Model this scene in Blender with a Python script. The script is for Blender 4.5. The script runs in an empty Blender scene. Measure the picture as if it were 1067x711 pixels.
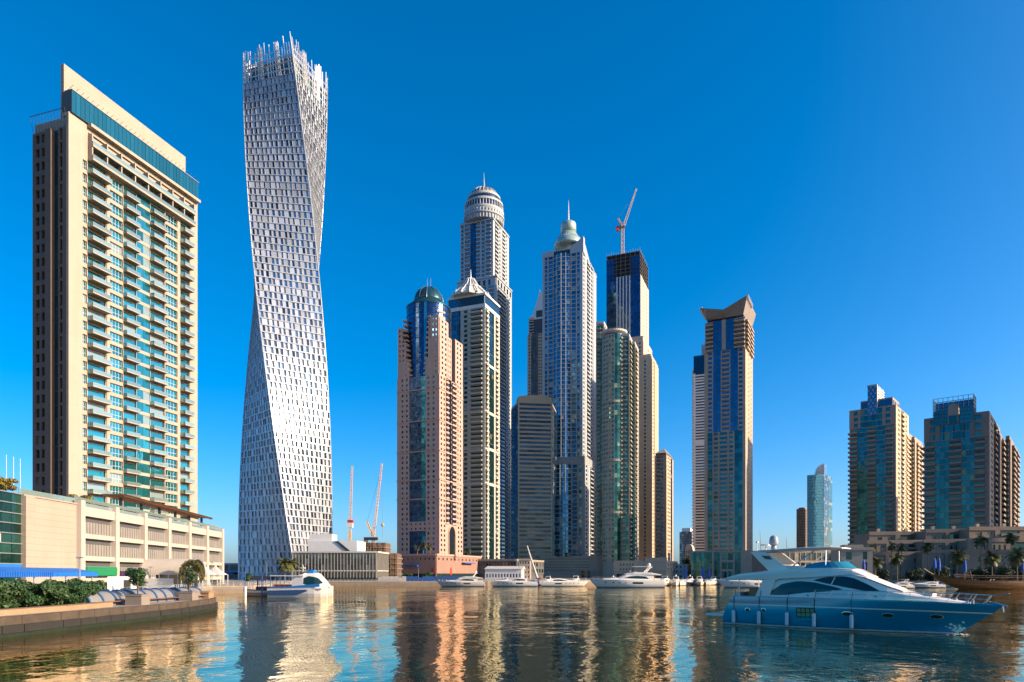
import bpy, bmesh, math, random
from mathutils import Vector, Matrix
R = math.radians
random.seed(7)
scene = bpy.context.scene
COL = scene.collection

# ------------------------------------------------------------------ camera, sky, sun, exposure
CAM_H, HORIZON, FPX, CX = 5.0, 598.0, 711.33, 533.5
cam_d = bpy.data.cameras.new('camera'); cam = bpy.data.objects.new('camera', cam_d); COL.objects.link(cam)
cam.location = (0, 0, CAM_H); cam.rotation_euler = (R(90), 0, 0)
cam_d.sensor_fit = 'HORIZONTAL'; cam_d.sensor_width = 36; cam_d.lens = 24
cam_d.shift_y = (HORIZON - 355.5) / 1067.0
cam_d.clip_start = 0.5; cam_d.clip_end = 20000
scene.camera = cam

SUN_EL, SUN_AZ = 22.0, 14.0          # azimuth: degrees from +X towards the camera (-Y)
sdir = Vector((math.cos(R(SUN_EL)) * math.cos(R(SUN_AZ)), -math.cos(R(SUN_EL)) * math.sin(R(SUN_AZ)), math.sin(R(SUN_EL))))
world = bpy.data.worlds.new('World'); scene.world = world; world.use_nodes = True
wn = world.node_tree; bg = wn.nodes['Background']
sky = wn.nodes.new('ShaderNodeTexSky'); sky.sky_type = 'NISHITA'; sky.sun_disc = False
sky.sun_elevation = R(SUN_EL)
sky.sun_rotation = math.atan2(sdir.x, sdir.y)   # 0 = +Y, clockwise towards +X
sky.air_density = 0.7; sky.dust_density = 1.8; sky.ozone_density = 4.0; sky.altitude = 0
hsv = wn.nodes.new('ShaderNodeHueSaturation'); hsv.inputs['Saturation'].default_value = 1.42
hsv.inputs['Hue'].default_value = 0.495
gam = wn.nodes.new('ShaderNodeGamma'); gam.inputs[1].default_value = 0.95
wn.links.new(sky.outputs[0], gam.inputs[0]); wn.links.new(gam.outputs[0], hsv.inputs['Color']); wn.links.new(hsv.outputs[0], bg.inputs[0])
bg.inputs[1].default_value = 0.145
sun_d = bpy.data.lights.new('sun', 'SUN'); sun = bpy.data.objects.new('sun', sun_d); COL.objects.link(sun)
sun_d.energy = 4.8; sun_d.angle = R(0.5); sun_d.color = (1.0, 0.77, 0.52)
sun.rotation_euler = (-sdir).to_track_quat('-Z', 'Y').to_euler()
sun.location = (300, -50, 300)
vs = scene.view_settings; vs.view_transform = 'Standard'; vs.look = 'None'; vs.gamma = 1; vs.use_curve_mapping = False
vs.exposure = 0.95
scene.cycles.max_bounces = 6; scene.cycles.glossy_bounces = 4; scene.cycles.diffuse_bounces = 3
scene.cycles.transmission_bounces = 4; scene.cycles.transparent_max_bounces = 6
scene.cycles.caustics_reflective = False; scene.cycles.caustics_refractive = False
scene.cycles.sample_clamp_indirect = 6

def PX(px, Y): return (px - CX) / FPX * Y
def PZ(py, Y): return CAM_H + (HORIZON - py) / FPX * Y
def at(px, py, Y): return Vector((PX(px, Y), Y, PZ(py, Y)))

# ------------------------------------------------------------------ materials
MATS = {}
def base_mat(name):
    m = bpy.data.materials.new(name); m.use_nodes = True
    nt = m.node_tree; return m, nt, nt.nodes['Principled BSDF']
def mat(name, col, rough=0.7, metal=0.0, var=0.12, scale=0.25, streak=0.0, bump=0.0, coat=0.0, spec=0.5, fine=0.0, panel=None):
    """weathered paint / stone / metal: blotches, rain streaks, fine grain, optional panel joints"""
    if name in MATS: return MATS[name]
    m, nt, p = base_mat(name); N = nt.nodes; L = nt.links
    geo = N.new('ShaderNodeNewGeometry')
    n1 = N.new('ShaderNodeTexNoise'); n1.inputs['Scale'].default_value = scale; n1.inputs['Detail'].default_value = 5
    L.new(geo.outputs['Position'], n1.inputs['Vector'])
    fac = n1.outputs['Fac']
    if streak > 0:
        mp = N.new('ShaderNodeMapping'); mp.inputs['Scale'].default_value = (1.0, 1.0, 0.04)
        L.new(geo.outputs['Position'], mp.inputs['Vector'])
        n2 = N.new('ShaderNodeTexNoise'); n2.inputs['Scale'].default_value = 0.7; n2.inputs['Detail'].default_value = 4
        L.new(mp.outputs[0], n2.inputs['Vector'])
        mx = N.new('ShaderNodeMix'); mx.inputs[0].default_value = streak
        L.new(n1.outputs['Fac'], mx.inputs[2]); L.new(n2.outputs['Fac'], mx.inputs[3]); fac = mx.outputs[0]
    mr = N.new('ShaderNodeMapRange'); mr.inputs[1].default_value = 0.25; mr.inputs[2].default_value = 0.75
    mr.inputs[3].default_value = 1 - var; mr.inputs[4].default_value = 1 + var
    L.new(fac, mr.inputs[0]); val = mr.outputs[0]
    if fine > 0:
        n3 = N.new('ShaderNodeTexNoise'); n3.inputs['Scale'].default_value = scale * 14; n3.inputs['Detail'].default_value = 3
        L.new(geo.outputs['Position'], n3.inputs['Vector'])
        m3 = N.new('ShaderNodeMapRange'); m3.inputs[1].default_value = .3; m3.inputs[2].default_value = .7
        m3.inputs[3].default_value = 1 - fine; m3.inputs[4].default_value = 1 + fine
        L.new(n3.outputs['Fac'], m3.inputs[0])
        mm = N.new('ShaderNodeMath'); mm.operation = 'MULTIPLY'
        L.new(val, mm.inputs[0]); L.new(m3.outputs[0], mm.inputs[1]); val = mm.outputs[0]
    if panel:
        # horizontal joints every `panel` metres
        sx = N.new('ShaderNodeSeparateXYZ'); L.new(geo.outputs['Position'], sx.inputs[0])
        dv = N.new('ShaderNodeMath'); dv.operation = 'DIVIDE'; dv.inputs[1].default_value = panel; L.new(sx.outputs[2], dv.inputs[0])
        fr = N.new('ShaderNodeMath'); fr.operation = 'FRACT'; L.new(dv.outputs[0], fr.inputs[0])
        gt = N.new('ShaderNodeMath'); gt.operation = 'GREATER_THAN'; gt.inputs[1].default_value = 0.06; L.new(fr.outputs[0], gt.inputs[0])
        m4 = N.new('ShaderNodeMapRange'); m4.inputs[3].default_value = .72; m4.inputs[4].default_value = 1.0; L.new(gt.outputs[0], m4.inputs[0])
        mm = N.new('ShaderNodeMath'); mm.operation = 'MULTIPLY'
        L.new(val, mm.inputs[0]); L.new(m4.outputs[0], mm.inputs[1]); val = mm.outputs[0]
    vm = N.new('ShaderNodeVectorMath'); vm.operation = 'SCALE'; vm.inputs[0].default_value = col
    L.new(val, vm.inputs['Scale']); L.new(vm.outputs[0], p.inputs['Base Color'])
    p.inputs['Roughness'].default_value = rough; p.inputs['Metallic'].default_value = metal
    p.inputs['Specular IOR Level'].default_value = spec; p.inputs['Coat Weight'].default_value = coat; p.inputs['Coat Roughness'].default_value = 0.05
    if bump > 0:
        nb = N.new('ShaderNodeTexNoise'); nb.inputs['Scale'].default_value = scale * 12; nb.inputs['Detail'].default_value = 6
        L.new(geo.outputs['Position'], nb.inputs['Vector'])
        b = N.new('ShaderNodeBump'); b.inputs['Strength'].default_value = bump; b.inputs['Distance'].default_value = 0.05
        L.new(nb.outputs['Fac'], b.inputs['Height']); L.new(b.outputs[0], p.inputs['Normal'])
    MATS[name] = m; return m

def glass(name, col, metal=0.8, rough=0.05, var=0.35, blinds=0.12, blind_col=(0.45, 0.42, 0.36), wob=0.03):
    """reflective facade glazing: every pane its own tint, a few with pale blinds, slightly uneven reflections"""
    if name in MATS: return MATS[name]
    m, nt, p = base_mat(name); N = nt.nodes; L = nt.links
    geo = N.new('ShaderNodeNewGeometry'); oi = N.new('ShaderNodeObjectInfo')
    ad = N.new('ShaderNodeMath'); ad.operation = 'ADD'; L.new(geo.outputs['Random Per Island'], ad.inputs[0]); L.new(oi.outputs['Random'], ad.inputs[1])
    fr = N.new('ShaderNodeMath'); fr.operation = 'FRACT'; L.new(ad.outputs[0], fr.inputs[0])
    mr = N.new('ShaderNodeMapRange'); mr.inputs[3].default_value = 1 - var; mr.inputs[4].default_value = 1 + var; L.new(fr.outputs[0], mr.inputs[0])
    vm = N.new('ShaderNodeVectorMath'); vm.operation = 'SCALE'; vm.inputs[0].default_value = col; L.new(mr.outputs[0], vm.inputs['Scale'])
    m7 = N.new('ShaderNodeMath'); m7.operation = 'MULTIPLY'; m7.inputs[1].default_value = 7.31; L.new(fr.outputs[0], m7.inputs[0])
    f7 = N.new('ShaderNodeMath'); f7.operation = 'FRACT'; L.new(m7.outputs[0], f7.inputs[0])
    lt = N.new('ShaderNodeMath'); lt.operation = 'LESS_THAN'; lt.inputs[1].default_value = blinds; L.new(f7.outputs[0], lt.inputs[0])
    mx = N.new('ShaderNodeMix'); mx.data_type = 'RGBA'; L.new(lt.outputs[0], mx.inputs[0]); L.new(vm.outputs[0], mx.inputs[6]); mx.inputs[7].default_value = (*blind_col, 1)
    L.new(mx.outputs[2], p.inputs['Base Color'])
    m8 = N.new('ShaderNodeMapRange'); m8.inputs[3].default_value = metal; m8.inputs[4].default_value = metal * .35; L.new(lt.outputs[0], m8.inputs[0])
    L.new(m8.outputs[0], p.inputs['Metallic'])
    p.inputs['Roughness'].default_value = rough
    nb = N.new('ShaderNodeTexNoise'); nb.inputs['Scale'].default_value = 0.35; nb.inputs['Detail'].default_value = 2
    L.new(geo.outputs['Position'], nb.inputs['Vector'])
    b = N.new('ShaderNodeBump'); b.inputs['Strength'].default_value = 1.0; b.inputs['Distance'].default_value = wob
    L.new(nb.outputs['Fac'], b.inputs['Height']); L.new(b.outputs[0], p.inputs['Normal'])
    MATS[name] = m; return m

def island_tone(m, amt):
    """give every separate panel of a cladding its own slight tone"""
    nt = m.node_tree; N = nt.nodes; L = nt.links; p = N['Principled BSDF']; src = p.inputs['Base Color'].links[0].from_socket
    g = N.new('ShaderNodeNewGeometry'); mr = N.new('ShaderNodeMapRange'); mr.inputs[3].default_value = 1 - amt; mr.inputs[4].default_value = 1 + amt; L.new(g.outputs['Random Per Island'], mr.inputs[0])
    vm = N.new('ShaderNodeVectorMath'); vm.operation = 'SCALE'; L.new(src, vm.inputs[0]); L.new(mr.outputs[0], vm.inputs['Scale']); L.new(vm.outputs[0], p.inputs['Base Color'])
    return m
def leafmat(name, c1, c2):
    if name in MATS: return MATS[name]
    m, nt, p = base_mat(name); N = nt.nodes; L = nt.links
    geo = N.new('ShaderNodeNewGeometry'); cr = N.new('ShaderNodeMix'); cr.data_type = 'RGBA'
    cr.inputs[6].default_value = (*c1, 1); cr.inputs[7].default_value = (*c2, 1)
    L.new(geo.outputs['Random Per Island'], cr.inputs[0]); L.new(cr.outputs[2], p.inputs['Base Color'])
    p.inputs['Roughness'].default_value = 0.55; p.inputs['Specular IOR Level'].default_value = 0.3
    MATS[name] = m; return m

# ------------------------------------------------------------------ mesh building
class Face:
    """a vertical wall plane: origin, unit direction u along it (n = outward), width w"""
    def __init__(s, o, u, w):
        s.o = Vector((o[0], o[1], 0)); s.u = Vector((u[0], u[1], 0)).normalized(); s.n = Vector((s.u.y, -s.u.x, 0)); s.w = w
    def p(s, u, z, d=0.0):
        q = s.o + s.u * u + s.n * d; return Vector((q.x, q.y, z))

class MB:
    def __init__(s): s.v = []; s.f = []
    def add(s, vs_, fs):
        b = len(s.v); s.v += [tuple(v) for v in vs_]; s.f += [tuple(i + b for i in f) for f in fs]; return s
    def quad(s, a, b, c, d): return s.add([a, b, c, d], [(0, 1, 2, 3)])
    def fquad(s, F, u0, u1, z0, z1, d=0.0):
        return s.quad(F.p(u0, z0, d), F.p(u1, z0, d), F.p(u1, z1, d), F.p(u0, z1, d))
    def fbox(s, F, u0, u1, z0, z1, d0, d1):
        P = F.p
        vs_ = [P(u0, z0, d0), P(u1, z0, d0), P(u1, z1, d0), P(u0, z1, d0), P(u0, z0, d1), P(u1, z0, d1), P(u1, z1, d1), P(u0, z1, d1)]
        return s.add(vs_, [(4, 5, 6, 7), (0, 1, 5, 4), (3, 7, 6, 2), (0, 4, 7, 3), (1, 2, 6, 5), (0, 3, 2, 1)])
    def box(s, x0, x1, y0, y1, z0, z1):
        vs_ = [(x0, y0, z0), (x1, y0, z0), (x1, y1, z0), (x0, y1, z0), (x0, y0, z1), (x1, y0, z1), (x1, y1, z1), (x0, y1, z1)]
        return s.add(vs_, [(0, 3, 2, 1), (4, 5, 6, 7), (0, 1, 5, 4), (1, 2, 6, 5), (2, 3, 7, 6), (3, 0, 4, 7)])
    def prism(s, pts, z0, z1):
        n = len(pts); zt = z1 if hasattr(z1, '__len__') else [z1] * n
        vs_ = [(p[0], p[1], z0) for p in pts] + [(p[0], p[1], zt[i]) for i, p in enumerate(pts)]
        fs = [tuple(range(n - 1, -1, -1)), tuple(range(n, 2 * n))] + [(i, (i + 1) % n, n + (i + 1) % n, n + i) for i in range(n)]
        return s.add(vs_, fs)
    def tube(s, a, b, r, r2=None, n=6, cap=True):
        a = Vector(a); b = Vector(b); r2 = r if r2 is None else r2
        d = (b - a)
        if d.length < 1e-6: return s
        q = d.to_track_quat('Z', 'Y'); vs_ = []
        for k in range(n):
            t = 2 * math.pi * k / n; e = q @ Vector((math.cos(t), math.sin(t), 0)); vs_.append(a + e * r)
        for k in range(n):
            t = 2 * math.pi * k / n; e = q @ Vector((math.cos(t), math.sin(t), 0)); vs_.append(b + e * r2)
        fs = [(k, (k + 1) % n, n + (k + 1) % n, n + k) for k in range(n)]
        if cap: fs += [tuple(range(n - 1, -1, -1)), tuple(range(n, 2 * n))]
        return s.add(vs_, fs)
    def path(s, pts, r, n=6):
        for a, b in zip(pts[:-1], pts[1:]): s.tube(a, b, r, n=n)
        return s
    def lathe(s, prof, c=(0, 0, 0), n=32, cap=True):
        vs_ = []
        for r, z in prof:
            for k in range(n):
                t = 2 * math.pi * k / n; vs_.append((c[0] + r * math.cos(t), c[1] + r * math.sin(t), c[2] + z))
        fs = []
        for i in range(len(prof) - 1):
            for k in range(n):
                fs.append((i * n + k, i * n + (k + 1) % n, (i + 1) * n + (k + 1) % n, (i + 1) * n + k))
        if cap: fs += [tuple(range(n - 1, -1, -1)), tuple(range((len(prof) - 1) * n, len(prof) * n))]
        return s.add(vs_, fs)
    def truss(s, p0, p1, w, seg, r=0.08, w2=None):
        p0 = Vector(p0); p1 = Vector(p1); q = (p1 - p0).to_track_quat('Z', 'Y'); w2 = w if w2 is None else w2
        def ring(t):
            ww = (w + (w2 - w) * t) / 2; c = p0.lerp(p1, t)
            return [c + q @ Vector((x * ww, y * ww, 0)) for x, y in ((-1, -1), (1, -1), (1, 1), (-1, 1))]
        prev = ring(0)
        for i in range(1, seg + 1):
            cur = ring(i / seg)
            for k in range(4):
                s.tube(prev[k], cur[k], r, n=4, cap=False)
                s.tube(prev[k], cur[(k + 1) % 4], r * .7, n=4, cap=False)
                s.tube(cur[k], cur[(k + 1) % 4], r * .7, n=4, cap=False)
            prev = cur
        return s
    def grid(s, rows, close=False):
        n = len(rows[0]); vs_ = [p for r in rows for p in r]; fs = []
        for i in range(len(rows) - 1):
            for k in range(n - 1 + (1 if close else 0)):
                fs.append((i * n + k, i * n + (k + 1) % n, (i + 1) * n + (k + 1) % n, (i + 1) * n + k))
        return s.add(vs_, fs)
    def center(s):
        n = len(s.v); return Vector((sum(v[0] for v in s.v) / n, sum(v[1] for v in s.v) / n, sum(v[2] for v in s.v) / n))
    def build(s, name, material, parent=None, off=(0, 0, 0), own_origin=False, smooth=False):
        """off = world position of the parent's origin; vertices are given in world space"""
        off = Vector(off); loc = Vector((0, 0, 0)); sub = off
        if own_origin and s.v: sub = s.center(); loc = sub - off
        me = bpy.data.meshes.new(name)
        me.from_pydata([(v[0] - sub.x, v[1] - sub.y, v[2] - sub.z) for v in s.v], [], s.f); me.update()
        if smooth:
            for p in me.polygons: p.use_smooth = True
        me.materials.append(material)
        o = bpy.data.objects.new(name, me); COL.objects.link(o); o.location = loc
        if parent: o.parent = parent
        o['_w'] = 0; del o['_w']
        return o

def tag(o, label=None, cat=None, group=None, kind=None):
    if label: o['label'] = label
    if cat: o['category'] = cat
    if group: o['group'] = group
    if kind: o['kind'] = kind
    return o
CAMP = Vector((0, 0, CAM_H))
LIMIT = 100
class Thing:
    """one countable thing: an Empty at its base, parts are meshes under it; many alike small parts (windows, balconies)
    become objects of their own up to LIMIT, the rest one 'stuff' part"""
    def __init__(s, name, label, cat, loc, group=None):
        s.e = bpy.data.objects.new(name, None); COL.objects.link(s.e); s.loc = Vector(loc); s.e.location = loc
        s.e.empty_display_size = 1
        tag(s.e, label, cat, group); s.parts = {}; s.items = {}; s.sm = set()
    def part(s, name, m, smooth=False):
        k = (name, m.name)
        if k not in s.parts: s.parts[k] = (MB(), m, smooth)
        return s.parts[k][0]
    def one(s, name, mb, m, smooth=False, parent=None):
        if parent is None: return mb.build(name, m, s.e, s.loc, own_origin=True, smooth=smooth)
        return mb.build(name, m, parent, s.loc + parent.location, smooth=smooth)
    def item(s, kind, m, mb, area, n, children=()):
        c = mb.center(); v = CAMP - c; sc = area * max(0.02, n.dot(v) / v.length) / v.length_squared if n.dot(v) > 0 else -v.length
        s.items.setdefault((kind, m.name), []).append((sc, mb, m, children))
    def finish(s):
        for (name, _), (mb, m, sm) in s.parts.items():
            if mb.v: mb.build(name, m, s.e, s.loc, smooth=sm)
        for kind in sorted(set(k for k, _ in s.items)):
            ent = [(e[0], e) for k, l in s.items.items() if k[0] == kind for e in l]
            ent.sort(key=lambda x: -x[0])
            for sc, (_, mb, m, ch) in ent[:LIMIT]:
                o = mb.build(kind, m, s.e, s.loc, own_origin=True)
                for cn, cmb, cm in ch: cmb.build(cn, cm, o, s.loc + o.location)
            rest = ent[LIMIT:]; agg = {}
            for sc, (_, mb, m, ch) in rest:
                agg.setdefault((kind, m.name), (MB(), m))[0].add(mb.v, mb.f)
                for cn, cmb, cm in ch: agg.setdefault((cn, cm.name), (MB(), cm))[0].add(cmb.v, cmb.f)
            for (kn, _), (mb, m) in agg.items():
                tag(mb.build('further_' + kn + 's' if not kn.endswith('y') else 'further_' + kn[:-1] + 'ies', m, s.e, s.loc), kind='stuff')
        return s.e
def struct(name, mb, m, smooth=False): return tag(mb.build(name, m, smooth=smooth), kind='structure')
def simple(name, mb, m, label, cat, group=None, smooth=False):
    return tag(mb.build(name, m, own_origin=True, smooth=smooth), label, cat, group)
def copy_thing(o, loc, rz=0.0, sc=1.0, label=None, group=None):
    c = o.copy(); COL.objects.link(c); c.location = loc; c.rotation_euler = (0, 0, rz); c.scale = (sc, sc, sc)
    if label: c['label'] = label
    if group: c['group'] = group
    for ch in list(o.children):
        d = ch.copy(); COL.objects.link(d); d.parent = c
        for g in list(ch.children):
            h = g.copy(); COL.objects.link(h); h.parent = d
    return c

# ------------------------------------------------------------------ tower plans and facades
def corner_plan(xl, xc, xr, Yc, yaw):
    """plan of a block from the pixel columns of its left edge, nearest corner and right edge, its distance and turn"""
    c, s = math.cos(R(yaw)), math.sin(R(yaw)); Cx = PX(xc, Yc)
    a = (xl - CX) / FPX; b = (xr - CX) / FPX
    w = (Cx - a * Yc) / (c - a * s); d = (b * Yc - Cx) / (-s - b * c)
    C = Vector((Cx, Yc)); uf = Vector((c, s)); ur = Vector((-s, c))
    return [C - uf * w, C, C + ur * d, C + ur * d - uf * w]       # front-left, front-right, back-right, back-left (ccw)
def faces_of(pts):
    out = []
    for i in range(len(pts)):
        a = Vector(pts[i][:2]); b = Vector(pts[(i + 1) % len(pts)][:2]); out.append(Face(a, b - a, (b - a).length))
    return out
def grow(pts, m):
    c = sum((Vector(p[:2]) for p in pts), Vector((0, 0))) / len(pts)
    return [Vector(p[:2]) + (Vector(p[:2]) - c).normalized() * m for p in pts]

def pane(F, u0, u1, z0, z1, d, k=1.0):
    """one glass pane, hung a hair out of true so that neighbouring panes mirror slightly different things"""
    a, b = k * random.gauss(0, .009) * min(u1 - u0, 2.5), k * random.gauss(0, .006) * min(z1 - z0, 3)
    return MB().quad(F.p(u0, z0, d - a - b), F.p(u1, z0, d + a - b), F.p(u1, z1, d + a + b), F.p(u0, z1, d - a + b))
def facade(T, F, z0, z1, pitch, strips, wall, gl, dep=0.5, ext=0.0, rail=None, framem=None):
    tot = sum(s[1] for s in strips); nf = max(1, round((z1 - z0) / pitch)); p = (z1 - z0) / nf
    Wm = T.part('wall', wall); u = 0.0
    for si, st in enumerate(strips):
        kind, w = st[0], st[1] / tot * F.w; o = st[2] if len(st) > 2 else {}
        u0, u1 = u, u + w; u = u1
        e0 = ext if si == 0 else 0; e1 = ext if si == len(strips) - 1 else 0
        g = o.get('glass', gl); wm = T.part(o['part'], o['wall']) if 'wall' in o else Wm
        if kind == 'W':
            wm.fbox(F, u0 - e0, u1 + e1, z0, z1, 0, dep + o.get('d', 0))
        elif kind == 'N':
            n = o.get('n', 1); fw = o.get('fw', .55); fh = o.get('fh', .55); sill = o.get('sill', .25); cell = w / n
            wm.fbox(F, u0 - e0, u0 + cell * (1 - fw) / 2, z0, z1, 0, dep)
            for i in range(n):
                a = u0 + cell * (i + (1 - fw) / 2); b = a + cell * fw
                e = b + cell * (1 - fw) if i < n - 1 else u1 + e1
                wm.fbox(F, b, e, z0, z1, 0, dep)
                zl = z0
                for k in range(nf):
                    zb = z0 + (k + sill) * p; zt = zb + fh * p
                    wm.fbox(F, a, b, zl, zb, 0, dep); zl = zt
                    wb = pane(F, a, b, zb, zt, 0.09); ch = ()
                    if framem is not None:
                        fm = MB(); nm = o.get('panes', 3); t = .07
                        fm.fbox(F, a, b, zb, zb + t, .08, .16); fm.fbox(F, a, b, zt - t, zt, .08, .16)
                        zm = zb + (zt - zb) * .42; fm.fbox(F, a, b, zm - t / 2, zm + t / 2, .08, .16)
                        for q in range(nm + 1):
                            x = a + (b - a - t) * q / nm; fm.fbox(F, x, x + t, zb + t, zt - t, .082, .158)
                        ch = (('frame', fm, framem),)
                    T.item('window', g, wb, (b - a) * (zt - zb), F.n, ch)
                wm.fbox(F, a, b, zl, z1, 0, dep)
        elif kind == 'B':
            pr = o.get('proj', 1.3); hgt = o.get('hgt', 1.0); gp = o.get('gap', .08) * w; back = o.get('back', 0.05)
            for k in range(nf):
                zf = z0 + k * p
                dm = MB().fquad(F, u0 + gp, u1 - gp, zf + .12, zf + p * .8, back)
                T.item('window', g, dm, w * p * .6, F.n)
                bm_ = MB().fbox(F, u0 + gp * .3, u1 - gp * .3, zf - o.get('slab', .14), zf + .12, back + .01, pr)
                rb = MB() if rail is not None else bm_
                a, b = u0 + gp * .3, u1 - gp * .3
                rb.fbox(F, a, b, zf + .121, zf + .12 + hgt, pr - .12, pr - .01)
                rb.fbox(F, a, a + .1, zf + .121, zf + .12 + hgt, back + .02, pr - .12); rb.fbox(F, b - .1, b, zf + .121, zf + .12 + hgt, back + .02, pr - .12)
                ch = (('railing', rb, rail),) if rail is not None else ()
                T.item('balcony', o.get('bmat', wall), bm_, w * 1.2, F.n, ch)
            if o.get('piers', True):
                wm.fbox(F, u0 - e0, u0 + gp, z0, z1, 0, dep * .6); wm.fbox(F, u1 - gp, u1 + e1, z0, z1, 0, dep * .6)
        elif kind == 'G':
            n = o.get('n', 2); d = o.get('d', 0.12); band = o.get('band', .0); cw = MB()
            for k in range(nf):
                za, zb = z0 + k * p, z0 + (k + 1) * p
                if band > 0: T.item(o.get('bpart', 'spandrel'), o.get('bmat', wall), MB().fbox(F, u0, u1, za, za + band * p, 0, d + .18), w * band * p, F.n); za += band * p
                for i in range(n):
                    a = u0 + w * i / n; b = u0 + w * (i + 1) / n
                    q_ = pane(F, a + .04, b - .04, za + .03, zb - .03, d + .05, o.get('tilt', .6)); cw.add(q_.v, q_.f)
            T.one('curtain_wall', cw, g)
        elif kind == 'R':
            sp = o.get('sp', .4); dd = dep + o.get('d', 0)
            for k in range(nf):
                za = z0 + k * p; zb = za + sp * p
                wm.fbox(F, u0 - e0, u1 + e1, za, zb, 0, dd)
                n = o.get('n', 1)
                for i in range(n):
                    T.item('window', g, pane(F, u0 + w * i / n, u0 + w * (i + 1) / n - .05, zb, za + p, .10), w / n * p, F.n)
def ring_bands(T, pts, zs, h, proud, m, name='cornice'):
    mb = T.part(name, m)
    for z in zs: mb.prism(grow(pts, proud), z, z + h)
# ------------------------------------------------------------------ palette
cream = mat('cream_stone', (.345, .275, .215), .75, var=.08, streak=.4, fine=.05, panel=1.13)
cream2 = mat('cream_render', (.35, .285, .225), .8, var=.10, streak=.5, fine=.05)
pale = mat('pale_concrete', (0.484, 0.452, 0.406), .8, var=.12, streak=.5, fine=.06)
whitep = mat('white_paint', (0.608, 0.601, 0.577), .55, var=.06, streak=.4, fine=.04)
silver = mat('silver_panel', (.44, .455, .48), .30, metal=.25, spec=.8, var=.12, streak=.5, fine=.05)
greybeige = mat('grey_beige_stone', (.33, .26, .195), .8, var=.12, streak=.5, fine=.06)
taupe = mat('taupe_render', (0.296, 0.234, 0.183), .8, var=.12, streak=.5, fine=.06)
pink = mat('pink_granite', (0.437, 0.285, 0.226), .7, var=.10, streak=.4, fine=.06)
pinkdk = mat('rose_stone', (0.281, 0.164, 0.125), .8, var=.14, streak=.4, fine=.07)
sandy = mat('sandy_stone', (0.452, 0.343, 0.234), .8, var=.12, streak=.5, fine=.06)
brownst = mat('brown_stone', (0.187, 0.14, 0.109), .8, var=.12, streak=.5, fine=.06)
darkst = mat('dark_stone', (0.078, 0.078, 0.078), .7, var=.15, streak=.4, fine=.06)
greyconc = mat('raw_concrete', (0.211, 0.187, 0.164), .9, var=.22, streak=.4, fine=.12, bump=.3)
steel = mat('grey_steel', (0.265, 0.281, 0.296), .45, metal=.4, var=.1)
darksteel = mat('dark_steel', (0.0468, 0.0507, 0.0546), .5, metal=.4, var=.1)
whitesteel = mat('white_steel', (0.624, 0.624, 0.624), .4, metal=.1, var=.05)
domegreen = mat('pale_green_cladding', (0.328, 0.429, 0.39), .4, metal=.3, var=.1, streak=.3)
orange = mat('crane_orange', (.52, .31, .17), .5, var=.15)
yellowc = mat('crane_yellow', (0.562, 0.312, 0.039), .5, var=.15)
reds = mat('red_paint', (0.429, 0.0312, 0.0234), .5, var=.1)
bluefab = mat('blue_fabric', (0.0078, 0.078, 0.374), .7, var=.12)
awn = mat('blue_awning_canvas', (0.0078, 0.133, 0.484), .6, var=.10)
greenp = mat('green_fascia', (0.0078, 0.187, 0.0702), .5, var=.1)
purple = mat('purple_fascia', (0.0468, 0.0234, 0.0702), .5, var=.1)
wood = mat('oiled_wood', (0.234, 0.101, 0.0351), .5, var=.3, scale=.8, fine=.2)
wood2 = mat('dark_wood', (0.109, 0.0468, 0.0195), .6, var=.3, scale=.8, fine=.2)
gteal = glass('teal_glass', (.05, .34, .36), .80, .05, .30, .08, (.25, .33, .33))
gtealc = glass('teal_crown_glass', (.04, .24, .27), .80, .05, .12, 0)
gtealrail = glass('teal_rail_glass', (.30, .40, .36), .6, .08, .2, 0)
gblue = glass('deep_blue_glass', (.04, .09, .17), .85, .05, .25, 0)
gdark = glass('dark_glass', (.055, .08, .09), .7, .06, .5, .10, (.22, .20, .17))
gnavy = glass('navy_glass', (.055, .10, .16), .8, .05, .30, 0)
ggreen = glass('green_glass', (.06, .15, .10), .8, .06, .4, .10, (.30, .36, .20))
gturq = glass('turquoise_glass', (.04, .16, .15), .75, .06, .5, .12, (.26, .25, .11))
gwhite = glass('cool_glass', (.16, .24, .30), .8, .05, .4, .10)
grail = glass('pale_rail_glass', (.35, .42, .42), .5, .1, .2, 0)
gblack = glass('smoked_glass', (.05, .09, .10), .6, .04, .3, 0)

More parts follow.
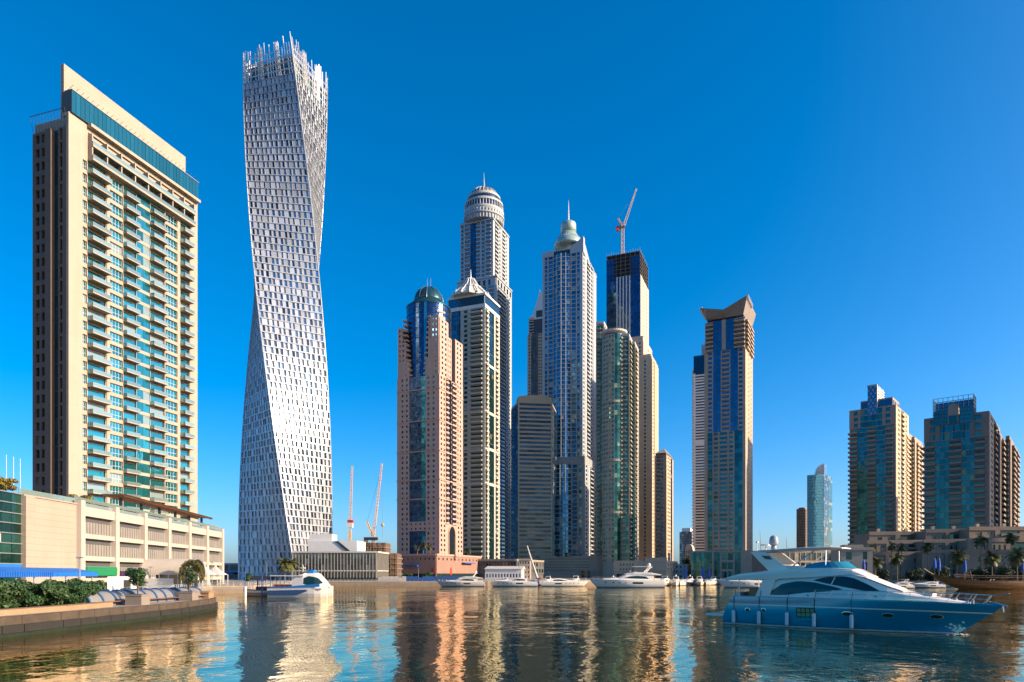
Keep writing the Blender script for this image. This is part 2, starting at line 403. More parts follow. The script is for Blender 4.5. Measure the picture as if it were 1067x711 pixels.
# ------------------------------------------------------------------ water and land
def water_mat():
    m, nt, p = base_mat('marina_water'); N = nt.nodes; L = nt.links
    geo = N.new('ShaderNodeNewGeometry')
    p.inputs['Base Color'].default_value = (.014, .024, .010, 1); p.inputs['Roughness'].default_value = .02
    p.inputs['Specular Tint'].default_value = (1.0, .79, .42, 1); p.inputs['IOR'].default_value = 1.7; p.inputs['Coat Weight'].default_value = .4; p.inputs['Coat IOR'].default_value = 1.4; p.inputs['Coat Roughness'].default_value = .02; p.inputs['Coat Tint'].default_value = (1.0, .92, .78, 1); p.inputs['Specular IOR Level'].default_value = .75  # warm tints put golden light into the reflections
    # calm and ruffled patches
    pn = N.new('ShaderNodeTexNoise'); pn.inputs['Scale'].default_value = .022; pn.inputs['Detail'].default_value = 2
    mpp = N.new('ShaderNodeMapping'); mpp.inputs['Scale'].default_value = (.5, 1.2, 1); L.new(geo.outputs['Position'], mpp.inputs['Vector']); L.new(mpp.outputs[0], pn.inputs['Vector'])
    pr = N.new('ShaderNodeMapRange'); pr.inputs[1].default_value = .38; pr.inputs[2].default_value = .62; pr.inputs[3].default_value = .25; pr.inputs[4].default_value = 1.35; L.new(pn.outputs['Fac'], pr.inputs[0])
    prev = None
    for sc, dist, det, sx in ((.09, .28, 2, (1, .55, 1)), (.36, .10, 3, (.85, .8, 1)), (1.4, .026, 3, (1, .8, 1))):
        mp = N.new('ShaderNodeMapping'); mp.inputs['Scale'].default_value = sx; mp.inputs['Rotation'].default_value = (0, 0, R(random.uniform(-20, 20)))
        L.new(geo.outputs['Position'], mp.inputs['Vector'])
        nz = N.new('ShaderNodeTexNoise'); nz.inputs['Scale'].default_value = sc; nz.inputs['Detail'].default_value = det; nz.inputs['Distortion'].default_value = .6
        L.new(mp.outputs[0], nz.inputs['Vector'])
        b = N.new('ShaderNodeBump'); b.inputs['Strength'].default_value = 1; b.inputs['Distance'].default_value = dist
        L.new(nz.outputs['Fac'], b.inputs['Height'])
        if sc > .2:
            ml = N.new('ShaderNodeMath'); ml.operation = 'MULTIPLY'; ml.inputs[1].default_value = dist; L.new(pr.outputs[0], ml.inputs[0]); L.new(ml.outputs[0], b.inputs['Distance'])
        if prev: L.new(prev.outputs[0], b.inputs['Normal'])
        prev = b
    L.new(prev.outputs[0], p.inputs['Normal']); L.new(prev.outputs[0], p.inputs['Coat Normal'])
    gl = N.new('ShaderNodeBsdfGlossy'); gl.inputs['Color'].default_value = (1.0, .81, .45, 1); gl.inputs['Roughness'].default_value = .03; L.new(prev.outputs[0], gl.inputs['Normal'])  # golden gloss: sunny reflected light put into the tint
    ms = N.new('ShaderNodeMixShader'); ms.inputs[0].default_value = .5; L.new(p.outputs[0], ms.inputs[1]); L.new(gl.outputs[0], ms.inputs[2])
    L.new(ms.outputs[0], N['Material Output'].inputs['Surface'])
    return m
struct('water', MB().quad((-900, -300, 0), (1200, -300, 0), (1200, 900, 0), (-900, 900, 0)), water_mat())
GZ = 1.6
paving = mat('promenade_paving', (0.281, 0.234, 0.187), .85, var=.15, scale=.5, fine=.12, bump=.2)
quay_st = mat('quay_stone', (0.234, 0.179, 0.133), .85, var=.25, scale=.6, streak=.2, fine=.15, bump=.4)
shore = [(-40.6, 30), (-39.4, 62), (-39.0, 80), (-40.6, 93), (-42.5, 98), (-47, 100), (-62, 108), (-75, 171), (-67, 175), (-69, 210), (-74, 273), (-45, 276),
         (-10, 281), (40, 312), (85, 335), (128, 324), (150, 292), (165, 262), (200, 246), (420, 250), (900, 240)]
far = [(9000, 240), (9000, 9000), (-9000, 9000), (-9000, 30)]
lm = MB(); pts = shore + far
lm.prism(pts, -3, GZ - .45)
struct('land', lm, quay_st)
pv = MB(); ins = []
for i, p in enumerate(pts):
    ins.append((p[0], p[1]))
pv.prism(ins, GZ - .449, GZ)
struct('promenade', pv, paving)
# stone coping along the waterline of the far quays
cp = MB()
for a, b in zip(shore[6:-1], shore[7:]):
    F = Face(a, (b[0] - a[0], b[1] - a[1]), math.dist(a, b)); cp.fbox(F, 0, F.w, GZ + .002, GZ + .35, -.6, .12)
struct('quay_coping', cp, mat('coping_stone', (0.359, 0.281, 0.203), .8, var=.15, fine=.1))

# ------------------------------------------------------------------ cream tower on the left
def left_tower():
    T = Thing('apartment_tower', 'cream stone apartment tower with teal glass balconies and tall fin parapet, above the car park', 'tower', (-126, 212, GZ))
    O = Vector((-122, 188)); u = Vector((.3, .954)).normalized(); F = Face(O, u, 46.6)
    def uu(px):
        a = (px - CX) / FPX; return (a * O.y - O.x) / (u.x - a * u.y)
    Z0, ZM = 16.5, 131.0; pitch = 3.8
    n = Vector(F.n[:2]); n3 = F.n; back = 12.6
    plan = [O, O + u * F.w, O + u * F.w - n * back, O - n * back]
    T.part('wall', cream).prism(plan, GZ, ZM)
    whitef = mat('white_window_frame', (0.624, 0.624, 0.608), .5, var=.04)
    edges = [(72, 84, 'W'), (84, 89.5, 'n'), (89.5, 110, 'b'), (110, 112.5, 'W'), (112.5, 127, 'w'), (127, 141.5, 'b2'), (141.5, 155.5, 'g'), (155.5, 170.5, 'b2'), (170.5, 184, 'w'), (184, 186.5, 'W'), (186.5, 196.5, 'b'), (196.5, 203, 'W')]
    st = []
    zt = ZM - 9.0
    for x0, x1, k in edges:
        a, b = uu(x0), uu(x1); w = b - a
        if k == 'W': st.append(('W', w))
        elif k == 'n': st.append(('N', w, dict(n=1, fw=.8, fh=.68, sill=.14, panes=2)))
        elif k == 'w': st.append(('N', w, dict(n=1, fw=.92, fh=.72, sill=.10, panes=4)))
        elif k == 'b': st.append(('B', w, dict(proj=2.6, hgt=1.0, gap=.05, slab=.16)))
        elif k == 'b2': st.append(('B', w, dict(proj=2.0, hgt=1.0, gap=.03, slab=.16)))
        elif k == 'g': st.append(('G', w, dict(n=2, d=.15, band=.26, bpart='floor_band')))
    facade(T, F, Z0, zt, pitch, st, cream2, gteal, dep=.6, ext=.6, rail=gtealrail, framem=whitef)
    # two full-width balcony floors under the glass crown
    W = T.part('wall', cream2)
    W.fbox(F, -.6, uu(84), zt, ZM, 0, .6); W.fbox(F, uu(198), F.w + .6, zt, ZM, 0, .6)
    W.fbox(F, uu(84), uu(90), zt, ZM, 0, .6); W.fbox(F, uu(90), uu(198), ZM - 1.2, ZM, 0, .6)
    for k in range(2):
        z = zt + k * 3.8
        T.item('window', gteal, MB().fquad(F, uu(90), uu(198), z + .2, z + 2.9, .05), 60, n3)
        sl = MB().fbox(F, uu(90), uu(198), z - .3, z + .3, .06, 2.5)
        rl = MB().fbox(F, uu(90), uu(198), z + .301, z + 1.35, 2.35, 2.45)
        T.item('balcony', cream2, sl, 40, n3, (('railing', rl, gtealrail),))
        for q in range(9):
            x = uu(90) + (uu(198) - uu(90)) * q / 8 - (.4 if q == 8 else 0); W.fbox(F, x, x + .35, z + .301, z + 3.4, .06, 2.1)
    W.fbox(F, uu(89), F.w + .3, ZM + .002, ZM + .9, -1.5, 2.2)
    W.fbox(F, -.6, uu(89), ZM + .003, ZM + .9, -1.5, .6)
    # teal glass storey and stone fin
    for i in range(34):
        a = -.2 + (F.w + .6) * i / 34; b = -.2 + (F.w + .6) * (i + 1) / 34 - .1
        T.part('crown_glazing', gtealc).fquad(F, a, b, ZM + .9, ZM + 7.0, 1.2 + random.uniform(0, .03))
    T.part('crown_core', darkst).fbox(F, -.2, F.w + .4, ZM + .95, ZM + 6.95, -2.3, 1.1)
    tr = T.part('roof_trellis', steel)
    tr.fbox(F, -.2, F.w + .4, ZM + 7.02, ZM + 7.22, -1.5, 1.4)
    for i in range(30):
        x = F.w * i / 29; tr.tube(F.p(x, ZM + 7.2, -1), F.p(x, ZM + 8.2, 1.6), .07, n=4)
    T.part('parapet_fin', cream).fbox(F, .45, F.w - 1.6, ZM - 2, ZM + 15.4, -3.6, -2.4)
    # end facade facing the camera, its shade put into darker render
    S = Face(O - n * back, n, back)
    facade(T, S, GZ + 12, ZM - 3, 3.8, [('W', .7), ('N', 4.6, dict(n=2, fw=.66, fh=.62, sill=.2)), ('W', 2.2, dict(d=.6)), ('G', 2.0, dict(n=1, d=.0, glass=gblack)), ('N', 2.0, dict(n=1, fw=.5, fh=.8, sill=.1)), ('W', 1.1)],
           shaded_end, gdark, dep=.7)
    T.part('low_wing', shaded_end).prism([O - n * back + u * 2.5, O - n * back + u * 30, O - n * (back + 2.8) + u * 30, O - n * (back + 2.8) + u * 2.5], GZ, ZM - 14)
    F2 = Face(O - n * (back + 2.8) + u * 2.5, n, 2.8)
    for k in range(28):
        z = 16 + k * 3.8; T.item('window', gdark, MB().fquad(F2, .6, 2.2, z + .9, z + 2.9, .06), 2.4, F2.n)
    tr2 = T.part('roof_rail', darksteel)
    for i in range(12):
        x = back * i / 11; tr2.tube(S.p(x, ZM - 3, .3), S.p(x, ZM + 1.5, 1.4), .08, n=4)
    tr2.tube(S.p(0, ZM + 1.5, 1.4), S.p(back, ZM + 1.5, 1.4), .12, n=4)
    T.finish()
shaded_end = mat('shaded_cream_wall', (.115, .082, .062), .8, var=.12, streak=.5, fine=.06)  # end wall of the cream tower, shade put into its colour
left_tower()

# ------------------------------------------------------------------ car park podium with glass shop front
POD = [Vector((-82.4, 94)), Vector((-84.3, 117)), Vector((-84.7, 132.7)), Vector((-93.2, 217.3))]
def podium():
    T = Thing('car_park', 'low cream car park building with louvred bays and a blank stone end', 'building', (-106, 168, GZ))
    A, B, C, D = POD; ZT = 18.4
    wl = T.part('wall', cream)
    wl.prism([B, C, D, D + Vector((-70, 14)), Vector((-168, 134)), B + Vector((-60, 0))], GZ, ZT - 1.0)
    F1 = Face(B, C - B, (C - B).length); F2 = Face(C, D - C, (D - C).length)
    wl.fbox(F1, 0, F1.w, GZ, ZT, 0, .5); wl.fbox(F1, 0, F1.w, ZT + .001, ZT + .25, -.4, .7)
    wl.fbox(F1, 0, 2.4, GZ, ZT - .01, .5, 1.0)
    whitec = mat('white_concrete', (.42, .36, .305), .75, var=.1, streak=.5, fine=.05)
    nb = 6; bw = F2.w / nb; fr = T.part('frame', whitec)
    louv = mat('grey_louvre', (0.234, 0.211, 0.187), .6, var=.15, streak=.3)
    for i in range(nb + 1):
        x = F2.w * i / nb; fr.fbox(F2, x - .8, x + .8, GZ, ZT + .9, .0, 1.3)
    for i in range(nb):
        a, b = bw * i + .8, bw * (i + 1) - .8
        fr.fbox(F2, a, b, ZT - 2.0, ZT - .2, 0, 1.0)
        T.part('parapet_glass', grail).fbox(F2, a, b, ZT - .19, ZT + .6, .4, .5)
        for k in range(3):
            z = ZT - 2.0 - (k + 1) * 4.4
            fr.fbox(F2, a, b, z - .01, z + .9, 0, 1.0)
            m = MB(); nl = 11
            for q in range(nl):
                x = a + (b - a) * q / nl; m.fbox(F2, x + .14, x + (b - a) / nl - .14, z + .9, z + 3.3, .25, .45)
            m.fbox(F2, a, b, z + .9, z + 1.0, .46, .52)
            T.item('louvre_panel', louv, m, 20, F2.n)
            T.part('opening', darkst).fquad(F2, a, b, z + .9, ZT - 2.0 - k * 4.4, .05)
        T.part('shopfront', gblack).fquad(F2, a, b, GZ, ZT - 15.2, .05)
    gs = MB().fbox(F2, .9, bw - .9, 4.6, 6.4, 1.01, 1.6); T.one('green_fascia', gs, greenp)
    ps = MB().fbox(F2, bw + .9, 2 * bw - .9, 4.4, 5.6, 1.01, 1.6); T.one('purple_fascia', ps, purple)
    # roof terrace rail
    rl = T.part('terrace_rail', gtealrail)
    rl.fbox(F1, 0, F1.w, ZT + .26, ZT + 1.3, -.3, -.22); rl.fbox(F2, 0, F2.w, ZT + .95, ZT + 1.7, -.4, -.32)
    T.finish()
    G = Thing('glass_shop', 'dark green glass shop front building with thin silver floor lines', 'building', (-100, 106, GZ))
    F0 = Face(A, B - A, (B - A).length)
    G.part('core', darkst).prism([A, B, B + Vector((-30, 0)), A + Vector((-30, 0))], GZ, ZT + .3)
    gl = glass('green_shop_glass', (.02, .075, .055), .6, .05, .5, .05)
    for k in range(10):
        z0, z1 = GZ + k * 1.7, GZ + (k + 1) * 1.7
        for i in range(9):
            a = F0.w * i / 9; b = F0.w * (i + 1) / 9
            G.item('glass_pane', gl, MB().fquad(F0, a + .04, b - .04, z0 + .04, z1 - .04, .15), (b - a) * 1.5, F0.n)
        G.part('floor_line', steel).fbox(F0, 0, F0.w - .01, z1 - .08, z1 + .08, .1, .42)
    bl = MB().fbox(F0, 0, F0.w - .6, 5.8, 6.6, .44, .6); G.one('blue_fascia', bl, awn)
    G.finish()
podium()
def pergola():
    T = Thing('pergola', 'long timber and steel pergola on the roof terrace of the car park', 'pergola', (-94, 185, 17.4))
    a = Vector((-90.2, 156)); b = Vector((-99, 219)); F = Face(a, b - a, (b - a).length)
    for i in range(6):
        x = F.w * (.03 + .94 * i / 5); T.one('post', MB().fbox(F, x - .3, x + .3, 17.3, 22.6, -.3, .3), darksteel)
    rf = T.part('roof', wood2); rf.fbox(F, -1, F.w + 3, 22.6, 22.9, -2.6, -2.3); rf.fbox(F, -1, F.w + 3, 22.6, 22.9, 1.6, 1.9)
    for i in range(60): x = -1 + (F.w + 3.6) * i / 60; rf.fbox(F, x, x + .35, 22.901, 23.1, -3, 2.4)
    T.finish()
pergola()

# ------------------------------------------------------------------ twisted tower
def twisted():
    island_tone(silver, .20)
    T = Thing('twisted_tower', 'tall white tower twisting a quarter turn on its way up, with an open lattice crown', 'tower', (-132.2, 400, GZ))
    c = Vector((-132.2, 400)); RR = 26.2; ZB, ZS, ZT = GZ, 283.5, 306.0; NF = 72; NC = 12
    def th(z): return R(-60.7 - 97.0 * (z - ZB) / (ZT - ZB))
    def corner(k, z, r=RR):
        r -= 2.7 * (z - ZB) / (ZT - ZB); a = th(z) + k * math.pi / 2; return Vector((c.x + r * math.cos(a), c.y + r * math.sin(a), z))
    def P(k, t, z, d=0.0):
        q = corner(k, z).lerp(corner(k + 1, z), t)
        if d:
            a = th(z) + k * math.pi / 2 + math.pi / 4; q = q + Vector((math.cos(a), math.sin(a), 0)) * d
        return q
    W = T.part('wall', silver); gl = glass('tower_window_glass', (.20, .26, .31), .75, .08, .75, .30, (.40, .41, .43))
    ph = (ZS - ZB) / NF
    for f in range(NF):
        za, zb = ZB + f * ph, ZB + (f + 1) * ph; z0, z1 = za + .10 * ph, za + .90 * ph
        for k in range(4):
            W.quad(P(k, 0, za), P(k, 1, za), P(k, 1, z0), P(k, 0, z0)); W.quad(P(k, 0, z1), P(k, 1, z1), P(k, 1, zb), P(k, 0, zb))
            # slim ledge at every floor
            W.quad(P(k, 0, zb - .25, .30), P(k, 1, zb - .25, .30), P(k, 1, zb, .30), P(k, 0, zb, .30))
            W.quad(P(k, 0, zb, 0), P(k, 0, zb, .30), P(k, 1, zb, .30), P(k, 1, zb, 0)); W.quad(P(k, 0, zb - .25, 0), P(k, 1, zb - .25, 0), P(k, 1, zb - .25, .30), P(k, 0, zb - .25, .30))
            last = 0.0
            for i in range(NC):
                off = (.14, .34, .22, .42)[(f + i * 2 + (i * i) % 3) % 4]; ww = (.46, .50, .30, .46, .52)[(f * 7 + i * 5) % 5]
                t0 = (i + off) / NC; t1 = (i + min(.98, off + ww)) / NC
                W.quad(P(k, last, z0), P(k, t0, z0), P(k, t0, z1), P(k, last, z1)); last = t1
                d = -.55
                T.item('window', gl, MB().quad(P(k, t0, z0, d), P(k, t1, z0, d), P(k, t1, z1, d), P(k, t0, z1, d)), 5.0,
                       Vector((math.cos(th(za) + k * math.pi / 2 + math.pi / 4), math.sin(th(za) + k * math.pi / 2 + math.pi / 4), 0)))
                W.quad(P(k, t0, z0), P(k, t0, z0, d), P(k, t0, z1, d), P(k, t0, z1)); W.quad(P(k, t1, z0, d), P(k, t1, z0), P(k, t1, z1), P(k, t1, z1, d))
                W.quad(P(k, t0, z0), P(k, t1, z0), P(k, t1, z0, d), P(k, t0, z0, d)); W.quad(P(k, t0, z1, d), P(k, t1, z1, d), P(k, t1, z1), P(k, t0, z1))
                # projecting fin beside each window
                W.quad(P(k, t1, z0), P(k, t1, z0, .3), P(k, t1, z1, .3), P(k, t1, z1))
            W.quad(P(k, last, z0), P(k, 1, z0), P(k, 1, z1), P(k, last, z1))
    W.add([corner(k, ZS) for k in range(4)], [(0, 1, 2, 3)])
    # corner piers
    for k in range(4):
        cp_ = MB()
        for f in range(NF):
            za, zb = ZB + f * ph, ZB + (f + 1) * ph; cp_.tube(corner(k, za, RR), corner(k, zb, RR), .28, n=6, cap=False)
        T.one('corner_pier', cp_, silver)
    # recessed glass top floors
    gt = T.part('top_glazing', gteal2)
    for f in range(3):
        za, zb = ZS + f * 3.2, ZS + (f + 1) * 3.2
        for k in range(4):
            for i in range(10):
                t0 = .08 + .84 * i / 10; t1 = .08 + .84 * (i + 1) / 10 - .01
                gt.quad(P(k, t0, za, -2.2), P(k, t1, za, -2.2), P(k, t1, zb - .4, -2.2), P(k, t0, zb - .4, -2.2))
            T.part('top_slab', silver).add([P(k, 0, zb, -.2), P(k, 1, zb, -.2), P(k, 1, zb + .5, -.2), P(k, 0, zb + .5, -.2)], [(0, 1, 2, 3)])
    T.part('top_slab', silver).add([corner(k, ZS + 9.6, RR - 1.5) for k in range(4)], [(0, 1, 2, 3)])
    # open lattice crown: tall corner frames, ring beams, irregular fins
    rnd = random.Random(3); bar = T.part('crown_beam', whitesteel)
    for k in range(4):
        for z in (ZS + 3, ZS + 7, ZS + 10.5, ZS + 14):
            lim = 1.0 if z < ZS + 14 or k % 2 else .75
            bar.tube(P(k, 0, z), P(k, lim, z), .28, n=4)
        for i in range(21):
            t = i / 20; hi = ZS + rnd.choice((11, 14, 15.5, 17, 19, 21)) + (3 if i in (0, 20) else 0)
            lo = ZS if rnd.random() < .75 else ZS + 10
            m = MB().tube(P(k, t, lo), P(k, t, hi), .24, n=4)
            T.one('crown_fin', m, whitesteel)
        for i in (0, 6, 7, 13, 14):
            t = i / 20; bar.truss(P(k, min(.97, t + .02), ZS), P(k, min(.97, t + .02), ZS + 19), .9, 6, r=.09)
        for q in range(7):
            z = ZS + 14 + q; bar.tube(P(k, 0, z), P(k, .06, z), .12, n=4)
    T.finish()
gteal2 = glass('crown_teal_glass', (.10, .30, .38), .7, .08, .3, .0)
twisted()

def low_glass():
    T = Thing('glass_pavilion', 'low grey glass building with vertical mullions and a white roof box beside the twisted tower', 'building', (-88, 345, GZ))
    pl = corner_plan(305, 392, 395, 345, 0); pl[2] = pl[1] + Vector((1, 26)); pl[3] = pl[0] + Vector((1, 26))
    T.part('core', darkst).prism(pl, GZ, 16); F = faces_of(pl)[0]; F2 = faces_of(pl)[1]
    gg = glass('grey_curtain_glass', (.22, .24, .22), .55, .1, .3, .1)
    for FF in (F, F2):
        n = int(FF.w / 1.6)
        for i in range(n):
            for k in range(4):
                T.item('glass_pane', gg, MB().fquad(FF, FF.w * i / n, FF.w * (i + 1) / n - .1, 3.4 + k * 3.1, 3.3 + (k + 1) * 3.1, .15), 4, FF.n)
        for i in range(n + 1):
            x = FF.w * i / n; T.part('mullion', mat('beige_mullion', (0.281, 0.257, 0.218), .6, var=.1)).fbox(FF, x - .12, x + .12, 2.8, 16.2, .1, .6)
        T.part('slab_edge', pale).fbox(FF, 0, FF.w, 15.6, 16.4, .1, .9)
        T.part('slab_edge', pale).fbox(FF, 0, FF.w, 6.2, 6.8, .1, .5)
        T.part('shopfront', gblack).fquad(FF, 0, FF.w, GZ, 3.3, .1)
    q = corner_plan(321, 372, 374, 352, 0); q[2] = q[1] + Vector((1, 16)); q[3] = q[0] + Vector((1, 16))
    T.part('roof_box', whitep).prism(q, 16, 22.0)
    q2 = corner_plan(322, 346, 348, 353, 0); q2[2] = q2[1] + Vector((0, 10)); q2[3] = q2[0] + Vector((0, 10))
    T.part('roof_box', whitep).prism(q2, 22, 25.5)
    st = MB(); Fq = faces_of(q)[0]
    st.add([Fq.p(Fq.w * .55, 21.8, .4), Fq.p(Fq.w * .62, 21.8, .4), Fq.p(Fq.w * .88, 16.4, .4), Fq.p(Fq.w * .80, 16.4, .4),
            Fq.p(Fq.w * .55, 21.8, .05), Fq.p(Fq.w * .62, 21.8, .05), Fq.p(Fq.w * .88, 16.4, .05), Fq.p(Fq.w * .80, 16.4, .05)], [(3, 2, 1, 0), (0, 1, 5, 4), (1, 2, 6, 5), (2, 3, 7, 6), (3, 0, 4, 7)])
    T.one('stair', st, darksteel)
    T.finish()
low_glass()

def site():
    T = Thing('construction_frame', 'unfinished brown concrete building frame wrapped in scaffolding', 'building', (-78, 400, GZ))
    Y = 385
    for (x0, x1, top) in ((372, 386, 569), (384, 402, 567), (396, 414, 577)):
        xa, xb = PX(x0, Y), PX(x1, Y); zt = PZ(top, Y); z = GZ
        while z < zt:
            T.part('slab', greyconc).box(xa, xb, Y, Y + 20, z, z + .45)
            n = max(2, int((xb - xa) / 3))
            for i in range(n + 1):
                x = xa + .4 + (xb - xa - .8) * i / n
                T.part('column', mat('rust_formwork', (0.234, 0.117, 0.0546), .85, var=.3, fine=.2)).box(x - .3, x + .3, Y + .4, Y + 1, z + .45, z + 3.0)
            T.part('infill', mat('block_infill', (0.125, 0.078, 0.0546), .9, var=.3)).box(xa + .5, xb - .5, Y + 2, Y + 18, z + .45, z + 3.0)
            z += 3.0
        sc = T.part('scaffold', mat('scaffold_tube', (0.234, 0.156, 0.0936), .6, var=.2))
        for i in range(int((xb - xa) / 1.5) + 1):
            x = xa + 1.5 * i; sc.tube((x, Y - .8, GZ), (x, Y - .8, zt + random.uniform(-2, 2)), .09, n=4)
        for k in range(int((zt - GZ) / 2)): sc.tube((xa, Y - .8, GZ + 2 * k + 1), (xb, Y - .8, GZ + 2 * k + 1), .09, n=4)
    T.finish()
    # luffing tower cranes
    Y = 405
    T = Thing('tower_crane', 'orange tower crane with a near vertical jib behind the glass building', 'crane', (PX(365, Y), Y, GZ), 'tower cranes')
    T.part('mast', yellowc).truss((PX(364.5, Y), Y, GZ), (PX(364.5, Y), Y, PZ(552, Y)), 1.6, 22, r=.12)
    T.part('cab', whitep).box(PX(362, Y), PX(367.5, Y), Y - 1.5, Y + 1.5, PZ(550, Y), PZ(545, Y))
    T.part('counterweight', reds).box(PX(362.5, Y), PX(368, Y), Y - 1.4, Y + 1.4, PZ(545, Y), PZ(542, Y))
    T.part('jib', orange).truss((PX(365, Y), Y, PZ(543, Y)), (PX(367, Y), Y, PZ(486, Y)), 1.4, 18, r=.11, w2=.7)
    T.finish()
    T = Thing('tower_crane', 'orange tower crane with a raised slanting jib over the scaffolded frame', 'crane', (PX(389, Y), Y, GZ), 'tower cranes')
    T.part('mast', yellowc).truss((PX(389, Y), Y, GZ), (PX(389, Y), Y, PZ(563, Y)), 1.6, 18, r=.12)
    T.part('machinery_deck', darksteel).box(PX(380, Y), PX(393.5, Y), Y - 1.4, Y + 1.4, PZ(563, Y), PZ(560, Y))
    T.part('counterweight', greyconc).box(PX(379.5, Y), PX(383, Y), Y - 1.3, Y + 1.3, PZ(567, Y), PZ(560, Y))
    T.part('gantry', yellowc).truss((PX(389, Y), Y, PZ(560, Y)), (PX(382.5, Y), Y, PZ(544, Y)), 1.0, 6, r=.14)
    T.part('jib', orange).truss((PX(389, Y), Y, PZ(560, Y)), (PX(398, Y), Y, PZ(483, Y)), 1.4, 22, r=.11, w2=.7)
    T.part('cable', darksteel).tube((PX(398, Y), Y, PZ(483, Y)), (PX(398.6, Y), Y, PZ(560, Y)), .06, n=4)
    T.part('cable', darksteel).tube((PX(382.5, Y), Y, PZ(544, Y)), (PX(397, Y), Y, PZ(490, Y)), .06, n=4)
    T.part('hook_block', yellowc).lathe([(.1, 0), (.9, .7), (.9, 1.6), (.1, 2.2)], (PX(398.6, Y), Y, PZ(549, Y)), 8)
    T.finish()
site()
# ------------------------------------------------------------------ pink tower with glass drum and dome
def tower_core(T, plan, z0, z1, wall, roof=True):
    T.part('wall', wall).prism(plan, z0, z1)
def arc_faces(c, r, a0, a1, n):
    pts = [Vector((c[0] + r * math.cos(R(a0 + (a1 - a0) * i / n)), c[1] + r * math.sin(R(a0 + (a1 - a0) * i / n)))) for i in range(n + 1)]
    return pts, [Face(pts[i], pts[i + 1] - pts[i], (pts[i + 1] - pts[i]).length) for i in range(n)]
def sub(F, a, b): return Face(F.p(F.w * a, 0), F.u, F.w * (b - a))

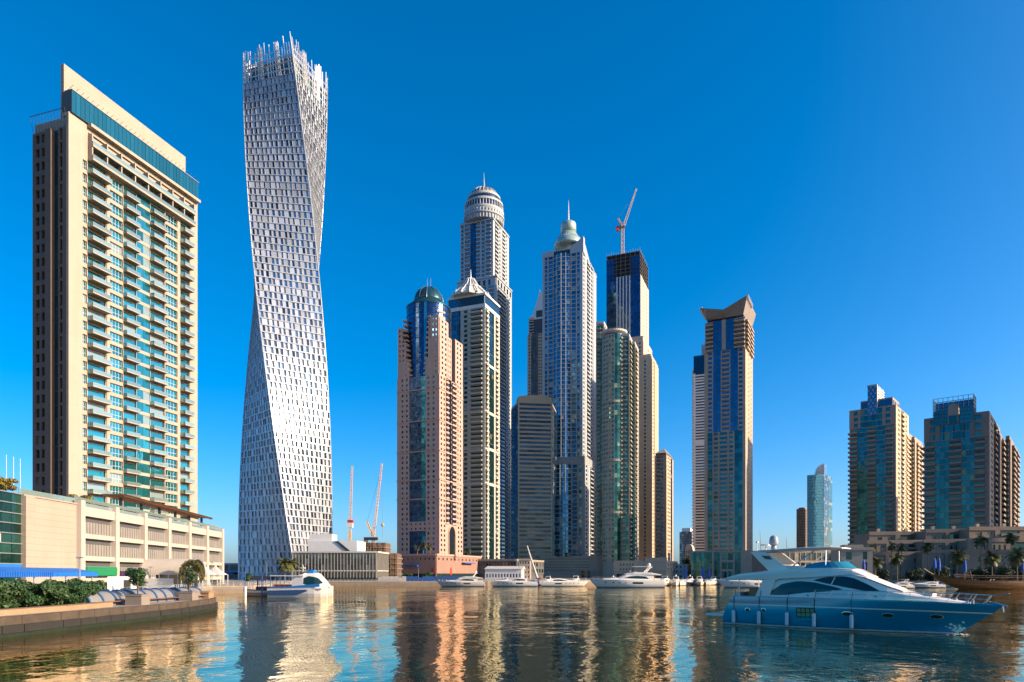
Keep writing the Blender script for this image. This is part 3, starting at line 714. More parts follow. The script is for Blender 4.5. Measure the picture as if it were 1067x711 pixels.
def pink_tower():
    Y = 450; pl = corner_plan(415, 457.5, 481.5, Y, -22)
    T = Thing('domed_tower', 'pink granite tower with a blue glass drum and green dome between stepped shoulders', 'tower', (PX(448, Y), Y + 15, GZ))
    ZB, ZM = 16.0, PZ(390, Y); F, Rr = faces_of(pl)[0], faces_of(pl)[1]
    T.part('wall', pink).prism(pl, GZ, ZM)
    ph = 3.4
    side = dict(n=2, fw=.42, fh=.48, sill=.28)
    zs = [ZB, PZ(553, Y), PZ(543, Y), ZM]
    fst = [('W', .06), ('N', .22, side), ('G', .30, dict(n=3, d=-.0, band=.22, glass=gblue, bmat=gnavy)), ('G', .11, dict(n=1, d=.1, glass=gturq2)), ('N', .25, side), ('W', .06)]
    rst = [('N', .24, dict(n=2, fw=.45, fh=.5)), ('B', .13, dict(proj=1.2, gap=.05)), ('G', .13, dict(n=1, d=.1, glass=gblue)), ('B', .22, dict(proj=1.4, gap=.05)), ('N', .22, dict(n=2, fw=.45, fh=.5)), ('W', .06)]
    facade(T, F, ZB, zs[1], ph, fst, pink, gblue, dep=.6, ext=.6)
    facade(T, F, zs[1], zs[2], ph, [('W', .06), ('N', .88, dict(n=8, fw=.35, fh=.45)), ('W', .06)], pink, gblue, dep=.6, ext=.6)
    facade(T, F, zs[2], ZM, ph, fst, pink, gblue, dep=.6, ext=.6)
    za = PZ(545, Y)
    facade(T, Rr, ZB, za, ph, [('N', .26, dict(n=2, fw=.45, fh=.5)), ('W', .48), ('N', .26, dict(n=2, fw=.45, fh=.5))], pink, gblue, dep=.6)
    facade(T, Rr, za, ZM, ph, rst, pink, gblue, dep=.6)
    facade(T, faces_of(pl)[3], ZB, ZM, ph * 2, [('N', 1, dict(n=5, fw=.45, fh=.5))], pink, gblue, dep=.5)
    # arch at the foot of the bright side
    m = MB(); cu, zc, rr = Rr.w * .5, za - 7.5, Rr.w * .15; poly = [(cu - rr, ZB), (cu + rr, ZB)] + [(cu + rr * math.cos(R(t)), zc + rr * 1.25 * math.sin(R(t))) for t in range(0, 181, 15)]
    m.add([Rr.p(a, z, .66) for a, z in poly], [tuple(range(len(poly)))]); T.one('arch_glazing', m, gdark)
    m = MB()
    arcp = [(cu + rr, ZB)] + [(cu + rr * math.cos(R(t)), zc + rr * 1.25 * math.sin(R(t))) for t in range(0, 181, 15)] + [(cu - rr, ZB)]
    for (a, z), (b, z2) in zip(arcp[:-1], arcp[1:]): m.tube(Rr.p(a, z, .8), Rr.p(b, z2, .8), .5, n=6)
    T.one('arch_surround', m, pink)
    # balcony-crossing bands
    ring = T.part('cornice', pink)
    for y in (405, 438, 470, 500, 520):
        z = PZ(y, Y)
        for FF in (F, Rr): ring.fbox(FF, -.9, FF.w + .0, z, z + .7, .58, 1.0)
    # stepped corner shoulders
    for a, b, ty, st in ((0, .10, 336, 0), (0, .19, 352, 1), (0, .27, 372, 2), (.80, 1, 328, 0), (.745, 1, 350, 1), (.68, 1, 371, 2)):
        S = sub(F, a, b); q = [S.p(0, 0, .3 - st * .1), S.p(S.w, 0, .3 - st * .1), S.p(S.w, 0, -9 + st), S.p(0, 0, -9 + st)]
        T.one('shoulder', MB().prism(q, ZM, PZ(ty, Y)), pink); n = 1 if b - a < .15 else 2
        facade(T, Face(S.p(0, 0, .3 - st * .1), S.u, S.w), ZM, PZ(ty, Y) - .5, ph, [('W', .12), ('N', .76, dict(n=n, fw=.45, fh=.48)), ('W', .12)], pink, gblue, dep=.3)
    for a, b, ty in ((0, .36, 330), (.30, .5, 345), (.66, 1.0, 342)):
        S = sub(Rr, a, b); q = [S.p(0, 0, .2), S.p(S.w, 0, .2), S.p(S.w, 0, -8), S.p(0, 0, -8)]
        T.part('shoulder', pink).prism(q, ZM, PZ(ty, Y))
        facade(T, Face(S.p(0, 0, .2), S.u, S.w), ZM, PZ(ty, Y) - .5, ph, [('W', .12), ('N', .76, dict(n=2, fw=.45, fh=.48)), ('W', .12)], pink, gblue, dep=.3)
    for k in range(12):
        z = ZM + 1 + k * 3.4
        for a, b in ((.20 - .008 * k, .34 - .015 * k), (.62 + .010 * k, .70 + .008 * k)): T.item('step_balcony', pink, MB().fbox(F, F.w * a, F.w * b, z, z + 1.1, -4, .35), 4, F.n)
    # drum, rings, dome
    cx, cy = PX(446.5, Y + 21), Y + 21; r = 22.8 * (Y + 18) / FPX
    zd0, zd1 = ZM - 4, PZ(311, Y)
    dm = T.part('drum_glazing', gblue); nseg = 40; z = zd0
    while z < zd1 - .5:
        for k in range(nseg):
            a0, a1 = 2 * math.pi * k / nseg, 2 * math.pi * (k + .97) / nseg
            dm.quad((cx + r * math.cos(a0), cy + r * math.sin(a0), z + .2), (cx + r * math.cos(a1), cy + r * math.sin(a1), z + .2), (cx + r * math.cos(a1), cy + r * math.sin(a1), min(z + 3.2, zd1)), (cx + r * math.cos(a0), cy + r * math.sin(a0), min(z + 3.2, zd1)))
        z += 3.4
    T.part('drum_core', darkst).lathe([(r - .3, zd0), (r - .3, zd1)], (cx, cy, 0), 40)
    rg = T.part('drum_ring', gnavy)
    z = zd0
    while z < zd1: rg.lathe([(r + .05, z - .25), (r + .35, z - .2), (r + .35, z + .2), (r + .05, z + .25)], (cx, cy, 0), 40, cap=False); z += 6.8
    T.part('drum_pier', gturq2).box(cx - 1.1, cx + .7, cy - r - .6, cy - r + 1, zd0, zd1)
    for k in range(4):
        T.part('drum_balcony', pink).lathe([(r + .1, 0), (r + 1.2, .1), (r + 1.2, 1.2), (r + .1, 1.2)], (cx, cy, zd1 - 4 - k * 3.6), 40, cap=False) if False else None
        a0, a1 = R(-62), R(-38)
        pts = [Vector((cx + (r + .9) * math.cos(a0 + (a1 - a0) * i / 4), cy + (r + .9) * math.sin(a0 + (a1 - a0) * i / 4))) for i in range(5)] + [Vector((cx + (r - .5) * math.cos(a1 - (a1 - a0) * i / 4), cy + (r - .5) * math.sin(a1 - (a1 - a0) * i / 4))) for i in range(5)]
        T.part('drum_balcony', pink).prism(pts, zd1 - 6 - k * 3.6, zd1 - 4.8 - k * 3.6)
    dg = mat('green_dome_cladding', (.02, .075, .10), .35, metal=.5, var=.2, scale=.1, streak=.3)
    rd = 15.5 * (Y + 13) / FPX; zt = PZ(294.5, Y + 13)
    T.part('dome_ring', dg, True).lathe([(r + .3, zd1), (r + .4, zd1 + 1), (r - 1.5, zd1 + 2.2), (rd + .8, zd1 + 4.5), (rd + .5, zd1 + 5.2)], (cx, cy, 0), 40)
    prof = [(rd * math.cos(R(t)), zd1 + 5 + (zt - zd1 - 5) * math.sin(R(t))) for t in range(0, 91, 10)]; prof[-1] = (.05, prof[-1][1])
    T.part('dome', dg, True).lathe(prof, (cx, cy, 0), 32)
    rib = T.part('dome_rib', mat('dome_rib', (0.14, 0.234, 0.25), .4, metal=.4))
    for k in range(12):
        a = 2 * math.pi * k / 12; rib.path([(cx + (p[0] + .1) * math.cos(a), cy + (p[0] + .1) * math.sin(a), p[1] + .1) for p in prof[:-1]], .16, n=4)
    for dx in (-.8, 1.4): T.one('antenna', MB().tube((cx + dx, cy, zt - .5), (cx + dx, cy, PZ(284, Y + 13)), .2, .08), steel)
    T.finish()
    # its base
    q = corner_plan(410, 454.5, 501, 418, -20); B = Thing('podium_block', 'low rose stone podium below the pink tower with a row of square windows', 'building', (PX(455, 425), 425, GZ))
    zt = 16.8; B.part('wall', pinkdk).prism(q, GZ, zt)
    for FF, n in ((faces_of(q)[0], 10), (faces_of(q)[1], 12)):
        facade(B, FF, 10.2, zt - .6, 5.5, [('N', 1, dict(n=n, fw=.3, fh=.22, sill=.55))], pinkdk, gdark, dep=.4)
        facade(B, FF, GZ + 3.6, 10.2, 6.6, [('W', 1)], pinkdk, gdark, dep=.4)
        B.part('shopfront', gblack).fbox(FF, .5, FF.w - .5, GZ, GZ + 3.4, .02, .2)
        B.part('coping', pink).fbox(FF, -.4, FF.w, zt - .6, zt + .5, -.3, .8)
    FF = faces_of(q)[0]; B.one('canopy', MB().fbox(FF, FF.w * .30, FF.w * .62, 9.5, 10.3, .41, 3.6), bluefab)
    FF = faces_of(q)[1]; B.one('canopy', MB().fbox(FF, FF.w * .52, FF.w * .75, 11.8, 12.4, .41, 3.0), bluefab)
    FF = faces_of(q)[0]; B.one('red_banner', MB().fbox(FF, FF.w * .9, FF.w * .955, 5.0, 8.6, .41, .6), reds)
    FF = faces_of(q)[1]; B.one('red_banner', MB().fbox(FF, FF.w * .27, FF.w * .30, 4.2, 8.8, .41, .6), reds); B.one('red_banner', MB().fbox(FF, FF.w * .94, FF.w * .97, 4.2, 8.8, .41, .6), reds)
    B.finish()
gturq2 = glass('bright_turquoise_glass', (.04, .25, .30), .8, .05, .4, 0)
pink_tower()

# ------------------------------------------------------------------ cream green tower with ribbed crown
def crown_tower():
    Y = 505; pl = corner_plan(467, 505, 520, Y, -22); F, Rr, _, L = faces_of(pl); ZM = PZ(306, Y)
    T = Thing('crowned_tower', 'cream tower with pale ribbed pyramid crown and dark green glass panels', 'tower', (PX(495, Y), Y + 15, GZ))
    bal = mat('cream_balcony', (.40, .39, .34), .75, var=.1, streak=.4, fine=.05)
    T.part('wall', bal).prism(pl, GZ, ZM); ph = 3.55
    facade(T, F, 14, ZM - 10, ph, [('W', .09), ('G', .26, dict(n=4, d=.0, band=.06, glass=gnavyg, bmat=gdark)), ('W', .07), ('N', .13, dict(n=1, fw=.7, fh=.6)), ('W', .07, dict(d=.3)), ('B', .32, dict(proj=2.0, gap=.03)), ('W', .05)], bal, ggreen, dep=.6, ext=.5)
    facade(T, Rr, 14, ZM - 10, ph, [('B', .16, dict(proj=2.0, gap=.03)), ('W', .08), ('G', .36, dict(n=3, d=.0, band=.08, glass=gtealdk, bmat=gdark)), ('W', .1), ('B', .2, dict(proj=1.5)), ('W', .1)], bal, ggreen, dep=.6)
    for FF in (F, Rr):
        T.part('top_frame', whitep).fbox(FF, -.6, FF.w + (0.6 if FF is F else 0), ZM - 10, ZM - 7.4, 0, .7)
        T.part('top_glazing', gnavyg).fbox(FF, .5, FF.w - .5, ZM - 7.4, ZM - 1.0, .0, .3)
        T.part('top_frame', whitep).fbox(FF, -.9, FF.w + (.9 if FF is F else 0), ZM - 1, ZM + .6, 0, 1.0)
        for y in (468, 505, 380, 430): T.one('band', MB().fbox(FF, 0, FF.w, PZ(y, Y), PZ(y, Y) + 2.2, .1, .75), bal)
    # ribbed crown
    c = (pl[0] + pl[1] + pl[2] + pl[3]) / 4; cx, cy = PX(490.5, Y + 14), Y + 14; rr = 21.5 * (Y + 10) / FPX
    crm = mat('pale_crown', (.50, .48, .43), .6, metal=.1, var=.12, streak=.4)
    zt = PZ(290.5, Y + 14); ps = [(rr, ZM + .6), (rr * .97, ZM + 2.4), (rr * .80, ZM + 4.6), (rr * .62, ZM + 7.2), (rr * .52, ZM + 9.0), (rr * .40, ZM + 10.2), (rr * .16, zt - .8), (.3, zt)]
    T.part('crown', crm).lathe(ps, (cx, cy, 0), 8)
    rb = T.part('crown_rib', whitep)
    for k in range(16):
        a = 2 * math.pi * k / 16; f = .97
        rb.path([(cx + (p[0] * f + .3) * math.cos(a), cy + (p[0] * f + .3) * math.sin(a), p[1] + .4) for p in ps[:-1]], .42, n=4)
        rb.lathe([(.75, 0), (.5, 1.6), (.05, 3.4)], (cx + rr * .93 * math.cos(a), cy + rr * .93 * math.sin(a), ZM + 1.6), 6)
    T.part('crown_lantern', crm).lathe([(rr * .5 + .6, ZM + 8.6), (rr * .5 + .6, ZM + 9.8)], (cx, cy, 0), 16)
    T.one('spire', MB().tube((cx, cy, zt), (cx, cy, PZ(281, Y + 14)), .7, .15), whitep)
    T.finish()
gnavyg = glass('dark_teal_glass', (.05, .14, .20), .8, .05, .3, .03)
gtealdk = glass('mid_teal_glass', (.02, .105, .11), .8, .05, .3, .03, (.16, .16, .08))
crown_tower()

# ------------------------------------------------------------------ tallest tower with ringed dome and spire
def ringed_tower():
    Y = 690; pl = corner_plan(480.5, 513.5, 529.5, Y, -22); F, Rr = faces_of(pl)[:2]; ZM = PZ(226, Y)
    T = Thing('spired_tower', 'tallest pale grey tower topped by a ringed dome and thin spire, behind the crowned tower', 'tower', (PX(505, Y), Y + 20, GZ))
    T.part('wall', greywh).prism(pl, GZ, ZM); ph = 4.0
    fs = [('N', .1, dict(n=1, fw=.7, fh=.65)), ('W', .03, dict(d=.6)), ('B', .17, dict(proj=1.4, gap=.04, hgt=.8)), ('G', .20, dict(n=2, d=0, band=.1, glass=gnavy, bmat=gnavy)), ('B', .13, dict(proj=1.6, gap=.04)), ('W', .03, dict(d=.6)), ('N', .12, dict(n=1, fw=.75, fh=.65)), ('W', .03, dict(d=.6)), ('B', .16, dict(proj=1.6, gap=.04)), ('W', .05)]
    rs = [('W', .08), ('B', .22, dict(proj=1.6, gap=.04)), ('N', .14, dict(n=1, fw=.5)), ('W', .06, dict(d=.5)), ('B', .2, dict(proj=1.5, gap=.04)), ('N', .14, dict(n=1, fw=.5)), ('W', .1)]
    facade(T, F, PZ(330, Y), ZM - 3, ph, fs, greywh, gwhite, dep=.7, ext=.6); facade(T, Rr, PZ(330, Y), ZM - 3, ph, rs, greywh, gwhite, dep=.7)
    # wider lower shaft
    p2 = corner_plan(477, 517, 532.5, Y - 5, -22); F2, R2 = faces_of(p2)[:2]; Z2 = PZ(291, Y)
    T.part('lower_shaft', greywh).prism(p2, GZ, Z2)
    facade(T, F2, 14, Z2 - 8, ph, fs, greywh, gwhite, dep=.7, ext=.6)
    facade(T, R2, 14, Z2 - 8, ph, [('W', .06), ('B', .3, dict(proj=1.8, gap=.03)), ('B', .3, dict(proj=1.8, gap=.03)), ('N', .12, dict(n=1, fw=.5)), ('W', .08, dict(d=.6)), ('N', .12, dict(n=1, fw=.5)), ('W', .1)], greywh, gwhite, dep=.7)
    facade(T, F2, Z2 - 8, Z2, 8, [('W', .1), ('N', .3, dict(n=2, fw=.5, fh=.7, sill=.1)), ('W', .1), ('N', .4, dict(n=3, fw=.5, fh=.7, sill=.1)), ('W', .1)], greywh, gnavy, dep=.8)
    facade(T, R2, Z2 - 8, Z2, 8, [('N', 1, dict(n=5, fw=.5, fh=.7, sill=.1))], greywh, gnavy, dep=.8)
    for FF in (F2, R2): T.part('cornice', greywh).fbox(FF, -1.4, FF.w + (1.4 if FF is F2 else 0), Z2, Z2 + 1.2, -.5, 1.6)
    # pediments
    for FF, k in ((F, 0), (Rr, 1)):
        T.part('cornice', greywh).fbox(FF, -1.2, FF.w + (1.2 if k == 0 else 0), ZM - 3, ZM - 1.6, 0, 1.5)
        T.part('upper_band', greywh).fbox(FF, 0, FF.w, ZM - 1.6, ZM, 0, .5)
    # ringed dome
    cx, cy = PX(504.3, Y + 18), Y + 18; r0 = 20.3 * (Y + 18) / FPX; Yd = Y + 18
    def z(y): return PZ(y, Yd)
    T.part('drum', greywh).lathe([(r0 * .97, z(236)), (r0, z(226)), (r0 * 1.02, z(225)), (r0 * 1.02, z(223)), (r0 * .95, z(222.8))], (cx, cy, 0), 48)
    T.part('drum_glazing', gnavy).lathe([(r0 * .93, z(223)), (r0 * .93, z(214))], (cx, cy, 0), 48)
    for k in range(40):
        a = 2 * math.pi * k / 40; T.item('drum_rib', greywh, MB().tube((cx + r0 * .99 * math.cos(a), cy + r0 * .99 * math.sin(a), z(236)), (cx + r0 * 1.01 * math.cos(a), cy + r0 * 1.01 * math.sin(a), z(226.5)), .5, n=5), 1, Vector((math.cos(a), math.sin(a), 0)))
    T.part('ring', greywh).lathe([(r0 * .99, z(231.5)), (r0 * 1.05, z(231)), (r0 * 1.05, z(229.8)), (r0 * .99, z(229.5))], (cx, cy, 0), 48)
    for k in range(40):
        a = 2 * math.pi * k / 40; m = MB().tube((cx + r0 * .96 * math.cos(a), cy + r0 * .96 * math.sin(a), z(223)), (cx + r0 * .96 * math.cos(a), cy + r0 * .96 * math.sin(a), z(217.5)), .55, n=6)
        T.item('drum_column', greywh, m, 1, Vector((math.cos(a), math.sin(a), 0)))
    T.part('ring', greywh).lathe([(r0 * .92, z(217.6)), (r0 * 1.0, z(217.2)), (r0 * .98, z(214.8)), (r0 * .86, z(213.5))], (cx, cy, 0), 48)
    T.part('drum_glazing', gnavy).lathe([(r0 * .80, z(214)), (r0 * .80, z(208))], (cx, cy, 0), 48)
    T.part('ring', greywh).lathe([(r0 * .80, z(210.5)), (r0 * .86, z(210)), (r0 * .84, z(207.5)), (r0 * .70, z(206))], (cx, cy, 0), 48)
    pr = [(r0 * .70 * math.cos(R(t)), z(206.3) + (z(197.6) - z(206.3)) * math.sin(R(t))) for t in range(0, 91, 10)]; pr[-1] = (.1, pr[-1][1])
    T.part('dome', mat('bronze_dome', (0.234, 0.203, 0.172), .5, metal=.3, var=.2), True).lathe(pr, (cx, cy, 0), 36)
    for k in range(24):
        a = 2 * math.pi * k / 24; T.part('dome_rib', greywh).path([(cx + (p[0] + .1) * math.cos(a), cy + (p[0] + .1) * math.sin(a), p[1] + .1) for p in pr[:8]], .4, n=4)
    T.one('spire', MB().lathe([(1.3, z(198)), (.9, z(195)), (.6, z(190)), (.12, z(180))], (cx, cy, 0), 10), greywh)
    T.finish()
greywh = mat('grey_white_render', (.36, .385, .40), .75, var=.10, streak=.5, fine=.05)
ringed_tower()

# ------------------------------------------------------------------ dark ribbon-window slab
gdeep = glass('deep_dark_glass', (.035, .055, .065), .6, .06, .5, .05, (.16, .13, .10))  # very dark window glass
def slab_tower():
    Y = 600; T = Thing('office_slab', 'dark ribbon window slab with beige floor bands between two tall towers', 'building', (PX(552, Y), Y + 12, GZ))
    a, b = at(540, 0, Y), at(575, 0, Y + 4); l = at(532.8, 0, Y + 26)
    pl = [Vector((a.x, a.y)), Vector((b.x, b.y)), Vector((b.x + 6, b.y + 34)), Vector((l.x, l.y))]
    ZM = PZ(418, Y); bandm = mat('tan_floor_band', (.40, .29, .185), .8, var=.12, streak=.5, fine=.06); T.part('wall', bandm).prism(pl, GZ, ZM); F = faces_of(pl)[0]; L = faces_of(pl)[3]
    facade(T, F, 10, ZM - 2, 3.75, [('W', .03), ('R', .94, dict(sp=.46, n=4)), ('W', .03)], bandm, gdeep, dep=.9, ext=.3)
    facade(T, L, 10, ZM - 2, 3.75, [('G', 1, dict(n=5, d=.2, band=.12, glass=gnavyg, bmat=gdark))], taupe, gdark, dep=.3)
    facade(T, faces_of(pl)[1], 10, ZM - 2, 3.75, [('G', 1, dict(n=6, d=.2, band=.12, glass=gnavyg, bmat=gdark))], bandm, gdark, dep=.3)
    # slightly arched roof parapet
    n = 10; top = [ZM + 5.5 * math.sin(math.pi * (.25 + .5 * i / n)) for i in range(n + 1)]; m = T.part('parapet', bandm)
    for i in range(n):
        u0, u1 = F.w * i / n, F.w * (i + 1) / n
        m.add([F.p(u0, ZM - 2, 1), F.p(u1, ZM - 2, 1), F.p(u1, top[i + 1], 1), F.p(u0, top[i], 1), F.p(u0, ZM - 2, -12), F.p(u1, ZM - 2, -12), F.p(u1, top[i + 1], -12), F.p(u0, top[i], -12)],
              [(0, 1, 2, 3), (3, 2, 6, 7), (5, 4, 7, 6), (0, 3, 7, 4), (1, 5, 6, 2), (0, 4, 5, 1)])
    T.finish()
slab_tower()

def slant_tower():
    Y = 800; pl = corner_plan(550, 566, 575, Y, -22); F, Rr = faces_of(pl)[:2]; ZM = PZ(347, Y)
    T = Thing('slant_topped_tower', 'far blue glass tower with a sloping pale crown, half hidden behind the domed white tower', 'tower', (PX(562, Y), Y + 12, GZ))
    T.part('wall', sandy).prism(pl, GZ, ZM)
    facade(T, F, 100, ZM, 3.8, [('W', .03), ('N', .16, dict(n=1, fw=.6)), ('W', .03), ('G', .45, dict(n=4, d=.0, band=.05, glass=gnavy, bmat=gnavy)), ('N', .28, dict(n=2, fw=.6)), ('W', .05)], sandy, gnavy, dep=.5, ext=.5)
    facade(T, Rr, 100, ZM, 3.8, [('N', 1, dict(n=3, fw=.5))], sandy, gnavy, dep=.5)
    p2 = corner_plan(551.5, 568, 576, Y + 2, -22); Z2 = PZ(330, Y); F2 = faces_of(p2)[0]
    T.part('upper_glazing', gnavy).prism(p2, ZM, Z2)
    for k in range(6): T.part('balcony_slab', sandy).fbox(F2, -1.2, F2.w * .3, ZM + 2 + k * 3.4, ZM + 3 + k * 3.4, -2, 1.2)
    # sloping crown: concave top rising to the right
    m = T.part('crown', whitep); n = 8
    for i in range(n):
        t0, t1 = i / n, (i + 1) / n; h = lambda t: Z2 + 2 + (PZ(303, Y) - Z2 - 2) * min(1, t / .62) ** 1.9
        u0, u1 = F2.w * t0, F2.w * t1
        m.add([F2.p(u0, Z2 - 1, .3), F2.p(u1, Z2 - 1, .3), F2.p(u1, h(t1), .3), F2.p(u0, h(t0), .3), F2.p(u0, Z2 - 1, -14), F2.p(u1, Z2 - 1, -14), F2.p(u1, h(t1), -14), F2.p(u0, h(t0), -14)],
              [(0, 1, 2, 3), (3, 2, 6, 7), (5, 4, 7, 6), (0, 3, 7, 4), (1, 5, 6, 2)])
    T.part('crown_glazing', gblue).fbox(F2, F2.w * .45, F2.w * .95, Z2 + 1, Z2 + 9, .31, .5)
    T.one('crown_mast', MB().tube(F2.p(F2.w * .62, PZ(304, Y), -2), F2.p(F2.w * .62, PZ(299, Y), -2), .5, .2), steel)
    T.finish()
slant_tower()

# ------------------------------------------------------------------ white blue tower with bowed front and drum
def bowed_tower():
    Y = 640; T = Thing('bowed_tower', 'white and blue tower with a bowed glass front, pale green drum and tall spire', 'tower', (PX(595, Y), Y + 16, GZ))
    wb = mat('blue_white_render', (.345, .37, .40), .6, var=.08, streak=.5, fine=.04)
    def shaft(xl, xc, xr, z0, z1, Yc):
        pl = corner_plan(xl, xc, xr, Yc, -20); F, Rr = faces_of(pl)[:2]; T.part('wall', wb).prism(pl, GZ, z1)
        fs = [('W', .03, dict(d=.5)), ('N', .08, dict(n=1, fw=.82, fh=.76, sill=.12)), ('W', .02, dict(d=.4)), ('N', .12, dict(n=1, fw=.92, fh=.78, sill=.12)), ('W', .02, dict(d=.4)), ('G', .44, dict(n=1, d=-.0, band=.1, glass=gwblue)), ('W', .02, dict(d=.4)), ('N', .12, dict(n=1, fw=.92, fh=.78, sill=.12)), ('W', .02, dict(d=.4)), ('N', .08, dict(n=1, fw=.82, fh=.76, sill=.12)), ('W', .05, dict(d=.5))]
        rs = [('N', .15, dict(n=1, fw=.5, fh=.6)), ('W', .12, dict(d=.4)), ('B', .25, dict(proj=1.8, gap=.04)), ('W', .06), ('N', .18, dict(n=1, fw=.6, fh=.6)), ('W', .24, dict(d=.6))]
        facade(T, F, z0, z1, 4.0, fs, wb, gwblue, dep=.7, ext=.9); facade(T, Rr, z0, z1, 4.0, rs, wb, gwblue, dep=.7)
        # bowed glass front with balcony lines
        a, b = F.p(F.w * .26, 0, .2), F.p(F.w * .70, 0, .2); mid = (a + b) / 2; ch = (b - a).length; sag = ch * .16
        rad = (ch * ch / 4 + sag * sag) / (2 * sag); cc = mid - F.n * (rad - sag); half = math.asin(ch / 2 / rad); base = math.atan2(F.n.y, F.n.x); N = 8
        arc = [Vector((cc.x + rad * math.cos(base - half + 2 * half * i / N), cc.y + rad * math.sin(base - half + 2 * half * i / N))) for i in range(N + 1)]
        cw = MB(); nf = int((z1 - z0) / 4.0); ph = (z1 - z0) / nf
        core = T.part('bow_core', darkst); core.prism([p - Vector(F.n[:2]) * .25 for p in arc], z0, z1 - .5)
        for k in range(nf):
            for i in range(N):
                p, q = arc[i], arc[i + 1]
                cw.quad((p.x, p.y, z0 + k * ph + .5), (q.x, q.y, z0 + k * ph + .5), (q.x, q.y, z0 + (k + 1) * ph - .05), (p.x, p.y, z0 + (k + 1) * ph - .05))
            o = [p + (p - Vector(cc[:2])).normalized() * .75 for p in arc]
            T.item('balcony_band', wb, MB().prism(o + list(reversed(arc)), z0 + k * ph - .25, z0 + k * ph + .48), ch * .7, F.n)
        T.one('bow_glazing', cw, gwblue)
        for i in (2, 4, 6): T.part('bow_pier', wb).prism([arc[i] + Vector((-.35, -.9)), arc[i] + Vector((.35, -.9)), arc[i] + Vector((.35, .3)), arc[i] + Vector((-.35, .3))], z0, z1)
        return pl, F, Rr
    pl, F, Rr = shaft(566.5, 606.5, 620, PZ(476, Y), PZ(262, Y), Y)
    p2, F2, R2 = shaft(562.5, 609, 625.5, 20, PZ(484, Y), Y - 4)
    for FF in (F2, R2): T.part('plant_band', mat('grey_louvre_band', (0.281, 0.281, 0.289), .6, var=.15)).fbox(FF, 0, FF.w, PZ(484, Y), PZ(476, Y), -1, .6)
    T.part('plant_core', wb).prism(p2, PZ(484, Y), PZ(476, Y) - .1)
    # corner fins with raking tops
    ZM = PZ(262, Y); m = T.part('corner_fin', wb)
    def fin(FF, u0, u1, za, zl, zr, d0=-4, d1=1.3):
        m.add([FF.p(u0, za, d1), FF.p(u1, za, d1), FF.p(u1, zr, d1), FF.p(u0, zl, d1), FF.p(u0, za, d0), FF.p(u1, za, d0), FF.p(u1, zr, d0), FF.p(u0, zl, d0)],
              [(0, 1, 2, 3), (3, 2, 6, 7), (5, 4, 7, 6), (0, 3, 7, 4), (1, 5, 6, 2), (0, 4, 5, 1)])
    fin(F, -1.6, F.w * .26, ZM - 1, ZM + 3.5, ZM + 5.5); fin(F, F.w * .70, F.w + 1.6, ZM - 1, ZM + 5, ZM + 13.5)
    fin(Rr, 1.31, Rr.w * .45, ZM - 1, ZM + 12, ZM + 1.2); fin(Rr, Rr.w * .55, Rr.w + 1.6, ZM - 1, ZM + .6, ZM - 3)
    T.part('cap_storey', wb).prism(grow(pl, -1.5), ZM, ZM + 5)
    for i in range(9):
        T.part('cap_window', gdark).fbox(F, F.w * (.28 + .045 * i), F.w * (.305 + .045 * i), ZM + 1, ZM + 4, -1.2, .05)
    # drum
    cx, cy = PX(592.3, Y + 16), Y + 15; Yd = Y + 15; z = lambda y: PZ(y, Yd); r = lambda p: p * Yd / FPX
    T.part('drum', domegreen, True).lathe([(r(14.8), z(258)), (r(14.8), z(256)), (r(13.6), z(252.5)), (r(11.3), z(249)), (r(9.2), z(245.5)), (r(8.2), z(244))], (cx, cy, 0), 40)
    for k in range(44):
        a = 2 * math.pi * k / 44; T.part('drum_fin', domegreen).tube((cx + r(13.9) * math.cos(a), cy + r(13.9) * math.sin(a), z(257)), (cx + r(11.9) * math.cos(a), cy + r(11.9) * math.sin(a), z(249.5)), .3, n=4)
    T.part('lantern', domegreen, True).lathe([(r(7.9), z(244.2)), (r(7.9), z(234.5)), (r(7.3), z(233)), (r(4.6), z(231.8)), (.2, z(230.8))], (cx, cy, 0), 36)
    T.one('spire', MB().lathe([(.9, z(232)), (.6, z(222)), (.15, z(209))], (cx, cy, 0), 8), whitep)
    T.finish()
    q = corner_plan(563, 629.5, 641, 580, -12); B = Thing('podium_block', 'grey beige podium with pierced screen wall and sunlit end below the bowed tower', 'building', (PX(600, 585), 590, GZ))
    zt = PZ(580, 580); B.part('wall', greybeige).prism(q, GZ, zt); FF, RR_ = faces_of(q)[:2]
    facade(B, FF, 7, zt - 1, 2.2, [('N', .78, dict(n=26, fw=.5, fh=.5)), ('W', .22)], greybeige, gblack, dep=.4, ext=.4)
    facade(B, RR_, GZ, zt - 1, 3, [('W', 1)], sandy, gblack, dep=.4)
    B.part('coping', greybeige).fbox(FF, -.5, FF.w + .5, zt - 1, zt + .6, -.3, .7); B.part('coping', sandy).fbox(RR_, .71, RR_.w, zt - 1, zt + .6, -.3, .7)
    B.part('shopfront', gblack).fbox(FF, FF.w * .65, FF.w * .78, GZ, GZ + 6, .41, .5)
    B.finish()
gwblue = glass('blue_white_glass', (.075, .19, .27), .8, .05, .4, .10)
bowed_tower()

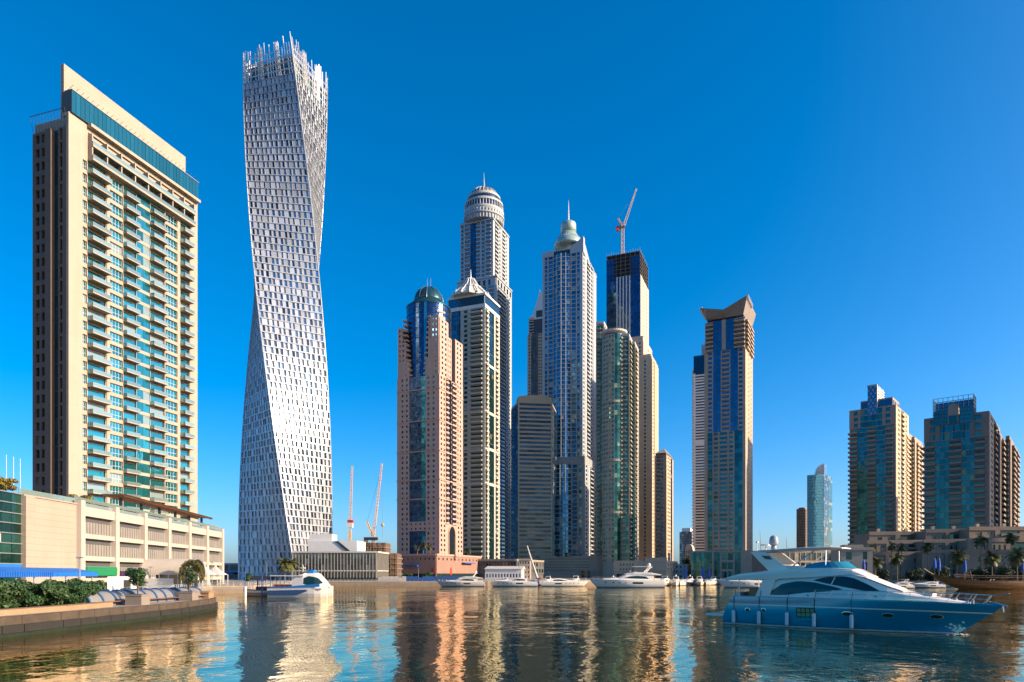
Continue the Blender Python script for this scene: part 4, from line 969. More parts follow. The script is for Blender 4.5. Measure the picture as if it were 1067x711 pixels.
# ------------------------------------------------------------------ green rounded tower
def green_tower():
    Y = 560; T = Thing('round_fronted_tower', 'olive green tower with a rounded front, oval roof slab and green glass strips', 'tower', (PX(640, Y), Y + 14, GZ))
    ZM = PZ(346, Y); og = mat('olive_render', (0.328, 0.296, 0.226), .75, var=.1, streak=.5, fine=.05)
    cx, cy = PX(640, Y + 13), Y + 14; r = 12.0 * (Y + 13) / FPX
    T.part('wall', og).lathe([(r, GZ), (r, ZM)], (cx, cy, 0), 24)
    for k in range(12):
        a0 = math.pi + math.pi * k / 12 - .12; a1 = a0 + math.pi / 12
        p = Vector((cx + r * math.cos(a0), cy + r * math.sin(a0))); q = Vector((cx + r * math.cos(a1), cy + r * math.sin(a1)))
        F = Face(p, q - p, (q - p).length)
        if k in (6, 7): facade(T, F, 14, ZM, 3.7, [('G', 1, dict(n=1, d=.1, glass=ggreen))], og, ggreen, dep=.5)
        elif k in (8, 9): facade(T, F, 14, ZM, 3.7, [('B', 1, dict(proj=1.7, gap=.03))], og, ggreen, dep=.5)
        else: facade(T, F, 14, ZM, 3.7, [('N', 1, dict(n=1, fw=.55, fh=.5))], og, ggreen, dep=.45, ext=.05)
    for k, y in enumerate((418, 480, 535)):
        T.part('belt', og).lathe([(r + .3, PZ(y, Y)), (r + .9, PZ(y, Y) + .2), (r + .9, PZ(y, Y) + 2), (r + .3, PZ(y, Y) + 2.2)], (cx, cy, 0), 36, cap=False)
    m = MB().lathe([(r * .8, PZ(344, Y)), (r * 1.12, PZ(342.5, Y)), (r * 1.15, PZ(340.5, Y)), (r * .3, PZ(338.5, Y))], (cx, cy, 0), 36)
    T.one('roof_slab', m, pale)
    T.part('neck', gdark).lathe([(r * .85, ZM), (r * .85, PZ(342, Y))], (cx, cy, 0), 30)
    # wings stepping down to the right and the left block
    for (xl, xc, xr, dy, top, nm) in ((648, 655.5, 658.5, 4, 349, 'wing'), (655, 661.5, 665, 12, 357, 'wing'), (621.5, 629, 632, 24, 336, 'rear_block')):
        pl = corner_plan(xl, xc, xr, Y + dy, -18); F, Rr = faces_of(pl)[:2]; zt = PZ(top, Y + dy); T.part(nm, og).prism(pl, GZ, zt)
        facade(T, F, 14, zt - 2, 3.7, [('W', .1), ('B', .5, dict(proj=1.5, gap=.03, glass=ggreen)), ('G', .3, dict(n=1, d=.1, band=.15, glass=ggreen, bmat=og)), ('W', .1)], og, ggreen, dep=.5, ext=.4)
        facade(T, Rr, 14, zt - 2, 3.7, [('B', .5, dict(proj=1.5, gap=.04)), ('N', .5, dict(n=1, fw=.5))], og, ggreen, dep=.5)
        T.part('wing_parapet', pale).prism(grow(pl, .9), zt - 1, zt + .8)
    T.finish()
green_tower()

def unfinished_tower():
    Y = 720; pl = corner_plan(632, 667, 675.5, Y, -22); F, Rr = faces_of(pl)[:2]; ZM = PZ(262, Y)
    T = Thing('unfinished_tower', 'unfinished blue glass tower with white vertical strips and bare top floors under a red crane', 'tower', (PX(655, Y), Y + 20, GZ))
    bei = mat('beige_render', (0.429, 0.359, 0.289), .8, var=.1, streak=.5, fine=.05)
    T.part('wall', bei).prism(pl, GZ, ZM - 24); z0, z1 = PZ(395, Y), PZ(262, Y) - 24
    strips = [('G', .30, dict(n=3, d=.3, band=.07, glass=gblue, bmat=gnavy))]
    for i in range(5): strips += [('W', .034, dict(d=.9)), ('G', .058, dict(n=1, d=.1, band=.12, glass=gblue, bmat=gnavy))]
    strips = strips[:-1] + [('G', .28, dict(n=3, d=.3, band=.07, glass=gblue, bmat=gnavy))]
    ww = mat('white_strip', (0.53, 0.515, 0.484), .7, var=.08, streak=.4)
    facade(T, F, z0, z1, 3.9, strips, ww, gblue, dep=.5); facade(T, F, 14, z0, 3.9, [('W', .2), ('N', .6, dict(n=4, fw=.5)), ('W', .2)], bei, gblue, dep=.5, ext=.4)
    facade(T, Rr, 14, ZM - 24, 3.9, [('W', .35), ('N', .1, dict(n=1, fw=.6)), ('W', .25), ('N', .1, dict(n=1, fw=.6)), ('W', .2)], bei, gdark, dep=.5)
    # bare concrete floors
    barec = mat('bare_dark_concrete', (.085, .08, .08), .9, var=.25, fine=.1)
    z = ZM - 24; k = 0
    while z < ZM - 1:
        T.part('bare_slab', barec).prism(pl, z, z + .7)
        T.part('bare_core', mat('dark_void', (0.039, 0.0351, 0.0351), .9)).prism(grow(pl, -2.2), z + .7, z + 4)
        for FF, n in ((F, 7), (Rr, 4)):
            for i in range(n + 1): T.part('bare_column', barec).fbox(FF, FF.w * i / n * .97, FF.w * i / n * .97 + .9, z + .7, z + 4, -1.2, -.1)
        if k < 5: T.part('side_glazing', gblue).fbox(F, 0, F.w * .24, z + .7, z + 4, .05, .3); T.part('side_glazing', gblue).fbox(F, F.w * .74, F.w, z + .7, z + 4, .05, .3)
        z += 4; k += 1
    T.part('bare_slab', barec).prism(pl, z, z + .8)
    for FF, n in ((F, 14), (Rr, 6)):
        for i in range(n): T.part('top_rail', darksteel).tube(FF.p(FF.w * i / n, z, -.3), FF.p(FF.w * i / n, z + 3 + random.random() * 2, -.3), .2, n=4)
    # wider sunlit step on the right
    p2 = corner_plan(655, 670, 679.5, Y - 6, -22); Z2 = PZ(352, Y); T.part('lower_step', bei).prism(p2, GZ, Z2); F2, R2 = faces_of(p2)[:2]
    facade(T, F2, 14, Z2 - 6, 3.9, [('G', .35, dict(n=1, d=0, band=.2, glass=gblue)), ('W', .1), ('N', .45, dict(n=2, fw=.5)), ('W', .1)], bei, gblue, dep=.5, ext=.4)
    facade(T, R2, 14, Z2 - 6, 3.9, [('W', .4), ('N', .2, dict(n=1, fw=.5)), ('W', .4)], bei, gdark, dep=.5)
    T.finish()
    Yc = Y + 14; K = Thing('tower_crane', 'red luffing crane standing on top of the unfinished tower', 'crane', (PX(648.5, Yc), Yc, ZM), 'tower cranes')
    K.part('mast', orange).truss((PX(648.8, Yc), Yc, ZM - 5), (PX(648.8, Yc), Yc, PZ(233, Yc)), 2.6, 9, r=.24)
    K.part('machinery_deck', darksteel).box(PX(642.5, Yc), PX(651, Yc), Yc - 1.5, Yc + 1.5, PZ(238, Yc), PZ(236, Yc)); K.part('counterweight', reds).box(PX(642, Yc), PX(645, Yc), Yc - 1.4, Yc + 1.4, PZ(241, Yc), PZ(236, Yc))
    K.part('gantry', orange).truss((PX(648, Yc), Yc, PZ(236, Yc)), (PX(644, Yc), Yc, PZ(228, Yc)), 1.2, 3, r=.25)
    K.part('jib', orange).truss((PX(650, Yc), Yc, PZ(236, Yc)), (PX(663, Yc), Yc, PZ(197, Yc)), 2.2, 14, r=.2, w2=1.0)
    K.part('cable', darksteel).tube((PX(644, Yc), Yc, PZ(228, Yc)), (PX(662, Yc), Yc, PZ(200, Yc)), .1, n=4)
    K.finish()
unfinished_tower()

def plain_towers():
    Y = 650; pl = corner_plan(662, 679, 685.5, Y, -22); F, Rr = faces_of(pl)[:2]; ZM = PZ(371, Y)
    T = Thing('slim_tower', 'slim sand coloured tower lit by the sun, right of the rounded green tower', 'tower', (PX(677, Y), Y + 8, GZ)); T.part('wall', sandy).prism(pl, GZ, ZM)
    facade(T, F, 10, ZM - 3, 3.6, [('W', .5), ('N', .2, dict(n=1, fw=.5)), ('W', .3)], sandy, gdark, dep=.6, ext=.6)
    facade(T, Rr, 10, ZM - 3, 3.6, [('N', .3, dict(n=1, fw=.4, fh=.4)), ('W', .3, dict(d=.6)), ('N', .2, dict(n=1, fw=.4, fh=.4)), ('W', .2)], sandy, gdark, dep=.6)
    T.part('roof_block', sandy).prism(grow(pl, -3), ZM - 3, ZM + 3); T.finish()
    Y = 600; pl = corner_plan(683, 694, 701, Y, -24); F, Rr = faces_of(pl)[:2]; ZM = PZ(472, Y)
    T = Thing('brown_tower', 'small brown apartment tower with grey sloping roof right of the slim sand tower', 'tower', (PX(692, Y), Y + 8, GZ)); T.part('wall', taupe).prism(pl, GZ, ZM)
    facade(T, F, 10, ZM - 2, 3.4, [('W', .1), ('B', .4, dict(proj=1.3)), ('N', .3, dict(n=1, fw=.6)), ('W', .2)], taupe, gdark, dep=.5, ext=.4)
    facade(T, Rr, 10, ZM - 2, 3.4, [('W', .1), ('N', .5, dict(n=2, fw=.5)), ('G', .25, dict(n=1, d=0, glass=gdark)), ('W', .15)], sandy, gdark, dep=.5)
    c = sum(pl, Vector((0, 0))) / 4; g = grow(pl, 1)
    T.part('roof', mat('grey_roof', (0.195, 0.211, 0.234), .5, var=.1)).add([(p.x, p.y, ZM) for p in g] + [(c.x, c.y, ZM + 7)], [(0, 1, 4), (1, 2, 4), (2, 3, 4), (3, 0, 4), (3, 2, 1, 0)]); T.part('top_band', taupe).prism(pl, ZM - 2, ZM - .1); T.finish()
    q = corner_plan(640, 694, 706, 440, -22); B = Thing('low_block', 'low sand coloured block with a stepped parapet on the waterfront, left of the glass podium', 'building', (PX(685, 445), 445, GZ))
    zt = PZ(584, 440); B.part('wall', sandy).prism(q, GZ, zt); F, Rr = faces_of(q)[:2]
    facade(B, F, GZ + 5, zt - 1, 4, [('W', .1), ('N', .3, dict(n=5, fw=.5, fh=.4)), ('W', .6)], sandy, gblack, dep=.4, ext=.4); facade(B, Rr, GZ + 5, zt - 1, 4, [('N', 1, dict(n=4, fw=.3, fh=.5))], sandy, gblack, dep=.4)
    B.part('coping', sandy).fbox(F, F.w * .6, F.w + .6, zt - 1, zt + 1.8, -.3, .8); B.part('ground_opening', gblack).fbox(F, F.w * .05, F.w * .9, GZ, GZ + 3.4, .02, .25); B.finish()
    q = corner_plan(690, 716, 724, 470, -22); B = Thing('low_block', 'small pale service block beside the slatted white tower', 'building', (PX(706, 475), 475, GZ))
    zt = PZ(588, 470); B.part('wall', pale).prism(q, GZ, zt); F, Rr = faces_of(q)[:2]; facade(B, F, GZ, zt, 4, [('N', 1, dict(n=6, fw=.4, fh=.4))], pale, gblack, dep=.4, ext=.4); facade(B, Rr, GZ, zt, 4, [('N', 1, dict(n=3, fw=.4, fh=.4))], pale, gblack, dep=.4); B.finish()
    q = corner_plan(498, 538, 566, 470, -20); B = Thing('podium_block', 'dark grey podium with tall window bays below the crowned cream tower', 'building', (PX(525, 475), 475, GZ))
    zt = PZ(583, 470); B.part('wall', darkst2).prism(q, GZ, zt); F, Rr = faces_of(q)[:2]
    for FF, n in ((F, 14), (Rr, 9)): facade(B, FF, GZ + 3, zt - 1, 4.4, [('N', 1, dict(n=n, fw=.6, fh=.6))], darkst2, gdark, dep=.5, ext=.3 if FF is F else 0); B.part('coping', greybeige).fbox(FF, -.3, FF.w, zt - 1, zt + .3, -.3, .8)
    B.finish()
    q = corner_plan(506, 543, 547, 400, -6); B = Thing('terminal_hall', 'long low white boat hall with a shallow roof on the quay behind the moored yachts', 'building', (PX(525, 405), 405, GZ))
    zt = PZ(593, 400); B.part('wall', whitep).prism(q, GZ, zt); F, Rr = faces_of(q)[:2]; facade(B, F, GZ, zt, 6, [('N', 1, dict(n=12, fw=.5, fh=.35, sill=.2))], whitep, gdark, dep=.3, ext=.3)
    g = grow(q, 1.2); a, b = (Vector(g[0]) + Vector(g[3])) / 2, (Vector(g[1]) + Vector(g[2])) / 2
    B.part('roof', pale).add([(p.x, p.y, zt) for p in g] + [(a.x, a.y, zt + 1.8), (b.x, b.y, zt + 1.8)], [(0, 1, 5, 4), (2, 3, 4, 5), (1, 2, 5), (3, 0, 4), (3, 2, 1, 0)]); B.finish()
    q = corner_plan(541, 552, 553.5, 420, -6); B = Thing('stone_gatehouse', 'small sunlit cream stone house with square windows beside the long white hall', 'building', (PX(546, 425), 425, GZ))
    zt = PZ(583, 420); B.part('wall', cream2).prism(q, GZ, zt); facade(B, faces_of(q)[0], GZ, zt - .6, 3.2, [('N', 1, dict(n=4, fw=.45, fh=.5))], cream2, gdark, dep=.35, ext=.3); B.part('coping', cream2).prism(grow(q, .8), zt - .59, zt + .4); B.finish()
darkst2 = mat('slate_stone', (0.0936, 0.0975, 0.0975), .7, var=.15, streak=.4, fine=.06)
plain_towers()
# ------------------------------------------------------------------ butterfly-roof tower, slatted tower, glass podium
def wing_tower():
    Y = 500; pl = corner_plan(735, 776, 783.5, Y, -28); F, Rr, _, L = faces_of(pl); ZM = PZ(330, Y)
    tan = mat('tan_stone', (0.39, 0.289, 0.203), .75, var=.1, streak=.4, fine=.05)
    T = Thing('butterfly_roof_tower', 'tan stone and blue glass tower under an upturned butterfly shaped roof', 'tower', (PX(760, Y), Y + 14, GZ))
    T.part('wall', tan).prism(pl, GZ, ZM)
    zt, zm = PZ(327, Y), PZ(362, Y); za = PZ(448, Y); ph = 3.4
    mid = [('W', .04), ('N', .17, dict(n=1, fw=.62, fh=.6)), ('G', .20, dict(n=2, d=.7, band=.05, glass=gblue2, bmat=gnavy)), ('W', .02, dict(d=.5)), ('B', .20, dict(proj=.9, gap=.03, hgt=.9)), ('W', .02, dict(d=.5)), ('G', .19, dict(n=2, d=.7, band=.05, glass=gblue2, bmat=gnavy)), ('N', .14, dict(n=1, fw=.7, fh=.6)), ('W', .03)]
    low = [('W', .06), ('G', .13, dict(n=1, d=.3, band=.07, glass=gteal3, bmat=tan)), ('W', .02, dict(d=.5)), ('N', .12, dict(n=1, fw=.8, fh=.6)), ('W', .02, dict(d=.5)), ('N', .22, dict(n=1, fw=.85, fh=.62)), ('W', .02, dict(d=.5)), ('N', .12, dict(n=1, fw=.8, fh=.6)), ('W', .02), ('G', .20, dict(n=2, d=.3, band=.07, glass=gteal3, bmat=gnavy)), ('W', .05)]
    facade(T, F, 20, za, ph, low, tan, gteal3, dep=.6, ext=.6); facade(T, F, za, zm, ph, mid, tan, gblue2, dep=.6, ext=.6)
    top = [('B', .21, dict(proj=2.4, gap=.02)), ('G', .22, dict(n=2, d=.7, band=.03, glass=gblue2, bmat=gnavy)), ('W', .10, dict(d=.5)), ('G', .21, dict(n=2, d=.7, band=.03, glass=gblue2, bmat=gnavy)), ('B', .26, dict(proj=2.4, gap=.02))]
    facade(T, F, zm, ZM, ph, top, tan, gdark, dep=.6)
    facade(T, Rr, 20, zm, ph, [('W', .38), ('N', .12, dict(n=1, fw=.6, fh=.5)), ('W', .2), ('N', .1, dict(n=1, fw=.6, fh=.5)), ('W', .2)], tan, gdark, dep=.6)
    facade(T, Rr, zm, ZM, ph, [('B', .4, dict(proj=2.2, gap=.03)), ('W', .1), ('B', .4, dict(proj=2.2, gap=.03)), ('W', .1)], tan, gdark, dep=.6)
    facade(T, L, 20, zm, ph, [('W', .2), ('N', .5, dict(n=3, fw=.5)), ('W', .3)], tan, gdark, dep=.6)
    T.part('attic', mat('dark_void2', (0.0468, 0.039, 0.039), .9)).prism(grow(pl, -2), ZM, ZM + 3)
    # butterfly roof: valley in the middle, both ends raised
    rf = mat('bronze_soffit', (0.234, 0.183, 0.144), .6, var=.12); tp = mat('zinc_roof', (0.312, 0.304, 0.296), .5, metal=.3, var=.1)
    prof = [(-.09, PZ(315, Y), 1.2), (.03, PZ(316.5, Y), 7.5), (.50, PZ(321, Y), 5.0), (.97, PZ(312.5, Y), 10.5), (1.08, PZ(311, Y), 1.2)]
    m = MB(); d0, d1 = 4.5, -Rr.w - 3; rows = []
    for t, z, th in prof:
        u = F.w * t; rows.append([F.p(u, z - th, .7), F.p(u, z - .9, d0), F.p(u, z, d0), F.p(u, z, d1), F.p(u, z - th, d1)])
    m.grid(rows, close=True); m.add(rows[0], [(4, 3, 2, 1, 0)]); m.add(rows[-1], [(0, 1, 2, 3, 4)]); T.one('butterfly_roof', m, rf)
    for k in range(8):
        for u, zz in ((F.w * -.09, PZ(315, Y) + 1.2), (F.w * 1.08, PZ(311, Y) + 1.2)):
            d = d0 - 1.5 - k * 2.6
            T.item('roof_louvre', whitep, MB().fbox(F, u - 1.0, u + 1.0, zz - 3.6, zz - .3, d - .3, d + .3), 3, F.n)
    T.finish()
    Y = 700; pl = corner_plan(722.5, 739, 743, Y, -24); F, Rr, _, L = faces_of(pl); ZM = PZ(388, Y)
    T = Thing('slatted_tower', 'white horizontally slatted tower with a dark teal top, behind the butterfly roof tower', 'tower', (PX(731, Y), Y + 10, GZ)); T.part('wall', whitep).prism(pl, GZ, ZM)
    facade(T, F, 14, PZ(464, Y), 2.9, [('W', .14), ('R', .86, dict(sp=.5))], whitep, gdark, dep=.5, ext=.4)
    facade(T, F, PZ(464, Y), PZ(459, Y), 5, [('W', 1)], whitep, gdark, dep=.5, ext=.4)
    facade(T, F, PZ(459, Y), ZM, 2.9, [('W', .14), ('R', .86, dict(sp=.5))], whitep, gdark, dep=.5, ext=.4)
    for k in range(60): T.part('balcony_edge', sandy).fbox(L, L.w * .6, L.w + .9, 14 + k * 3.4, 15.1 + k * 3.4, -.2, 1.4)
    T.part('top_glazing', gnavyg).prism(grow(pl, -.3), ZM, PZ(369, Y)); T.part('top_storeys', gnavyg).prism(grow(pl, -.3), ZM, PZ(370, Y) - .2)
    q = corner_plan(731, 739, 742, Y + 4, -24); T.part('plant_screen', steel).prism(q, PZ(369, Y), PZ(357, Y)); T.finish()
    q = corner_plan(720, 783, 806, 445, -24); B = Thing('glass_podium', 'dark teal glass podium with tan stone grid below the butterfly roof tower', 'building', (PX(760, 450), 450, GZ))
    zt = PZ(575, 445); B.part('wall', tan).prism(q, GZ, zt); FF, RR_ = faces_of(q)[:2]
    facade(B, FF, GZ, zt, 5.5, [('G', .36, dict(n=8, d=.2, band=.06, glass=gteal3, bmat=gnavyg)), ('W', .03, dict(d=.4)), ('G', .10, dict(n=2, d=0, glass=gteal3)), ('W', .02), ('N', .2, dict(n=2, fw=.85, fh=.75, sill=.1)), ('W', .02), ('G', .10, dict(n=2, d=0, glass=gteal3)), ('W', .17, dict(d=.3))], tan, gteal3, dep=.6, ext=.4)
    facade(B, RR_, GZ, zt, 5.5, [('G', 1, dict(n=7, d=.2, band=.08, glass=gteal3, bmat=gnavyg))], tan, gteal3, dep=.6)
    B.part('coping', tan).fbox(FF, -.4, FF.w + .8, zt, zt + .9, -.5, .9); B.finish()
gblue2 = glass('cobalt_glass', (.06, .12, .19), .85, .04, .12, .0)
gteal3 = glass('dusky_teal_glass', (.03, .115, .12), .8, .05, .4, 0)
wing_tower()

def far_group():
    Y = 1000; q = corner_plan(708, 721, 724, Y, -24); T = Thing('far_office_block', 'distant pale blue office block left of the slatted white tower', 'building', (PX(715, Y), Y, GZ))
    T.part('core', steel).prism(q, GZ, PZ(554, Y)); facade(T, faces_of(q)[0], GZ, PZ(554, Y), 3.6, [('G', 1, dict(n=6, d=.1, band=.15, glass=gwhite, bmat=gblue))], steel, gwhite); T.part('roof_plant', whitep).prism(grow(q, -5), PZ(554, Y), PZ(550, Y)); T.finish()
    q = corner_plan(714, 722, 724, 600, -24); T = Thing('arched_house', 'small peach house with a barrel roof in front of the distant blue block', 'building', (PX(718, 600), 600, GZ))
    T.part('wall', sandy).prism(q, GZ, PZ(573, 600)); F = faces_of(q)[0]; m = T.part('barrel_roof', pale)
    rows = [[F.p(F.w / 2 - F.w * .48 * math.cos(R(t)), PZ(573, 600) + 5 * math.sin(R(t)), d) for t in range(0, 181, 20)] for d in (0.2, -10)]; m.grid(rows); m.add(rows[0], [tuple(range(len(rows[0])))])
    facade(T, F, GZ, PZ(573, 600), 4, [('N', 1, dict(n=3, fw=.4))], sandy, gdark, dep=.3); T.finish()
    Y = 900; q = corner_plan(830, 839, 843, Y, -36); T = Thing('far_brown_tower', 'distant brown tower with dark vertical window strips beside the curved glass tower', 'tower', (PX(836, Y), Y, GZ)); T.part('wall', brownst).prism(q, GZ, PZ(530, Y))
    facade(T, faces_of(q)[0], GZ, PZ(531, Y), 3.5, [('B', .2, dict(proj=1.2)), ('W', .1), ('N', .5, dict(n=2, fw=.6)), ('W', .2)], brownst, gdark, dep=.5); facade(T, faces_of(q)[1], GZ, PZ(531, Y), 3.5, [('N', 1, dict(n=3, fw=.5))], brownst, gdark, dep=.5); T.part('roof_plant', brownst).prism(grow(q, -4), PZ(530, Y), PZ(528.5, Y)); T.finish()
    Y = 850; q = corner_plan(841, 858, 867, Y, -38); F, Rr = faces_of(q)[:2]; ZM = PZ(494, Y)
    T = Thing('far_glass_tower', 'distant blue glass tower with a quarter round steel and glass crown', 'tower', (PX(854, Y), Y, GZ)); T.part('core', darkst).prism(q, GZ, ZM - .5)
    facade(T, F, GZ, ZM, 3.7, [('G', 1, dict(n=9, d=.2, band=.12, glass=gwhite2, bmat=gblue, tilt=.1))], steel, gwhite2); facade(T, Rr, GZ, ZM, 3.7, [('G', .6, dict(n=5, d=.2, band=.12, glass=gdark, bmat=gdark)), ('G', .4, dict(n=2, d=.2, glass=gturq))], steel, gdark)
    m = T.part('crown_frame', whitesteel); c0 = F.p(F.w * .45, ZM, -3)
    for j, d in enumerate((-2, -9)):
        for i in range(7):
            u = F.w * (.42 + .62 * i / 6); t = i / 6; h = ZM + 13 * math.sqrt(max(0, 1 - (1 - t) ** 2)) if t < 1 else ZM + 13
            m.tube(F.p(u, ZM, d), F.p(u, h + .2, d), .22, n=4)
            if i: m.tube(F.p(F.w * (.42 + .62 * (i - 1) / 6), hp, d), F.p(u, h, d), .25, n=4)
            hp = h
        for zz in (4, 8): m.tube(F.p(F.w * .55, ZM + zz, d), F.p(F.w * 1.04, ZM + zz, d), .18, n=4)
    m2 = T.part('crown_glazing', mat('frosted_crown_glass', (0.484, 0.53, 0.562), .3, var=.05)); pts_ = [(F.w * .45, ZM)] + [(F.w * (.45 + .58 * (i / 8)), ZM + 12.5 * math.sqrt(1 - (1 - i / 8) ** 2)) for i in range(9)] + [(F.w * 1.03, ZM)]
    m2.add([F.p(u, z, -2.4) for u, z in pts_] + [F.p(u, z, -2.7) for u, z in pts_], [tuple(range(11)), tuple(range(21, 10, -1))]); T.finish()
gwhite2 = glass('sky_blue_glass', (.055, .19, .29), .85, .05, .10, 0)
far_group()

# ------------------------------------------------------------------ tan apartment towers on the right
gterr = glass('terrace_glass', (.03, .07, .06), .6, .08, .5, .15, (.16, .15, .08))
def tan_tower(name, label, Y, yaw, xl, xc, xr, ytop, crown, wings, tanm, gA, sidem=None):
    sidem = sidem or tanm
    pl = corner_plan(xl, xc, xr, Y, yaw); F, Rr, _, L = faces_of(pl); ZM = PZ(ytop, Y); ph = 3.4
    T = Thing(name, label, 'tower', (PX((xl + xc) / 2, Y), Y + 15, GZ)); T.part('wall', tanm).prism(pl, GZ, ZM)
    zt = ZM - 13; zl = ZM - 60
    main = [('B', .17, dict(proj=1.8, gap=.05, glass=gterr)), ('G', .22, dict(n=3, d=.3, band=.10, glass=gA, bmat=tanm, tilt=.3)), ('B', .20, dict(proj=1.2, gap=.03, glass=gterr)), ('G', .20, dict(n=3, d=.3, band=.14, glass=gA, bmat=tanm, tilt=.3)), ('B', .16, dict(proj=1.6, gap=.05, glass=gterr)), ('W', .05)]
    facade(T, F, 16, zt, ph, main, tanm, gturq, dep=.5, ext=.4)
    facade(T, F, zt, ZM, 4.2, [('W', .07), ('N', .13, dict(n=1, fw=.7, fh=.6)), ('W', .04), ('G', .48, dict(n=6, d=.4, band=.1, glass=gA, bmat=tanm)), ('W', .05), ('N', .15, dict(n=1, fw=.7, fh=.6)), ('W', .08)], tanm, gA, dep=.8, ext=.5)
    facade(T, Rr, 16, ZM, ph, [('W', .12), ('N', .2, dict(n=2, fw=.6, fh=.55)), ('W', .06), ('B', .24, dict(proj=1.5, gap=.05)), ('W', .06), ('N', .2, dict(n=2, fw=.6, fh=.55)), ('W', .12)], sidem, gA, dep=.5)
    facade(T, L, 16, zt, ph, [('W', .3), ('B', .3, dict(proj=1.6)), ('W', .1), ('B', .3, dict(proj=1.8))], tanm, gA, dep=.5)
    T.part('coping', tanm).prism(grow(pl, .9), ZM + .002, ZM + .8)
    for (a, b, c, dy, top) in wings:
        q = corner_plan(a, b, c, Y + dy, yaw); f, r = faces_of(q)[:2]; z1 = PZ(top, Y + dy); T.part('wing', tanm).prism(q, GZ, z1)
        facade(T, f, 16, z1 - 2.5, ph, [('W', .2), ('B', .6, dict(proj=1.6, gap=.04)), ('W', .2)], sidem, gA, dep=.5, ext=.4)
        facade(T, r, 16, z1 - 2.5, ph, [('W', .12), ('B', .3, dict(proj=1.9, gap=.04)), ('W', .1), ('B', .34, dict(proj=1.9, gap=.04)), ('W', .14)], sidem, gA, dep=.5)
        T.part('wing_roof', tanm).prism(grow(q, 1.2), z1 - 2.4, z1 - 1.4)
    crown(T, F, Rr, ZM, Y)
    T.finish()
def crown_a(T, F, Rr, ZM, Y):
    tanm = taupe
    q = [F.p(F.w * .22, 0, -2), F.p(F.w * .92, 0, -2), F.p(F.w * .92, 0, -24), F.p(F.w * .22, 0, -24)]
    T.part('penthouse', tanm).prism(q, ZM, ZM + 7); Fq = faces_of(q)
    facade(T, Fq[1], ZM, ZM + 7, 7, [('N', 1, dict(n=4, fw=.7, fh=.5))], tanm, gwhite, dep=.3)
    T.part('penthouse_glazing', gnavy).fbox(Fq[0], .4, Fq[0].w - .4, ZM + .9, ZM + 6, .05, .2)
    q2 = [F.p(F.w * .40, 0, .9), F.p(F.w * .60, 0, .9), F.p(F.w * .60, 0, -22), F.p(F.w * .40, 0, -22)]
    zt = PZ(398, Y); T.part('crown_fin', gnavy).prism(q2, ZM - 4, zt); s = faces_of(q2); scr = T.part('crown_screen', steel)
    for k in range(9):
        z = ZM - 4 + (zt - ZM + 4) * k / 9
        for i in range(4):
            if (i + k) % 2: scr.fbox(s[0], s[0].w * i / 4 + .2, s[0].w * (i + 1) / 4 - .2, z + .2, z + 1.6, .02, .25)
    scr2 = T.part('crown_side', whitep)
    for k in range(7):
        z = ZM + 3 + (zt - ZM - 3) * k / 7; scr2.fbox(s[1], 0, s[1].w, z, z + .8, .02, .4)
    for i in range(5): scr2.fbox(s[1], s[1].w * i / 5, s[1].w * i / 5 + 1.6, ZM, zt, .03, .45)
    scr.fbox(s[0], -.2, s[0].w + .2, zt - 1, zt + .2, .02, .5)
def crown_b(T, F, Rr, ZM, Y):
    zt = PZ(409, Y); a, b = F.w * .14, F.w * .78
    fr = T.part('crown_frame', mat('blue_grey_frame', (0.078, 0.133, 0.172), .5, metal=.3, var=.1))
    for d in (1.6, -9):
        for i in range(9):
            u = a + (b - a) * i / 8; fr.fbox(F, u - .14, u + .14, ZM - 12 if d > 0 and i % 2 == 0 else ZM, zt, d - .14, d + .14)
        for k in range(7): z = ZM - 2 + (zt - ZM + 2) * k / 6; fr.fbox(F, a, b, z - .1, z + .1, d - .1, d + .1)
    for u in (a, b):
        for k in range(7): z = ZM - 2 + (zt - ZM + 2) * k / 6; fr.fbox(F, u - .12, u + .12, z - .12, z + .12, -9, 1.6)
        for i in range(4): d = -9 + 10.6 * i / 4; fr.fbox(F, u - .12, u + .12, ZM, zt, d - .12, d + .12)
    T.part('crown_glazing', gnavyg).fbox(F, a + .3, b - .3, ZM, zt - 1, -7.0, -6.6)
    T.one('side_glazing', MB().fbox(F, a + .3, a + (b - a) * .36, ZM - 4, ZM + 4, .9, 1.2), gtealdk); T.one('side_glazing', MB().fbox(F, a + (b - a) * .66, b - .3, ZM - 4, ZM + 5, .9, 1.2), gtealdk)
    cu, w, z0 = (a + b) / 2, (b - a) * .13, ZM - 4
    poly = [(cu - w, z0), (cu + w, z0), (cu + w, ZM + 4)] + [(cu + w * math.cos(R(t)), ZM + 4 + w * 1.35 * math.sin(R(t))) for t in range(15, 180, 15)] + [(cu - w, ZM + 4)]
    n = len(poly); m = MB().add([F.p(u, z, 1.9) for u, z in poly] + [F.p(u, z, -3) for u, z in poly], [tuple(range(n)), tuple(range(2 * n - 1, n - 1, -1))] + [(i, i + n, (i + 1) % n + n, (i + 1) % n) for i in range(n)])
    T.one('arch_niche', m, taupe); T.part('arch_glazing', gtealdk).fbox(F, cu - w * .8, cu + w * .8, z0, ZM + .5, 1.91, 2.1)
tan_tower('balcony_tower', 'tan apartment tower with sunlit side balconies and a narrow patterned fin on its roof', 480, -40, 886, 933, 946, 423, crown_a, ((937, 941.5, 953, 24, 447), (950, 953, 961, 38, 455)), taupe, gtealdk, mat('sunlit_side_render', (.50, .37, .25), .8, var=.1, streak=.5, fine=.05))  # side render lighter than the front, sunlight put into its colour
